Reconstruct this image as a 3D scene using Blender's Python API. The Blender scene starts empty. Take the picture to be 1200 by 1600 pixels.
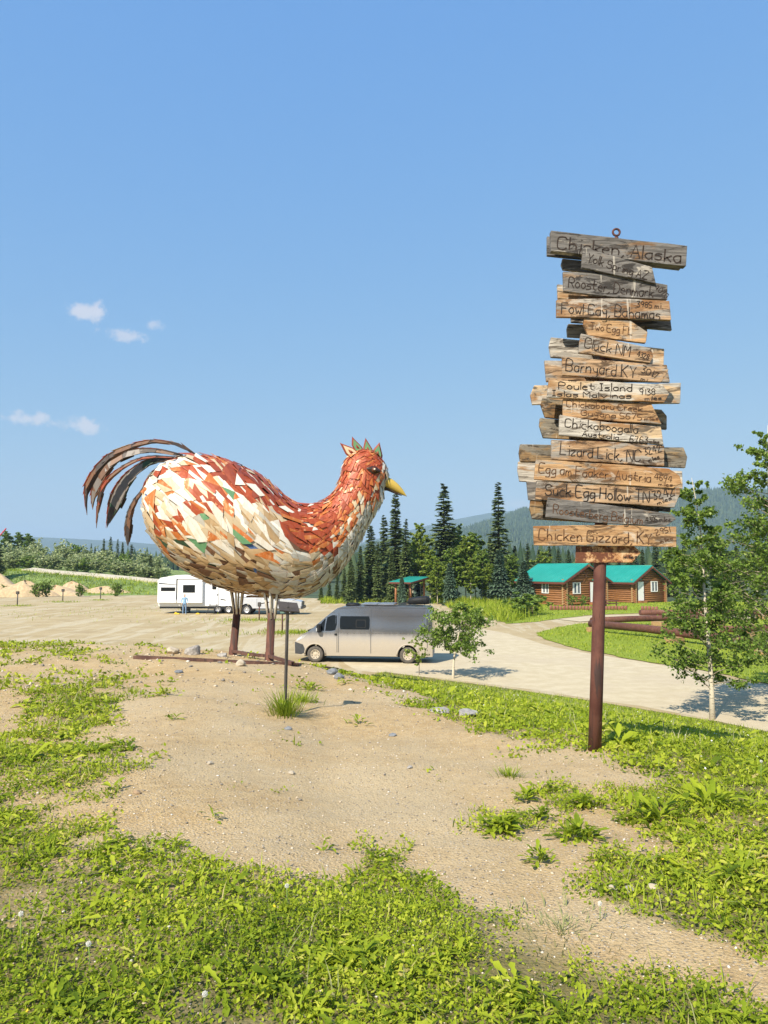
import bpy, bmesh, math, random
import numpy as np
from mathutils import Vector, Matrix

R = math.radians
SC = bpy.context.scene
COL = SC.collection
random.seed(7)
RNG = np.random.default_rng(7)

# ------------------------------------------------------------------ camera
EYE = 4.2                      # eye height above the gravel lot (z = 0)
F = 1200.0                     # focal length in photo pixels (1200 x 1600)
PITCH = math.atan(85.0 / F)    # camera tilted slightly up
cam_d = bpy.data.cameras.new('camera')
cam_d.sensor_fit = 'VERTICAL'
cam_d.sensor_height = 24.0
cam_d.lens = F / 1600.0 * 24.0
cam_d.clip_start = 0.05
cam_d.clip_end = 30000.0
cam = bpy.data.objects.new('camera', cam_d)
COL.objects.link(cam)
cam.location = (0, 0, EYE)
cam.rotation_euler = (R(90) + PITCH, 0, 0)
SC.camera = cam

# ------------------------------------------------------------------ sun, sky, exposure
SUN_EL = R(44)
SUN_DIR = Vector((-0.52, -0.85, 0)).normalized() * math.cos(SUN_EL) + Vector((0, 0, math.sin(SUN_EL)))
sd = bpy.data.lights.new('sun', 'SUN')
sd.energy = 5.0
sd.angle = R(0.53)
sd.color = (1.0, 0.91, 0.77)
sun = bpy.data.objects.new('sun', sd)
COL.objects.link(sun)
sun.rotation_euler = SUN_DIR.to_track_quat('Z', 'Y').to_euler()
sun.location = (0, 0, 60)

SC.view_settings.view_transform = 'Standard'
SC.view_settings.look = 'None'
SC.view_settings.gamma = 1.0
SC.view_settings.use_curve_mapping = False
SC.view_settings.exposure = 0.74

def px_ray(px, py):
    x = (px - 600.0) / F
    y = (800.0 - py) / F
    c, s = math.cos(PITCH), math.sin(PITCH)
    return Vector((x, c - y * s, s + y * c))

def at(px, py, Y):
    d = px_ray(px, py)
    return Vector((0, 0, EYE)) + d * (Y / d.y)

def gnd(px, py, z=0.0):
    d = px_ray(px, py)
    return Vector((0, 0, EYE)) + d * ((z - EYE) / d.z)

def to_px(x, y, z):
    """numpy: world -> photo pixel"""
    c, s = math.cos(PITCH), math.sin(PITCH)
    zz = z - EYE
    dep = y * c + zz * s
    up = -y * s + zz * c
    dep = np.maximum(dep, 0.05)
    return 600 + F * x / dep, 800 - F * up / dep

world = bpy.data.worlds.new('World')
SC.world = world
world.use_nodes = True
wn, wl = world.node_tree.nodes, world.node_tree.links
wn.clear()
w_out = wn.new('ShaderNodeOutputWorld')
w_bg = wn.new('ShaderNodeBackground')
w_bg.inputs['Strength'].default_value = 0.095
sky = wn.new('ShaderNodeTexSky')
sky.sky_type = 'NISHITA'
sky.sun_disc = False
sky.sun_elevation = SUN_EL
sky.sun_rotation = math.atan2(SUN_DIR.x, SUN_DIR.y)
sky.altitude = 500
sky.air_density = 1.0
sky.dust_density = 0.6
sky.ozone_density = 2.2
tc = wn.new('ShaderNodeTexCoord')
def wmath(op, a, b=None, clamp=False):
    n = wn.new('ShaderNodeMath'); n.operation = op; n.use_clamp = clamp
    for i, v in enumerate((a, b)):
        if v is None: continue
        if isinstance(v, (int, float)): n.inputs[i].default_value = v
        else: wl.new(v, n.inputs[i])
    return n.outputs[0]
cn = wn.new('ShaderNodeTexNoise'); cn.inputs['Scale'].default_value = 60; cn.inputs['Detail'].default_value = 6; cn.inputs['Roughness'].default_value = 0.62
wl.new(tc.outputs['Generated'], cn.inputs['Vector'])
acc = None
# small fair-weather clouds: (photo px, py, half width, half height, strength)
for (cx, cy, hw, hh, st) in ((136, 486, 38, 18, 1.1), (193, 523, 36, 12, .9), (241, 506, 16, 13, .7), (50, 654, 48, 13, 1.05),
                             (138, 665, 38, 16, 1.1), (810, 790, 55, 13, .55), (-260, 560, 90, 22, .9), (1500, 600, 90, 20, .8),
                             (1900, 420, 70, 22, .9), (-700, 380, 120, 30, .9)):
    d = px_ray(cx, cy); L = d.length; d = d.normalized()
    sb = wn.new('ShaderNodeVectorMath'); sb.operation = 'SUBTRACT'; wl.new(tc.outputs['Generated'], sb.inputs[0]); sb.inputs[1].default_value = d
    ml = wn.new('ShaderNodeVectorMath'); ml.operation = 'MULTIPLY'; wl.new(sb.outputs[0], ml.inputs[0])
    ml.inputs[1].default_value = (F * L / hw, F * L / hw, F * L / hh)
    ln = wn.new('ShaderNodeVectorMath'); ln.operation = 'LENGTH'; wl.new(ml.outputs[0], ln.inputs[0])
    m = wmath('SUBTRACT', 1.0, ln.outputs['Value'])
    m = wmath('ADD', m, wmath('MULTIPLY', wmath('SUBTRACT', cn.outputs['Fac'], 0.5), 2.7))
    mr = wn.new('ShaderNodeMapRange'); mr.interpolation_type = 'SMOOTHSTEP'
    wl.new(m, mr.inputs['Value']); mr.inputs['From Min'].default_value = 0.0; mr.inputs['From Max'].default_value = 0.8
    near = wmath('LESS_THAN', ln.outputs['Value'], 2.4)
    o = wmath('MULTIPLY', wmath('MULTIPLY', mr.outputs['Result'], near), st * 0.72)
    acc = o if acc is None else wmath('MAXIMUM', acc, o)
mx = wn.new('ShaderNodeMix'); mx.data_type = 'RGBA'
wl.new(acc, mx.inputs['Factor'])
# the clear, even blue of the photograph: a power curve on each channel of the whole sky
sp_ = wn.new('ShaderNodeSeparateColor'); cb_ = wn.new('ShaderNodeCombineColor')
wl.new(sky.outputs['Color'], sp_.inputs[0])
for ch, (ga, gm_) in enumerate(((1.12, .62), (2.10, .36), (4.70, .05))):
    wl.new(wmath('MULTIPLY', wmath('POWER', wmath('MAXIMUM', sp_.outputs[ch], .01), gm_), ga), cb_.inputs[ch])
wl.new(cb_.outputs[0], mx.inputs[6])
mx.inputs[7].default_value = (5.0, 5.0, 5.5, 1)
wl.new(mx.outputs[2], w_bg.inputs['Color'])
wl.new(w_bg.outputs[0], w_out.inputs['Surface'])

# ------------------------------------------------------------------ generic helpers
def tag(o, label=None, cat=None, group=None, kind=None):
    if label: o['label'] = label
    if cat: o['category'] = cat
    if group: o['group'] = group
    if kind: o['kind'] = kind
    return o

def empty(name, loc, rz=0.0, label=None, cat=None, group=None):
    o = bpy.data.objects.new(name, None)
    o.empty_display_size = 0.2
    COL.objects.link(o)
    o.location = loc
    o.rotation_euler = (0, 0, rz)
    return tag(o, label, cat, group)

def link(name, me, parent=None, loc=None, rot=None):
    o = bpy.data.objects.new(name, me)
    COL.objects.link(o)
    if parent is not None: o.parent = parent
    if loc is not None: o.location = loc
    if rot is not None: o.rotation_euler = rot
    return o

def copy_tree(o, parent=None):
    c = o.copy()
    COL.objects.link(c)
    c.parent = parent
    for ch in list(o.children):
        if ch.name in bpy.data.objects: copy_tree(ch, c)
    return c

class MB:
    """collects shapes, then links them as ONE mesh object"""
    def __init__(s):
        s.v = []; s.f = []; s.m = []; s.sm = []
    def add(s, vs, fs, mi=0, smooth=False):
        b = len(s.v)
        s.v += [tuple(p) for p in vs]
        for f in fs:
            s.f.append(tuple(b + i for i in f)); s.m.append(mi); s.sm.append(smooth)
        return s
    def box(s, x0, x1, y0, y1, z0, z1, mi=0, M=None):
        vs = [(x0,y0,z0),(x1,y0,z0),(x1,y1,z0),(x0,y1,z0),(x0,y0,z1),(x1,y0,z1),(x1,y1,z1),(x0,y1,z1)]
        if M is not None: vs = [M @ Vector(p) for p in vs]
        return s.add(vs, [(0,3,2,1),(4,5,6,7),(0,1,5,4),(1,2,6,5),(2,3,7,6),(3,0,4,7)], mi)
    def bbox(s, x0, x1, y0, y1, z0, z1, b=0.02, mi=0):
        """bevelled box"""
        bm = bmesh.new()
        bmesh.ops.create_cube(bm, size=1.0)
        for v in bm.verts:
            v.co = Vector(((x0+x1)/2 + v.co.x*(x1-x0), (y0+y1)/2 + v.co.y*(y1-y0), (z0+z1)/2 + v.co.z*(z1-z0)))
        bmesh.ops.bevel(bm, geom=bm.edges[:], offset=b, segments=2, affect='EDGES')
        bm.verts.ensure_lookup_table()
        s.add([v.co.copy() for v in bm.verts], [[v.index for v in f.verts] for f in bm.faces], mi)
        bm.free(); return s
    def tube(s, pts, rad, n=8, mi=0, smooth=True, caps=True):
        pts = [Vector(p) for p in pts]
        if not isinstance(rad, (list, tuple)): rad = [rad]*len(pts)
        rings = []; vs = []
        up = None
        for i, p in enumerate(pts):
            a = pts[max(i-1,0)]; b = pts[min(i+1,len(pts)-1)]
            t = (b-a).normalized()
            if up is None:
                up = Vector((0,0,1)) if abs(t.z) < .9 else Vector((1,0,0))
            x = up.cross(t).normalized(); y = t.cross(x).normalized(); up = y
            for k in range(n):
                an = 2*math.pi*k/n
                vs.append(p + (x*math.cos(an) + y*math.sin(an))*rad[i])
        fs = []
        for i in range(len(pts)-1):
            for k in range(n):
                k2 = (k+1) % n
                fs.append((i*n+k, i*n+k2, (i+1)*n+k2, (i+1)*n+k))
        s.add(vs, fs, mi, smooth)
        if caps:
            b = len(s.v) - len(vs)
            s.f.append(tuple(b + k for k in reversed(range(n)))); s.m.append(mi); s.sm.append(False)
            e = b + (len(pts)-1)*n
            s.f.append(tuple(e + k for k in range(n))); s.m.append(mi); s.sm.append(False)
        return s
    def prism(s, poly, d, mi=0):
        """poly: list of 3D points (planar, ordered); extruded by vector d"""
        poly = [Vector(p) for p in poly]; d = Vector(d); n = len(poly)
        nrm = Vector((0,0,0))
        for i in range(n):
            nrm += poly[i].cross(poly[(i+1) % n])
        vs = poly + [p + d for p in poly]
        fs = [tuple(range(n)), tuple(reversed(range(n, 2*n)))]
        fs += [(i, i+n, (i+1) % n + n, (i+1) % n) for i in range(n)]
        if nrm.dot(d) > 0: fs = [tuple(reversed(f)) for f in fs]
        return s.add(vs, fs, mi)
    def mesh(s, name, mats):
        me = bpy.data.meshes.new(name)
        me.from_pydata(s.v, [], s.f)
        for m in (mats if isinstance(mats, (list, tuple)) else [mats]): me.materials.append(m)
        me.polygons.foreach_set('material_index', s.m)
        me.polygons.foreach_set('use_smooth', s.sm)
        me.update()
        return me
    def build(s, name, mats, parent=None, loc=None, rot=None):
        return link(name, s.mesh(name, mats), parent, loc, rot)

def fast_mesh(name, V, faces, mats, tint=None, midx=None, smooth=False):
    """V (n,3); faces: list of int arrays (m,3) or (m,4)"""
    me = bpy.data.meshes.new(name)
    V = np.asarray(V, dtype=np.float32)
    me.vertices.add(len(V)); me.vertices.foreach_set('co', V.ravel())
    loops = np.concatenate([f.ravel() for f in faces]).astype(np.int32)
    tot = np.concatenate([np.full(len(f), f.shape[1]) for f in faces]).astype(np.int32)
    start = np.concatenate([[0], np.cumsum(tot)[:-1]]).astype(np.int32)
    me.loops.add(len(loops)); me.loops.foreach_set('vertex_index', loops)
    me.polygons.add(len(tot)); me.polygons.foreach_set('loop_start', start); me.polygons.foreach_set('loop_total', tot)
    for m in (mats if isinstance(mats, (list, tuple)) else [mats]): me.materials.append(m)
    if midx is not None: me.polygons.foreach_set('material_index', np.asarray(midx, dtype=np.int32))
    if smooth: me.polygons.foreach_set('use_smooth', np.ones(len(tot), dtype=bool))
    if tint is not None:
        a = me.attributes.new('tint', 'FLOAT', 'POINT'); a.data.foreach_set('value', np.asarray(tint, dtype=np.float32))
    me.update(); me.validate()
    return me

def vnoise(x, y, seed=0):
    """vectorised value noise, 0..1"""
    x = np.asarray(x, float); y = np.asarray(y, float)
    xi = np.floor(x).astype(np.int64); yi = np.floor(y).astype(np.int64)
    fx = x - xi; fy = y - yi
    fx = fx*fx*(3-2*fx); fy = fy*fy*(3-2*fy)
    def h(a, b):
        n = (a*374761393 + b*668265263 + seed*974711) & 0x7fffffff
        n = ((n ^ (n >> 13)) * 1274126177) & 0x7fffffff
        return ((n ^ (n >> 16)) & 0xffff) / 65535.0
    a = h(xi, yi); b = h(xi+1, yi); c = h(xi, yi+1); d = h(xi+1, yi+1)
    return (a*(1-fx)+b*fx)*(1-fy) + (c*(1-fx)+d*fx)*fy

def fbm(x, y, seed=0, oct=4):
    t = 0; a = .5; s = 0
    for i in range(oct):
        t = t + a*vnoise(x*2**i, y*2**i, seed+i); s += a; a *= .5
    return t/s

# ------------------------------------------------------------------ materials
class NT:
    def __init__(s, name):
        s.mat = bpy.data.materials.new(name); s.mat.use_nodes = True
        s.n = s.mat.node_tree.nodes; s.l = s.mat.node_tree.links
        s.b = s.n['Principled BSDF']; s.out = s.n['Material Output']
        s.tc = s.n.new('ShaderNodeTexCoord')
    def con(s, v, sock):
        if isinstance(v, (int, float)): sock.default_value = v
        elif isinstance(v, (tuple, list)):
            sock.default_value = tuple(v) + ((1,) if len(v) == 3 and len(sock.default_value) == 4 else ())
        else: s.l.new(v, sock)
    def coord(s, scale=(1,1,1), src='Object', rnd=0.0):
        m = s.n.new('ShaderNodeMapping'); m.inputs['Scale'].default_value = scale
        s.l.new(s.tc.outputs[src], m.inputs['Vector'])
        if rnd:
            oi = s.n.new('ShaderNodeObjectInfo')
            mu = s.n.new('ShaderNodeMath'); mu.operation = 'MULTIPLY'; s.l.new(oi.outputs['Random'], mu.inputs[0]); mu.inputs[1].default_value = rnd
            cb = s.n.new('ShaderNodeCombineXYZ')
            for i in range(3): s.l.new(mu.outputs[0], cb.inputs[i])
            s.l.new(cb.outputs[0], m.inputs['Location'])
        return m.outputs[0]
    def noise(s, scale, detail=4, rough=.55, vec=None, dist=0.0):
        n = s.n.new('ShaderNodeTexNoise'); n.inputs['Scale'].default_value = scale; n.inputs['Detail'].default_value = detail
        n.inputs['Roughness'].default_value = rough; n.inputs['Distortion'].default_value = dist
        s.l.new(vec if vec is not None else s.tc.outputs['Object'], n.inputs['Vector'])
        return n.outputs['Fac']
    def vor(s, scale, vec=None, out='Distance', feature='F1'):
        n = s.n.new('ShaderNodeTexVoronoi'); n.feature = feature; n.inputs['Scale'].default_value = scale
        s.l.new(vec if vec is not None else s.tc.outputs['Object'], n.inputs['Vector'])
        return n.outputs[out]
    def math(s, op, a, b=0.0, clamp=False):
        n = s.n.new('ShaderNodeMath'); n.operation = op; n.use_clamp = clamp
        s.con(a, n.inputs[0]); s.con(b, n.inputs[1]); return n.outputs[0]
    def rng(s, v, a, b, c=0.0, d=1.0):
        n = s.n.new('ShaderNodeMapRange'); n.interpolation_type = 'SMOOTHSTEP'
        s.con(v, n.inputs['Value'])
        for k, val in zip(('From Min','From Max','To Min','To Max'), (a,b,c,d)): n.inputs[k].default_value = val
        return n.outputs['Result']
    def mix(s, f, a, b, mode='MIX'):
        n = s.n.new('ShaderNodeMix'); n.data_type = 'RGBA'; n.blend_type = mode
        s.con(f, n.inputs['Factor']); s.con(a, n.inputs[6]); s.con(b, n.inputs[7]); return n.outputs[2]
    def ramp(s, f, stops):
        n = s.n.new('ShaderNodeValToRGB'); s.con(f, n.inputs['Fac'])
        cr = n.color_ramp
        while len(cr.elements) < len(stops): cr.elements.new(.5)
        for e, (p, c) in zip(cr.elements, stops): e.position = p; e.color = tuple(c) + (1,)
        return n.outputs['Color']
    def attr(s, name):
        n = s.n.new('ShaderNodeAttribute'); n.attribute_name = name; return n.outputs['Fac']
    def rand(s):
        return s.n.new('ShaderNodeObjectInfo').outputs['Random']
    def sep(s, v, i):
        n = s.n.new('ShaderNodeSeparateXYZ'); s.l.new(v, n.inputs[0]); return n.outputs[i]
    def bump(s, h, strength=.3, dist=.02):
        n = s.n.new('ShaderNodeBump'); n.inputs['Strength'].default_value = strength; n.inputs['Distance'].default_value = dist
        s.con(h, n.inputs['Height']); s.l.new(n.outputs[0], s.b.inputs['Normal']); return s
    def fin(s, col, rough=.7, metal=0.0, spec=None):
        s.con(col, s.b.inputs['Base Color']); s.con(rough, s.b.inputs['Roughness']); s.con(metal, s.b.inputs['Metallic'])
        if spec is not None: s.b.inputs['Specular IOR Level'].default_value = spec
        return s.mat

M = {}
def simple(name, c, rough=.6, metal=0.0, var=.15, scale=6.0, bump=0.0, spec=None):
    t = NT(name)
    n = t.noise(scale, 5, .6)
    c2 = tuple(x*(1-var) for x in c); c1 = tuple(min(1, x*(1+var)) for x in c)
    col = t.mix(t.rng(n, .3, .7), c2, c1)
    if bump: t.bump(n, bump, .02)
    M[name] = t.fin(col, rough, metal, spec)
    return M[name]

def leafmat(name, stops, trans=.35, rough=.5):
    t = NT(name)
    a = t.attr('tint')
    col = t.ramp(a, stops)
    t.con(col, t.b.inputs['Base Color']); t.b.inputs['Roughness'].default_value = rough
    t.b.inputs['Specular IOR Level'].default_value = .12
    tr = t.n.new('ShaderNodeBsdfTranslucent'); t.l.new(col, tr.inputs['Color'])
    ms = t.n.new('ShaderNodeMixShader'); ms.inputs[0].default_value = trans
    t.l.new(t.b.outputs[0], ms.inputs[1]); t.l.new(tr.outputs[0], ms.inputs[2]); t.l.new(ms.outputs[0], t.out.inputs['Surface'])
    M[name] = t.mat
    return t.mat

# foliage
leafmat('weed_leaf', [(0,(.095,.15,.012)),(.35,(.235,.315,.020)),(.7,(.41,.475,.035)),(.93,(.56,.57,.08)),(1,(.50,.43,.15))], .4)
leafmat('mat_leaf', [(0,(.17,.26,.018)),(.5,(.32,.43,.03)),(1,(.47,.52,.055))], .4)
leafmat('grass_blade', [(0,(.13,.20,.016)),(.5,(.32,.40,.030)),(.85,(.47,.51,.06)),(1,(.55,.48,.21))], .4)
leafmat('dry_grass', [(0,(.24,.27,.11)),(.5,(.34,.35,.15)),(1,(.5,.45,.24))], .35)
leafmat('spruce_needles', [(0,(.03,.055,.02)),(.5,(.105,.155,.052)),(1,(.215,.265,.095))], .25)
leafmat('blue_spruce_needles', [(0,(.03,.06,.036)),(.5,(.08,.135,.082)),(1,(.15,.215,.14))], .2)
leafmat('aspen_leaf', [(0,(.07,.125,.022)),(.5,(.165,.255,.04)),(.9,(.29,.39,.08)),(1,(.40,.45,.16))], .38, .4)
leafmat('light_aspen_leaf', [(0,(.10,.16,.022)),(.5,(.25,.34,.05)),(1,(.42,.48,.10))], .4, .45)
leafmat('willow_leaf', [(0,(.15,.21,.075)),(.5,(.34,.40,.17)),(1,(.55,.58,.34))], .35, .5)
simple('seed_white', (.75,.73,.68), .9)
simple('flower_yellow', (.8,.55,.03), .7)
simple('flower_stem', (.2,.3,.06), .7)

# soils
def dirt_mat(name, veg=False):
    t = NT(name)
    fine = t.noise(70, 4, .7); mid = t.noise(7, 5, .6); big = t.noise(.55, 4, .6)
    peb = t.vor(55); peb2 = t.vor(26)
    pc = t.vor(55, out='Color')
    pv = t.sep(pc, 0)
    col = t.mix(t.rng(mid, .3, .7), (.395,.270,.125), (.505,.365,.185))
    col = t.mix(t.rng(big, .35, .7), col, (.48,.373,.220))
    col = t.mix(t.math('MULTIPLY', t.rng(pv, .60, .95), t.rng(peb, .5, .15)), col, (.42,.39,.34))
    col = t.mix(t.math('MULTIPLY', t.rng(pv, .35, .1), t.rng(peb, .5, .2)), col, (.22,.17,.115))
    col = t.mix(t.rng(fine, .50, .66, 0, .62), col, (.21,.145,.075))
    gr2 = t.noise(150, 3, .7)
    col = t.mix(t.rng(gr2, .54, .68, 0, .55), col, (.60,.50,.34))
    col = t.mix(t.rng(t.noise(38, 4, .7), .56, .66, 0, .45), col, (.56,.45,.29))
    if veg:
        v = t.attr('veg')
        vg = t.math('ADD', v, t.math('MULTIPLY', t.math('SUBTRACT', mid, .5), .7))
        shaded_soil = t.mix(t.rng(fine, .35, .7), (.075,.08,.02), (.17,.15,.05))  # humus under plants, darkened further to paint in shade between the leaves
        col = t.mix(t.rng(vg, .62, 1.05, 0, .85), col, shaded_soil)
    h = t.math('ADD', t.math('MULTIPLY', peb, -.5), t.math('MULTIPLY', fine, .8))
    h = t.math('ADD', h, t.math('MULTIPLY', mid, 1.2))
    t.bump(h, .7, .02)
    M[name] = t.fin(col, .95, 0, .15)
dirt_mat('mound_dirt', True)

def lot_mat():
    t = NT('lot_gravel')
    v = t.coord((.12,.55,1)); v2 = t.coord((.5,.06,1))
    big = t.noise(1.0, 5, .6, v); tr = t.noise(1.4, 5, .6, v2, 1.2); mid = t.noise(2.2, 5, .65); fine = t.noise(26, 4, .7)
    col = t.mix(t.rng(big, .3, .7), (.37,.284,.152), (.455,.368,.22))
    col = t.mix(t.rng(tr, .48, .6, 0, .75), col, (.50,.432,.30))
    col = t.mix(t.rng(t.noise(.35, 5, .7), .52, .66, 0, .6), col, (.315,.24,.13))
    col = t.mix(t.rng(mid, .5, .75, 0, .5), col, (.33,.265,.17))
    col = t.mix(t.rng(fine, .5, .75, 0, .3), col, (.30,.245,.17))
    t.bump(t.math('ADD', fine, t.math('MULTIPLY', mid, 1.5)), .5, .05)
    M['lot_gravel'] = t.fin(col, .95, 0, .15)
lot_mat()
def track_mat():
    t = NT('road_gravel')
    mid = t.noise(1.6, 5, .65); fine = t.noise(30, 4, .7); big = t.noise(.25, 3, .5)
    col = t.mix(t.rng(mid, .35, .7), (.47,.395,.26), (.545,.47,.325))
    col = t.mix(t.rng(big, .45, .65, 0, .5), col, (.46,.385,.275))
    col = t.mix(t.rng(fine, .5, .8, 0, .3), col, (.33,.28,.2))
    t.bump(fine, .4, .03)
    M['road_gravel'] = t.fin(col, .95, 0, .15)
track_mat()
def lawn_mat():
    t = NT('lawn_green')
    mid = t.noise(.9, 5, .65); fine = t.noise(9, 5, .75); big = t.noise(.15, 3)
    col = t.mix(t.rng(fine, .3, .7), (.17,.23,.024), (.33,.40,.05))
    col = t.mix(t.rng(mid, .5, .8, 0, .6), col, (.31,.34,.075))
    col = t.mix(t.rng(big, .5, .75, 0, .4), col, (.12,.2,.03))
    t.bump(fine, .8, .12)
    M['lawn_green'] = t.fin(col, .9, 0, .1)
lawn_mat()
simple('forest_floor', (.045,.07,.025), .95, var=.4, scale=.3)
simple('bank_grass', (.17,.23,.055), .95, var=.45, scale=1.2)
simple('pile_sand', (.46,.34,.20), .95, var=.18, scale=2.5, bump=.5)
simple('far_gravel', (.55,.48,.36), .95, var=.1, scale=1)
def hill_mat(name, c1, c2):
    t = NT(name)
    n = t.noise(.012, 6, .7); f = t.noise(.09, 4, .7)
    col = t.mix(t.rng(n, .35, .65), c1, c2)
    col = t.mix(t.rng(f, .4, .7, 0, .5), col, tuple(x*.5 for x in c1))
    t.bump(f, .6, 12)
    M[name] = t.fin(col, .95, 0, .05)
hill_mat('hill_forest', (.030,.055,.024), (.060,.090,.035))
leafmat('hill_conifer', [(0,(.020,.042,.020)),(.6,(.042,.07,.030)),(1,(.07,.10,.04))], .05, .8)

# metals and paint
def rust_mat(name, c1, c2, c3, rough=.75):
    t = NT(name)
    v = t.coord((1,1,1), 'Object', 7.0)
    n = t.noise(3.5, 6, .7, v); f = t.noise(28, 5, .7, v)
    vs = t.coord((6,6,.5), 'Object', 7.0)
    st = t.noise(2.0, 4, .6, vs)
    col = t.mix(t.rng(n, .35, .65), c1, c2)
    col = t.mix(t.rng(st, .53, .62, 0, .85), col, c3)
    col = t.mix(t.rng(t.noise(9, 6, .75, vs), .60, .66, 0, .85), col, tuple(x*.35 for x in c3))
    col = t.mix(t.rng(f, .55, .75, 0, .5), col, tuple(x*.5 for x in c1))
    t.bump(f, .25, .01)
    M[name] = t.fin(col, rough, .25)
rust_mat('rust_pole', (.10,.034,.025), (.16,.066,.046), (.05,.032,.029))
rust_mat('rust_beam', (.085,.040,.030), (.16,.085,.062), (.05,.03,.025))
rust_mat('rust_leg', (.095,.036,.025), (.165,.066,.042), (.05,.03,.025))
rust_mat('rust_pipe', (.125,.048,.030), (.185,.080,.052), (.08,.038,.028))
rust_mat('rust_dark', (.035,.022,.018), (.075,.042,.03), (.02,.015,.014))

def plate_mat(name, c, edge=(.23,.09,.035), wear=.5, dirt=(.42,.27,.12), dirty=.3, rough=.5, under=None):
    """painted sheet metal: rust creeps in from the cut edges, stains run down"""
    t = NT(name)
    e = t.attr('edge')
    n = t.noise(9, 6, .7); f = t.noise(34, 5, .75)
    v = t.coord((5,5,.9)); st = t.noise(2.4, 5, .65, v)
    r = t.attr('shade')
    col = t.mix(t.rng(n, .3, .75, 0, .55), c, tuple(x*.86 for x in c))
    col = t.mix(r, tuple(x*.80 for x in c), col)
    col = t.mix(t.rng(st, .46, .74, 0, dirty), col, dirt)
    if under is not None:
        pe = t.math('ADD', t.math('MULTIPLY', n, .9), t.math('MULTIPLY', r, .12))
        col = t.mix(t.rng(pe, .60, .68, 0, .9), col, under)
    w = t.math('ADD', t.math('MULTIPLY', e, .62), t.math('MULTIPLY', f, .55))
    col = t.mix(t.rng(w, .98-wear*.25, 1.14-wear*.25, 0, .85), col, edge)
    t.bump(f, .12, .006)
    M[name] = t.fin(col, rough, .05, .35)
plate_mat('plate_white', (.80,.75,.64), (.30,.14,.06), .62, (.56,.38,.20), .42)
plate_mat('plate_cream', (.63,.50,.32), (.28,.12,.05), .60, (.52,.30,.11), .42)
plate_mat('plate_tan', (.47,.32,.165), (.2,.08,.035), .58, (.36,.19,.06), .5)
plate_mat('plate_grey', (.54,.51,.43), (.22,.09,.04), .68, (.38,.24,.12), .45)
plate_mat('plate_red', (.37,.068,.024), (.15,.042,.02), .45, (.46,.15,.05), .4, .45, (.56,.25,.11))
plate_mat('plate_brick', (.28,.060,.030), (.12,.035,.02), .4, (.4,.11,.04), .4)
plate_mat('plate_orange', (.53,.155,.033), (.28,.08,.02), .4, (.75,.50,.27), .45, .45, (.74,.58,.36))
plate_mat('plate_green', (.115,.27,.125), (.2,.09,.04), .3, (.32,.34,.16), .3)
plate_mat('plate_dark_green', (.03,.075,.04), (.1,.05,.03), .4, (.1,.07,.03), .4)
plate_mat('plate_blue', (.075,.16,.36), (.2,.1,.06), .3, (.3,.28,.25), .3)
plate_mat('plate_brown', (.15,.075,.04), (.06,.03,.02), .5, (.25,.13,.06), .5)
plate_mat('plate_black', (.045,.035,.03), (.15,.06,.03), .4, (.12,.07,.04), .4)
plate_mat('beak_gold', (.60,.41,.075), (.3,.17,.04), .3, (.50,.37,.13), .6)
plate_mat('plate_steel', (.19,.17,.15), (.20,.085,.04), .4, (.12,.08,.05), .5)  # darker grey for tail undersides, their shade put into the colour
simple('rod_white', (.66,.60,.50), .55, var=.2, scale=9)
simple('eye_dark', (.035,.018,.012), .3)
simple('eye_ring', (.13,.045,.02), .35)
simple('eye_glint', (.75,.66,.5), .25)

# timber
def wood_mat(name, bare, grey, dark, greyness, rnd=40.0):
    t = NT(name)
    v = t.coord((.9, 1, 11), 'Object', rnd); v2 = t.coord((.55,1,2.2), 'Object', rnd); v3 = t.coord((1.6,1,42), 'Object', rnd); v4 = t.coord((9,9,.55), 'Object', rnd)
    g = t.noise(3.2, 6, .62, v, .6); p = t.noise(3.4, 5, .62, v2, .5); fg = t.noise(5, 4, .6, v3, .3); q = t.noise(2.1, 4, .6, v2)
    stn = t.noise(2.4, 3, .5, v4)
    col = t.mix(t.rng(g, .36, .62), bare, tuple(min(1, x*1.5) for x in bare))
    col = t.mix(t.rng(q, .46, .60, 0, .8), col, tuple(x*y for x, y in zip(bare, (.66,.45,.28))))
    gr = t.mix(t.rng(g, .38, .62), grey, tuple(min(1, x*1.9) for x in grey))
    col = t.mix(t.rng(p, .60-greyness*.24, .68-greyness*.24, 0, .95), col, gr)
    col = t.mix(t.rng(t.noise(4.2, 6, .72, v2, 1.6), .51, .60, 0, .9), col, dark)
    col = t.mix(t.rng(t.noise(5.0, 6, .75, v2, .8), .57, .66, 0, .55), col, (.62,.55,.45))
    col = t.mix(t.rng(fg, .53, .68, 0, .45), col, tuple(x*.6 for x in dark))
    col = t.mix(t.rng(stn, .66, .72, 0, .5), col, (.66,.6,.5))
    t.bump(t.math('ADD', fg, g), .35, .012)
    M[name] = t.fin(col, .9, 0, .2)
wood_mat('board_tan', (.335,.222,.13), (.19,.172,.148), (.075,.048,.03), .48)
wood_mat('board_gold', (.36,.222,.112), (.22,.185,.145), (.095,.056,.03), .30)
wood_mat('board_grey', (.24,.175,.115), (.105,.099,.092), (.036,.032,.029), 1.05)
wood_mat('board_back', (.23,.155,.08), (.14,.125,.098), (.05,.04,.03), .6)
wood_mat('board_white', (.42,.305,.185), (.30,.275,.235), (.10,.078,.058), .65)
simple('burnt_ink', (.030,.019,.013), .9, var=.4, scale=30)
simple('burnt_brown', (.10,.047,.02), .9, var=.4, scale=30)
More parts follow.
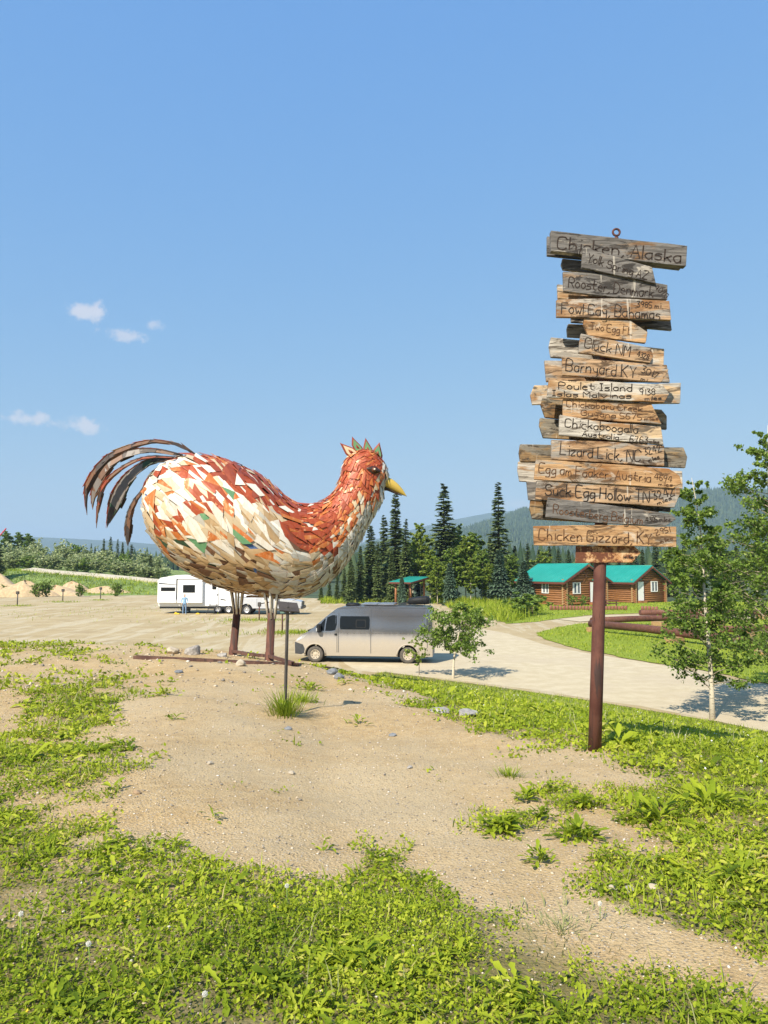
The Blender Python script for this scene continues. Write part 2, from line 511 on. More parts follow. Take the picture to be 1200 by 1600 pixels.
def rust_arrow():
    t = NT('rusty_arrow_sheet')
    n = t.noise(9, 6, .75); f = t.noise(40, 5, .7); z = t.noise(4, 5, .7)
    col = t.mix(t.rng(n, .3, .6), (.62,.46,.27), (.48,.21,.06))
    col = t.mix(t.rng(t.math('ADD', n, t.math('MULTIPLY', z, .5)), .68, .80), col, (.13,.042,.018))
    col = t.mix(t.rng(f, .55, .7, 0, .6), col, (.24,.08,.03))
    M['rusty_arrow_sheet'] = t.fin(col, .7, .1)
rust_arrow()
def log_mat():
    t = NT('log_stain')
    v = t.coord((.6,4,8), 'Object', 30)
    g = t.noise(3, 5, .65, v)
    col = t.mix(t.rng(g, .3, .7), (.18,.072,.023), (.36,.165,.06))
    col = t.mix(t.math('MULTIPLY', t.rand(), .4), col, (.09,.035,.014))
    t.bump(g, .3, .03)
    M['log_stain'] = t.fin(col, .65, 0, .3)
log_mat()
simple('log_end', (.36,.22,.10), .8, var=.25, scale=12)
simple('trim_brown', (.13,.040,.024), .6, var=.2)
simple('post_log', (.30,.125,.05), .7, var=.3, scale=3)
def roof_mat():
    t = NT('roof_teal')
    n = t.noise(.6, 4, .6)
    col = t.mix(t.rng(n, .3, .7), (.012,.235,.185), (.02,.28,.225))
    M['roof_teal'] = t.fin(col, .42, 0, .4)
roof_mat()
simple('white_paint', (.78,.77,.74), .45, var=.05)
simple('edging_red', (.27,.105,.07), .8, var=.3, scale=3)
def glass_mat(name, c, rough=.06):
    t = NT(name); t.b.inputs['Specular IOR Level'].default_value = .25
    M[name] = t.fin(c, rough)
glass_mat('dark_glass', (.010,.012,.014), .03)
glass_mat('house_glass', (.10,.12,.14))
def clear_glass():
    t = NT('clear_glass')
    gl = t.n.new('ShaderNodeBsdfGlossy'); gl.inputs['Roughness'].default_value = .02
    tr = t.n.new('ShaderNodeBsdfTransparent'); tr.inputs['Color'].default_value = (.72,.78,.76,1)
    fr = t.n.new('ShaderNodeFresnel'); fr.inputs['IOR'].default_value = 1.5
    ms = t.n.new('ShaderNodeMixShader'); t.l.new(fr.outputs[0], ms.inputs[0]); t.l.new(tr.outputs[0], ms.inputs[1]); t.l.new(gl.outputs[0], ms.inputs[2])
    t.l.new(ms.outputs[0], t.out.inputs['Surface']); M['clear_glass'] = t.mat
clear_glass()
simple('tyre', (.095,.085,.072), .9, var=.3, scale=8)
simple('tyre_black', (.022,.022,.023), .85)
simple('rim_dusty', (.43,.37,.28), .6, var=.15)
simple('rim_silver', (.55,.55,.56), .35, .6)
simple('black_plastic', (.014,.015,.016), .6, spec=.25)
simple('dark_grey_plastic', (.05,.054,.06), .45)
simple('headlight', (.55,.57,.58), .15)
simple('solar_blue', (.22,.24,.28), .2)
simple('rack_alu', (.45,.46,.48), .35, .5)
def van_paint():
    t = NT('van_paint_dusty')
    z = t.sep(t.tc.outputs['Object'], 2)
    n = t.noise(1.6, 5, .6); f = t.noise(9, 5, .7)
    v = t.coord((5,1,.5)); st = t.noise(1.5, 5, .6, v)
    d = t.math('ADD', t.rng(z, 1.50, .75), t.math('MULTIPLY', t.math('SUBTRACT', n, .5), .35))
    d = t.math('ADD', d, t.math('MULTIPLY', t.math('SUBTRACT', st, .5), .25), True)
    d = t.math('MULTIPLY', d, .84)
    col = t.mix(d, (.33,.33,.345), t.mix(f, (.37,.315,.235), (.44,.38,.29)))
    t.con(t.rng(d, 0, .7, .16, .8), t.b.inputs['Roughness'])
    t.con(t.rng(d, 0, .7, .85, .0), t.b.inputs['Metallic'])
    t.con(col, t.b.inputs['Base Color'])
    M['van_paint_dusty'] = t.mat
van_paint()
simple('rv_white', (.80,.80,.79), .35, var=.03)
simple('rv_grey', (.30,.31,.33), .5)
simple('rv_stripe', (.07,.075,.085), .4)
simple('truck_silver', (.58,.59,.61), .3, .3, var=.05)
simple('truck_dark', (.05,.055,.065), .4)
simple('step_black', (.03,.03,.03), .6)
simple('block_yellow', (.75,.55,.04), .6)
simple('skin', (.55,.33,.22), .6)
simple('shirt_blue', (.27,.44,.62), .8, var=.15, scale=9)
simple('jeans', (.16,.25,.38), .85, var=.2, scale=9)
simple('hair_grey', (.62,.60,.57), .8)
simple('shoe', (.35,.33,.30), .8)
simple('steel_post', (.085,.075,.066), .6, .3, var=.3, scale=10)
simple('plaque_brown', (.045,.036,.03), .6, var=.25, scale=8)
simple('pedestal_green', (.12,.2,.16), .6)
simple('crane_red', (.5,.05,.06), .5)
def bark_mat(name, light, dark, amt):
    t = NT(name)
    v = t.coord((1,1,5)); n = t.noise(5, 4, .6, v); b = t.noise(1.1, 3, .6)
    col = t.mix(t.rng(n, .60-amt*.2, .70-amt*.2), light, dark)
    col = t.mix(t.rng(b, .55, .75, 0, .4), col, tuple(x*.7 for x in light))
    t.bump(n, .3, .02)
    M[name] = t.fin(col, .85, 0, .2)
bark_mat('birch_bark', (.56,.50,.385), (.09,.07,.05), .15)
bark_mat('spruce_bark', (.14,.10,.07), (.05,.035,.025), .5)
simple('limb_bark', (.30,.25,.18), .85, var=.3)
simple('rock_grey', (.33,.31,.285), .9, var=.35, scale=6, bump=.5)
simple('rock_pale', (.43,.37,.28), .9, var=.25, scale=6, bump=.5)
simple('rock_brown', (.36,.25,.15), .9, var=.3, scale=6, bump=.5)
simple('rock_slate', (.19,.20,.21), .9, var=.3, scale=6, bump=.5)

# ================================================================== SETTING
# mound the photographer stands on: crest and foot distances by bearing
_T = np.array([  # photo px, crest depth, crest z, foot depth
    (-700, 21.0, 2.35, 29.0), (-300, 20.0, 2.35, 28.0), (0, 19.0, 2.28, 26.0), (200, 18.5, 2.27, 26.0), (350, 18.2, 2.25, 25.5),
    (450, 17.6, 2.12, 26.0), (510, 16.0, 2.05, 28.5), (600, 12.0, 2.20, 31.0), (700, 10.6, 2.20, 28.8), (800, 9.2, 2.24, 26.7),
    (930, 7.8, 2.36, 24.2), (1050, 6.6, 2.42, 22.2), (1200, 6.0, 2.46, 19.8), (1400, 6.0, 2.5, 17.5), (2000, 6.5, 2.5, 16.0)], float)
_U = (_T[:, 0] - 600) / F
_PH = np.arctan(_U)
_K = np.sqrt(1 + _U**2)
_phi = np.concatenate([[-math.pi, -2.2], _PH, [1.6, 2.4, math.pi]])
_rc = np.concatenate([[10, 14], _T[:, 1]*_K, [8, 9, 10]])
_zc = np.concatenate([[2.6, 2.5], _T[:, 2], [2.5, 2.55, 2.6]])
_rf = np.concatenate([[19, 24], _T[:, 3]*_K, [17, 18, 19]])

def H(x, y):
    """ground height of the mound (numpy)"""
    x = np.asarray(x, float); y = np.asarray(y, float)
    r = np.hypot(x, y); ph = np.arctan2(x, y)
    rc = np.interp(ph, _phi, _rc); zc = np.interp(ph, _phi, _zc); rf = np.interp(ph, _phi, _rf)
    plateau = 2.6 + (zc - 2.6) * np.clip(r/rc, 0, 1)
    t = np.clip((r - rc)/(rf - rc), 0, 1.25)
    s = np.where(t < 1, t*t*(3-2*t)*.45 + t*.55, t)
    z = np.where(r < rc, plateau, zc*(1-s))
    z = z + (fbm(x*.45, y*.45, 3) - .5)*.22*np.clip(r/4, .25, 1)*np.clip(1.1-t, 0, 1) + (fbm(x*1.9, y*1.9, 9) - .5)*.07*np.clip(1.15-t, 0, 1)
    return z

# vegetation cover of the mound, 0 bare .. 9 closed; columns every 50 photo px, rows every 25 px from py=1000
COVER = [
 '6665542344100003999999999',
 '5553211111200045999999999',
 '2123510000249999999999999',
 '5665430002113699999999999',
 '6677400000001499999999999',
 '3688400000010138999999999',
 '4443200000000015776899999',
 '8865520000000001465689999',
 '7776751000000001344577999',
 '4776410000000000245337899',
 '7666200000000002345469998',
 '8752110000000004544378988',
 '9874321000000004346225578',
 '8885543100000000235632358',
 '8877765422134110036888889',
 '8888888766558741025899999',
 '8888888889998984204899999',
 '8778888899999998742589999',
 '8888888999999998864248999',
 '9888899999999999776412589',
 '9999999999999999987652124',
 '9999999999999999999776411',
 '9999999999999999999998752',
 '9999999999999999999999985',
 '9999999999999999999999999']
_CV = np.array([[int(c) for c in (r + '9'*25)[:25]] for r in COVER], float)/9.0
def cover(x, y, z=None):
    if z is None: z = H(x, y)
    px, py = to_px(np.asarray(x, float), np.asarray(y, float), z)
    behind = np.asarray(y) < 1.2
    cx = np.clip(px/50.0, 0, 23.999); cy = np.clip((py-1000)/25.0, 0, 23.999)
    i = cy.astype(int); j = cx.astype(int); fy = cy-i; fx = cx-j
    v = (_CV[i, j]*(1-fx)+_CV[i, j+1]*fx)*(1-fy) + (_CV[i+1, j]*(1-fx)+_CV[i+1, j+1]*fx)*fy
    return np.where(behind, .95, v)

def grid_mesh(name, xs, ys, zf, mat, attrs=None, smooth=True):
    X, Y = np.meshgrid(xs, ys); Z = zf(X, Y)
    V = np.stack([X, Y, Z], -1).reshape(-1, 3)
    nx = len(xs); ny = len(ys)
    i, j = np.meshgrid(np.arange(ny-1), np.arange(nx-1), indexing='ij')
    a = (i*nx+j).ravel()
    Q = np.stack([a, a+1, a+nx+1, a+nx], -1)
    me = fast_mesh(name, V, [Q], mat, smooth=smooth)
    if attrs:
        for k, fn in attrs.items():
            at_ = me.attributes.new(k, 'FLOAT', 'POINT'); at_.data.foreach_set('value', fn(X, Y, Z).ravel().astype(np.float32))
    return me

# --- base ground to the horizon
gm = MB(); n = 64
gm.add([(9000*math.cos(2*math.pi*k/n), 9000*math.sin(2*math.pi*k/n), -.35) for k in range(n)], [tuple(range(n))])
tag(gm.build('ground', M['forest_floor']), kind='structure')

def flat_patch(name, pts, z, mat, sub=1, jag=0.0, seed=0):
    """closed outline (world xy) -> sheet with an uneven edge"""
    rnd = random.Random(seed)
    out = []
    n = len(pts)
    for i in range(n):
        a = Vector(pts[i][:2]); b = Vector(pts[(i+1) % n][:2])
        L = (b-a).length; k = max(1, int(L/sub))
        nn = Vector((-(b-a).y, (b-a).x)).normalized() if L > 0 else Vector((0, 0))
        for q in range(k):
            out.append(a + (b-a)*(q/k) + nn*rnd.uniform(-jag, jag))
    m = MB(); m.add([(p.x, p.y, z) for p in out], [tuple(range(len(out)))])
    me = m.mesh(name, mat)
    bm = bmesh.new(); bm.from_mesh(me)
    bmesh.ops.triangulate(bm, faces=bm.faces[:])
    bmesh.ops.recalc_face_normals(bm, faces=bm.faces[:])
    for f in bm.faces:
        if f.normal.z < 0: f.normal_flip()
    bm.to_mesh(me); bm.free()
    return link(name, me)

# --- gravel lot
lot_px = [(-420, 936), (0, 934), (120, 931), (247, 929), (380, 930), (520, 936), (600, 941), (700, 941), (760, 945)]
lot = [gnd(*p)[:2] for p in lot_px] + [(16, 84), (46, 84), (60, 70), (60, -60), (-90, -60)]
tag(flat_patch('gravel_lot', lot, 0.0, M['lot_gravel'], 3, .5, 1), kind='structure')
# worn pale drive that passes the van and runs off to the right, and the branch towards the cabins
drive_px = [(500, 1010), (600, 1000), (690, 985), (740, 980), (790, 990), (830, 1000), (870, 1012), (950, 1026), (1050, 1042), (1200, 1072), (1330, 1100),
            (1330, 1190), (1200, 1142), (1100, 1121), (1000, 1104), (850, 1080), (700, 1061), (560, 1048)]
tag(flat_patch('drive', [gnd(*p)[:2] for p in drive_px], .004, M['road_gravel'], 1.2, .12, 2), kind='structure')
# --- lawns
lawn_a = [(836, 990), (870, 981), (905, 975), (960, 972), (1060, 967), (1320, 967), (1330, 1096), (1200, 1070), (1100, 1048), (1000, 1033), (900, 1014), (852, 1000)]
lawn_b = [(700, 943), (735, 950), (790, 975), (840, 972), (880, 966), (925, 961), (1040, 957), (1200, 955), (1320, 955), (1320, 940), (1040, 941), (830, 941)]
LA = [gnd(*p)[:2] for p in lawn_a]; LB = [gnd(*p)[:2] for p in lawn_b]
tag(flat_patch('lawn', LA, .03, M['lawn_green'], .7, .16, 3), kind='structure')
tag(flat_patch('lawn', LB, .026, M['lawn_green'], .9, .2, 4), kind='structure')
# footpath to the cabins
fp = [(870, 968), (930, 962.5), (1040, 960), (1200, 958), (1200, 962), (1040, 963.5), (960, 967), (905, 972)]
tag(flat_patch('footpath', [gnd(*p)[:2] for p in fp], .032, M['road_gravel'], 2, .1, 5), kind='structure')

# --- the mound
xs = np.concatenate([np.arange(-36, -12, .6), np.arange(-12, 13, .14), np.arange(13, 26, .6)])
ys = np.concatenate([np.arange(-24, 0, .8), np.arange(0, 20, .14), np.arange(20, 36, .35)])
mound_me = grid_mesh('mound', xs, ys, H, M['mound_dirt'], {'veg': lambda X, Y, Z: cover(X, Y, Z)})
tag(link('mound', mound_me), kind='structure')

# --- embankment at the far left of the lot, with the pale road along it
bank_px = lambda x: x
def bankH(X, Y):
    t = np.clip((Y - 108 - X*.02)/18, 0, 1); t = t*t*(3-2*t)
    side = np.clip((-16 - X)/10, 0, 1)
    return -.3 + t*side*(np.interp(X, [-120, -61, -37, -20], [5.0, 3.75, 1.6, .8]) + (fbm(X*.05, Y*.05, 21) - .5)*.5) + (fbm(X*.3, Y*.3, 23)-.5)*.5*side*t + .0*X
bk = grid_mesh('embankment', np.arange(-190, -15, 1.2), np.arange(97, 215, 1.2), bankH, M['bank_grass'])
tag(link('embankment', bk), kind='structure')

# --- hills
def hill(name, Yc, half, prof, mat, res, seed, amp):
    pp = np.array(prof, float)
    xs_ = (np.linspace(pp[0, 0], pp[-1, 0], res) - 600)/F*Yc
    top = EYE + (885 - pp[:, 1])*Yc/F
    xk = (pp[:, 0]-600)/F*Yc
    ys_ = np.linspace(Yc-half, Yc+half, 40)
    def z(X, Y):
        zr = np.interp(X, xk, top)
        k = 1 - np.abs(Y-Yc)/half
        k = np.clip(k, 0, 1); k = k*k*(3-2*k)
        return -1 + zr*k + (fbm(X*4/half, Y*4/half, seed)-.5)*amp*np.sqrt(np.clip(k*(1.0-k)*4, 0, 1)) + (fbm(X*.01, Y*.01, seed+5)-.5)*5*k
    o = tag(link(name, grid_mesh(name, xs_, ys_, z, mat)), kind='structure')
    return z
far_l = [(-900, 800), (-400, 822), (-100, 832), (0, 836), (60, 839), (120, 842), (180, 845), (240, 850), (330, 853), (450, 858), (560, 850), (650, 826), (700, 814), (760, 803), (800, 799), (860, 800), (950, 812), (1100, 830), (1400, 850), (2000, 860)]
hill('far_hill', 5200, 1800, far_l, M['hill_forest'], 300, 31, 60)
near_r = [(380, 884), (450, 872), (560, 862), (640, 850), (700, 836), (740, 824), (780, 812), (810, 802), (850, 794), (920, 786), (1000, 778), (1060, 771), (1120, 768), (1200, 773), (1320, 766), (1600, 780), (2200, 820)]
HZ = hill('hill', 2100, 900, near_r, M['hill_forest'], 260, 41, 60)
mid_l = [(-900, 872), (-300, 874), (0, 875), (150, 868), (240, 866), (330, 868), (450, 874), (560, 880), (640, 884)]
hill('low_hill', 900, 320, mid_l, M['hill_forest'], 160, 51, 14)

# conifer cover on the hill: thousands of far trees that read as one wood
def cone_wood(name, X, Y, Z, h, w, mat, sides=5):
    N = len(X)
    an = np.arange(sides)*2*np.pi/sides
    ring = np.stack([np.cos(an), np.sin(an), np.zeros(sides)], -1)
    V = np.zeros((N, sides*2+1, 3)); rot = RNG.uniform(0, 6.28, N)
    for lv, (rr, zz) in enumerate(((1.0, .08), (.55, .5))):
        V[:, lv*sides:(lv+1)*sides, 0] = (np.cos(an[None]+rot[:, None]+lv*.6))*(w*rr)[:, None]
        V[:, lv*sides:(lv+1)*sides, 1] = (np.sin(an[None]+rot[:, None]+lv*.6))*(w*rr)[:, None]
        V[:, lv*sides:(lv+1)*sides, 2] = (h*zz)[:, None]*RNG.uniform(.85, 1.15, (N, sides))
    V[:, -1, 2] = h
    V[:, :, 0] += X[:, None]; V[:, :, 1] += Y[:, None]; V[:, :, 2] += Z[:, None]
    K = sides*2+1
    q = np.array([(k, (k+1) % sides, sides+(k+1) % sides, sides+k) for k in range(sides)])
    t = np.array([(sides+k, sides+(k+1) % sides, K-1) for k in range(sides)])
    off = (np.arange(N)*K)[:, None, None]
    Q = (q[None]+off).reshape(-1, 4); T = (t[None]+off).reshape(-1, 3)
    tint = np.repeat(RNG.uniform(0, 1, N), K)
    return link(name, fast_mesh(name, V.reshape(-1, 3), [Q, T], mat, tint))
N = 16000
Xh = RNG.uniform(-260, 1250, N); Yh = RNG.uniform(1230, 2160, N)
tag(cone_wood('hill_forest', Xh, Yh, HZ(Xh, Yh)-2, RNG.uniform(9, 19, N), RNG.uniform(2.2, 4.2, N), M['hill_conifer']), 'dark conifer forest covering the hillside behind the cabins', 'forest', kind='stuff')
# flat wood between the lot and the hills
N = 9000
Xf = RNG.uniform(-420, 420, N); Yf = RNG.uniform(215, 760, N)
k = (np.abs(Xf) < Yf*.75) & ~((Xf < -Yf*.22) & (Yf < 330))
Xf, Yf = Xf[k], Yf[k]
tag(cone_wood('valley_forest', Xf, Yf, np.full(len(Xf), -.4), RNG.uniform(6, 14, len(Xf)), RNG.uniform(1.8, 3.2, len(Xf)), M['hill_conifer'], 6), 'far flat spruce wood between the gravel lot and the hills', 'forest', kind='stuff')

# ================================================================== leaf and tree kits
def leaf_batch(kind, P, az, L, W, el, droop, tint, roll=None):
    """returns V, faces(list), tint for many leaves at once"""
    N = len(az)
    if kind == 'blade': st = [0, .5, 1.0]; wd = [1, .8, 0]
    elif kind == 'dent': st = [0, .18, .32, .46, .60, .80, 1.0]; wd = [.14, .52, .30, .80, .50, 1.0, .04]
    elif kind == 'broad': st = [0, .3, .68, 1.0]; wd = [.12, .8, 1.0, .05]
    else: st = [0, .5, 1.0]; wd = [.1, 1, .1]
    C = np.zeros((N, len(st), 3)); C[:, 0] = P
    d = np.stack([np.sin(az), np.cos(az)], -1)
    for i in range(1, len(st)):
        dt = st[i]-st[i-1]; tm = (st[i]+st[i-1])/2
        e = el - droop*tm
        C[:, i, :2] = C[:, i-1, :2] + d*(np.cos(e)*L*dt)[:, None]
        C[:, i, 2] = C[:, i-1, 2] + np.sin(e)*L*dt
    side = np.stack([d[:, 1], -d[:, 0], np.zeros(N)], -1)
    if roll is not None:
        side = side*np.cos(roll)[:, None]; side[:, 2] = np.sin(roll)
    ws = np.array(wd)
    if kind in ('broad', 'dent'):
        Lf = C - side[:, None]*(W[:, None]*ws[None]/2)[..., None]; Rt = C + side[:, None]*(W[:, None]*ws[None]/2)[..., None]
        lift = (W[:, None]*ws[None]*.18)
        Lf[..., 2] += lift; Rt[..., 2] += lift
        V = np.concatenate([Lf, C, Rt], 1); k = len(st)
        fq = []
        for i in range(k-1):
            fq.append((i, k+i, k+i+1, i+1)); fq.append((k+i, 2*k+i, 2*k+i+1, k+i+1))
        fq = np.array(fq); K = 3*k
    else:
        Lf = C - side[:, None]*(W[:, None]*ws[None]/2)[..., None]; Rt = C + side[:, None]*(W[:, None]*ws[None]/2)[..., None]
        V = np.concatenate([Lf, Rt], 1); k = len(st)
        fq = np.array([(i, k+i, k+i+1, i+1) for i in range(k-1)]); K = 2*k
    Q = (fq[None] + (np.arange(N)*K)[:, None, None]).reshape(-1, 4)
    return V.reshape(-1, 3), Q, np.repeat(tint, K)

def join_batches(bs):
    Vs, Qs, Ts = [], [], []; off = 0
    for V, Q, T in bs:
        Vs.append(V); Qs.append(Q+off); Ts.append(T); off += len(V)
    return np.concatenate(Vs), [np.concatenate(Qs)], np.concatenate(Ts)

def cards(P, size, nrm_up=0.3, tint=None, aspect=.75, rng=RNG):
    """leaf-shaped quads scattered at P with random attitude"""
    N = len(P)
    a = rng.normal(size=(N, 3)); a /= np.linalg.norm(a, axis=1)[:, None]
    n = rng.normal(size=(N, 3)); n[:, 2] += nrm_up*3
    b = np.cross(n, a); b /= np.maximum(np.linalg.norm(b, axis=1), 1e-6)[:, None]
    s = size[:, None]
    V = np.stack([P-a*s*.5, P+b*s*aspect*.5-a*s*.08, P+a*s*.5, P-b*s*aspect*.5-a*s*.08], 1).reshape(-1, 3)
    Q = (np.arange(4)[None] + (np.arange(N)*4)[:, None])
    if tint is None: tint = rng.uniform(0, 1, N)
    return V, Q, np.repeat(tint, 4)

def spruce_meshes(seed, h, wr, needle, density=1.0, bare=.04, gap=0.0):
    """trunk and crown mesh of a spruce h metres tall, half width wr"""
    rg = np.random.default_rng(seed)
    tm = MB(); tm.tube([(0,0,-.3),(0,0,h*.5),(0.03*h*.1,0,h)], [h*.014, h*.008, .01], 7)
    trunk = tm.mesh('trunk', M['spruce_bark'])
    bs = []
    z = h*bare; P=[];A=[];L=[];W=[];E=[];D=[];T=[]
    lump = rg.uniform(0, 6.28, 3)
    while z < h*.985:
        t = z/h
        prof = (wr*((1-t)**.80)+.10)*(.86+.14*math.sin(t*23+lump[0]))*(1 if t > .14 else .7+.3*t/.14)
        nb = max(5, int(9*density*(1-t*.4)))
        a0 = rg.uniform(0, 6.28)
        for k in range(nb):
            if rg.uniform() < gap: continue
            az = a0 + 6.283*k/nb + rg.uniform(-.3, .3)
            ln = max(.18, prof*rg.uniform(.68, 1.15)*(1+.18*math.sin(az*2+lump[1]+t*6)))
            el = (.5*t - .2) + rg.uniform(-.22, .2); zj = rg.uniform(-.016, .016)*h
            d = np.array([math.sin(az), math.cos(az)])
            ns = max(3, int(ln/.26))
            for q in range(ns):
                f = (q+.6)/ns
                base = np.array([d[0]*ln*f*.8, d[1]*ln*f*.8, z + zj + math.sin(el-.25*f)*ln*f*.8 + rg.uniform(-.05, .05)])
                for sgn in (-1, 1):
                    P.append(base); A.append(az+sgn*rg.uniform(.35, .95)); L.append(ln*(.52-.20*f)+.18); W.append(.24+.085*ln); E.append(el-.05+rg.uniform(-.2, .15)); D.append(.45)
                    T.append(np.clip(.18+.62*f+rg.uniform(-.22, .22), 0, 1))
                if q == ns-1:
                    P.append(base); A.append(az); L.append(ln*.3+.18); W.append(.2+.06*ln); E.append(el); D.append(-.3); T.append(.9)
        z += h*rg.uniform(.013, .022)/density**.5
    V, Q, Tt = leaf_batch('blade', np.array(P), np.array(A), np.array(L), np.array(W), np.array(E), np.array(D), np.array(T), rg.uniform(-.7, .7, len(A)))
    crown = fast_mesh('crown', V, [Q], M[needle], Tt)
    return trunk, crown

def decid_meshes(seed, h, cs, rad, nb, nleaf, lsize, leaf, tr=.06, lean=(0,0), droop=0.0, elev=(.35,.95), bark='birch_bark', bare_zone=()):
    """trunk(+limbs) and crown of a broadleaf tree; rad(t) gives crown radius along the height"""
    rg = np.random.default_rng(seed)
    tm = MB()
    pts = []; nseg = 9
    for i in range(nseg+1):
        t = i/nseg
        pts.append(Vector((lean[0]*t*t + math.sin(t*9+seed)*.012*h*t, lean[1]*t*t + math.cos(t*7+seed)*.012*h*t, h*t)))
    pts[0].z = -.25
    tm.tube(pts, [tr*(1.25 if i == 0 else 1)*(1-i/nseg*.93) for i in range(nseg+1)], 9)
    def tp(t):
        f = t*nseg; i = min(int(f), nseg-1); return pts[i].lerp(pts[i+1], f-i)
    LP = []
    for k in range(nb):
        t = cs + (1-cs)*((k+rg.uniform(0, 1))/nb)**.9*.97
        az = k*2.4 + rg.uniform(-.5, .5)
        ln = rad(t)*rg.uniform(.6, 1.12)
        if ln < .05: continue
        e = rg.uniform(*elev)
        p = tp(t); q = [p]; dr = Vector((math.sin(az)*math.cos(e), math.cos(az)*math.cos(e), math.sin(e)))
        for s in range(4):
            dr = (dr + Vector((rg.uniform(-.18, .18), rg.uniform(-.18, .18), rg.uniform(-.15, .12)-droop))).normalized()
            q.append(q[-1] + dr*ln/4/max(.5, math.cos(e)))
        r0 = tr*(1-t*.85)*.30
        tm.tube(q, [r0, r0*.75, r0*.5, r0*.32, r0*.12], 5, 1, caps=False)
        share = max(3, int(nleaf/nb*(ln/max(rad(.5), .05))**.8))
        # sub twigs carry the leaves in clumps
        nt = max(3, int(ln*4))
        for s in range(nt):
            f = rg.uniform(.25, 1.0); i = min(int(f*4), 3); b = q[i].lerp(q[i+1], f*4-i)
            tl = ln*.34*rg.uniform(.5, 1.1)
            dv = Vector(rg.normal(size=3)); dv.z = dv.z*.5+.25; dv.normalize()
            e2 = b + dv*tl
            tm.tube([b, b.lerp(e2, .5)+Vector((0,0,.02)), e2], [r0*.28, r0*.18, .003], 4, 1, caps=False)
            m = max(2, share//nt)
            g = rg.uniform(.1, 1.05, m)[:, None]
            LP.append(np.array(b)[None]*(1-g) + np.array(e2)[None]*g + rg.normal(size=(m, 3))*tl*.20)
    LP = np.concatenate(LP)
    hz = LP[:, 2]/h
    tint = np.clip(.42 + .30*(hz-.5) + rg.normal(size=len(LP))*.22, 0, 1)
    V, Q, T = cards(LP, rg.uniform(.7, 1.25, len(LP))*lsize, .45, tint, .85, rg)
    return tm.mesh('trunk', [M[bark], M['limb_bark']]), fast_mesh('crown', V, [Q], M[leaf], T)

def tree(name, meshes, loc, rz, scale, label, cat, group=None):
    o = empty(name, loc, rz, label, cat, group)
    if isinstance(scale, (int, float)): scale = (scale,)*3
    o.scale = scale
    link('trunk', meshes[0], o); link('crown', meshes[1], o)
    return o

# ================================================================== TREES
SPR = [spruce_meshes(101, 14, 1.75, 'spruce_needles'), spruce_meshes(102, 14, 1.9, 'spruce_needles', 1.0, .03, .06), spruce_meshes(103, 14, 1.6, 'spruce_needles', .9, .03, .12), spruce_meshes(104, 14, 2.1, 'spruce_needles', 1.1, .02)]
BLU = [spruce_meshes(111, 5, 1.5, 'blue_spruce_needles', 1.2, .01), spruce_meshes(112, 5, 1.35, 'blue_spruce_needles', 1.1, .01)]
def spruce_at(px, top, base_px, Y, var, label, wide=1.0, z0=None, group='tall spruces behind the gravel lot'):
    z0 = 0 if z0 is None else z0
    zt = at(px, top, Y).z; x = (px-600)/F*Y
    s = (zt-z0)/14.0
    return tree('spruce_tree', SPR[var], (x, Y, z0-.2), random.uniform(0, 6), (s*wide, s*wide, s), label, 'spruce tree', group)
SP = [
 (694, 753, 96, 1, 'tallest dark spruce right of the yellow beak, standing alone against the sky', 1.5),
 (779, 752, 98, 2, 'tall ragged spruce just left of the signpost, thin at the top', 1.4),
 (618, 768, 97, 0, 'tall spruce directly below the tip of the yellow beak', 1.35),
 (579, 818, 93, 3, 'spruce close to the right of the metal breast', 1.4),
 (600, 803, 102, 1, 'lighter spruce between the breast and the spruce under the beak', 1.35),
 (634, 809, 95, 2, 'slim spruce just right of the one under the beak', 1.25),
 (548, 868, 88, 3, 'dark low spruce below the metal breast, left of the van roof', 1.2),
 (563, 850, 90, 0, 'dark spruce rising behind the van windscreen below the breast', 1.15),
 (527, 895, 92, 1, 'short dark spruce at the lower edge of the breast beside the lot', 1.3),
 (590, 845, 89, 2, 'mid height spruce behind the van, in front of the taller pair', 1.15),
 (612, 858, 88, 3, 'spruce standing behind the left post of the open shelter', 1.05),
 (804, 850, 104, 0, 'short spruce filling the gap between ragged spruce and signboards', 1.2),
 (765, 838, 106, 3, 'broad spruce behind the foot of the ragged spruce', 1.2),
 (824, 846, 112, 1, 'spruce peeping out at the left end of the lowest signboards', 1.2),
 (502, 908, 96, 3, 'small spruce tip at the lower right edge of the metal belly', 1.5),
 (515, 900, 99, 0, 'small spruce between the belly and the short dark spruce', 1.5),
 (538, 884, 97, 1, 'small spruce in the gap right of the short dark spruce', 1.4),
 (552, 880, 100, 2, 'small spruce behind the dark low one below the breast', 1.4),
 (572, 868, 99, 0, 'small spruce low between the trunks left of the beak', 1.4),
 (655, 862, 100, 1, 'small spruce behind the teal shelter roof', 1.1),
]
for (px, top, Y, v, lb, wd) in SP: spruce_at(px, top, None, Y, v, lb, wd)
ORD = 'first second third fourth fifth sixth seventh eighth ninth tenth eleventh twelfth thirteenth fourteenth fifteenth sixteenth seventeenth eighteenth last'.split()
for i, (px, top, Y, v) in enumerate(((842, 856, 112, 3), (858, 851, 116, 0), (872, 856, 110, 2), (888, 858, 115, 1), (905, 850, 114, 3), (925, 857, 118, 0), (948, 853, 112, 1), (965, 858, 116, 2), (985, 850, 113, 3), (1003, 856, 117, 0), (1024, 846, 112, 1), (1046, 852, 116, 3), (1068, 846, 112, 2), (1092, 850, 115, 0), (1120, 846, 113, 1), (1150, 850, 116, 3), (1182, 846, 112, 2), (1215, 850, 114, 0), (1245, 846, 115, 1))):
    spruce_at(px, top, None, Y, v, 'dark spruce in the row close behind the log cabins, %s from the left' % ORD[i], 1.45, group='spruces behind the cabins')
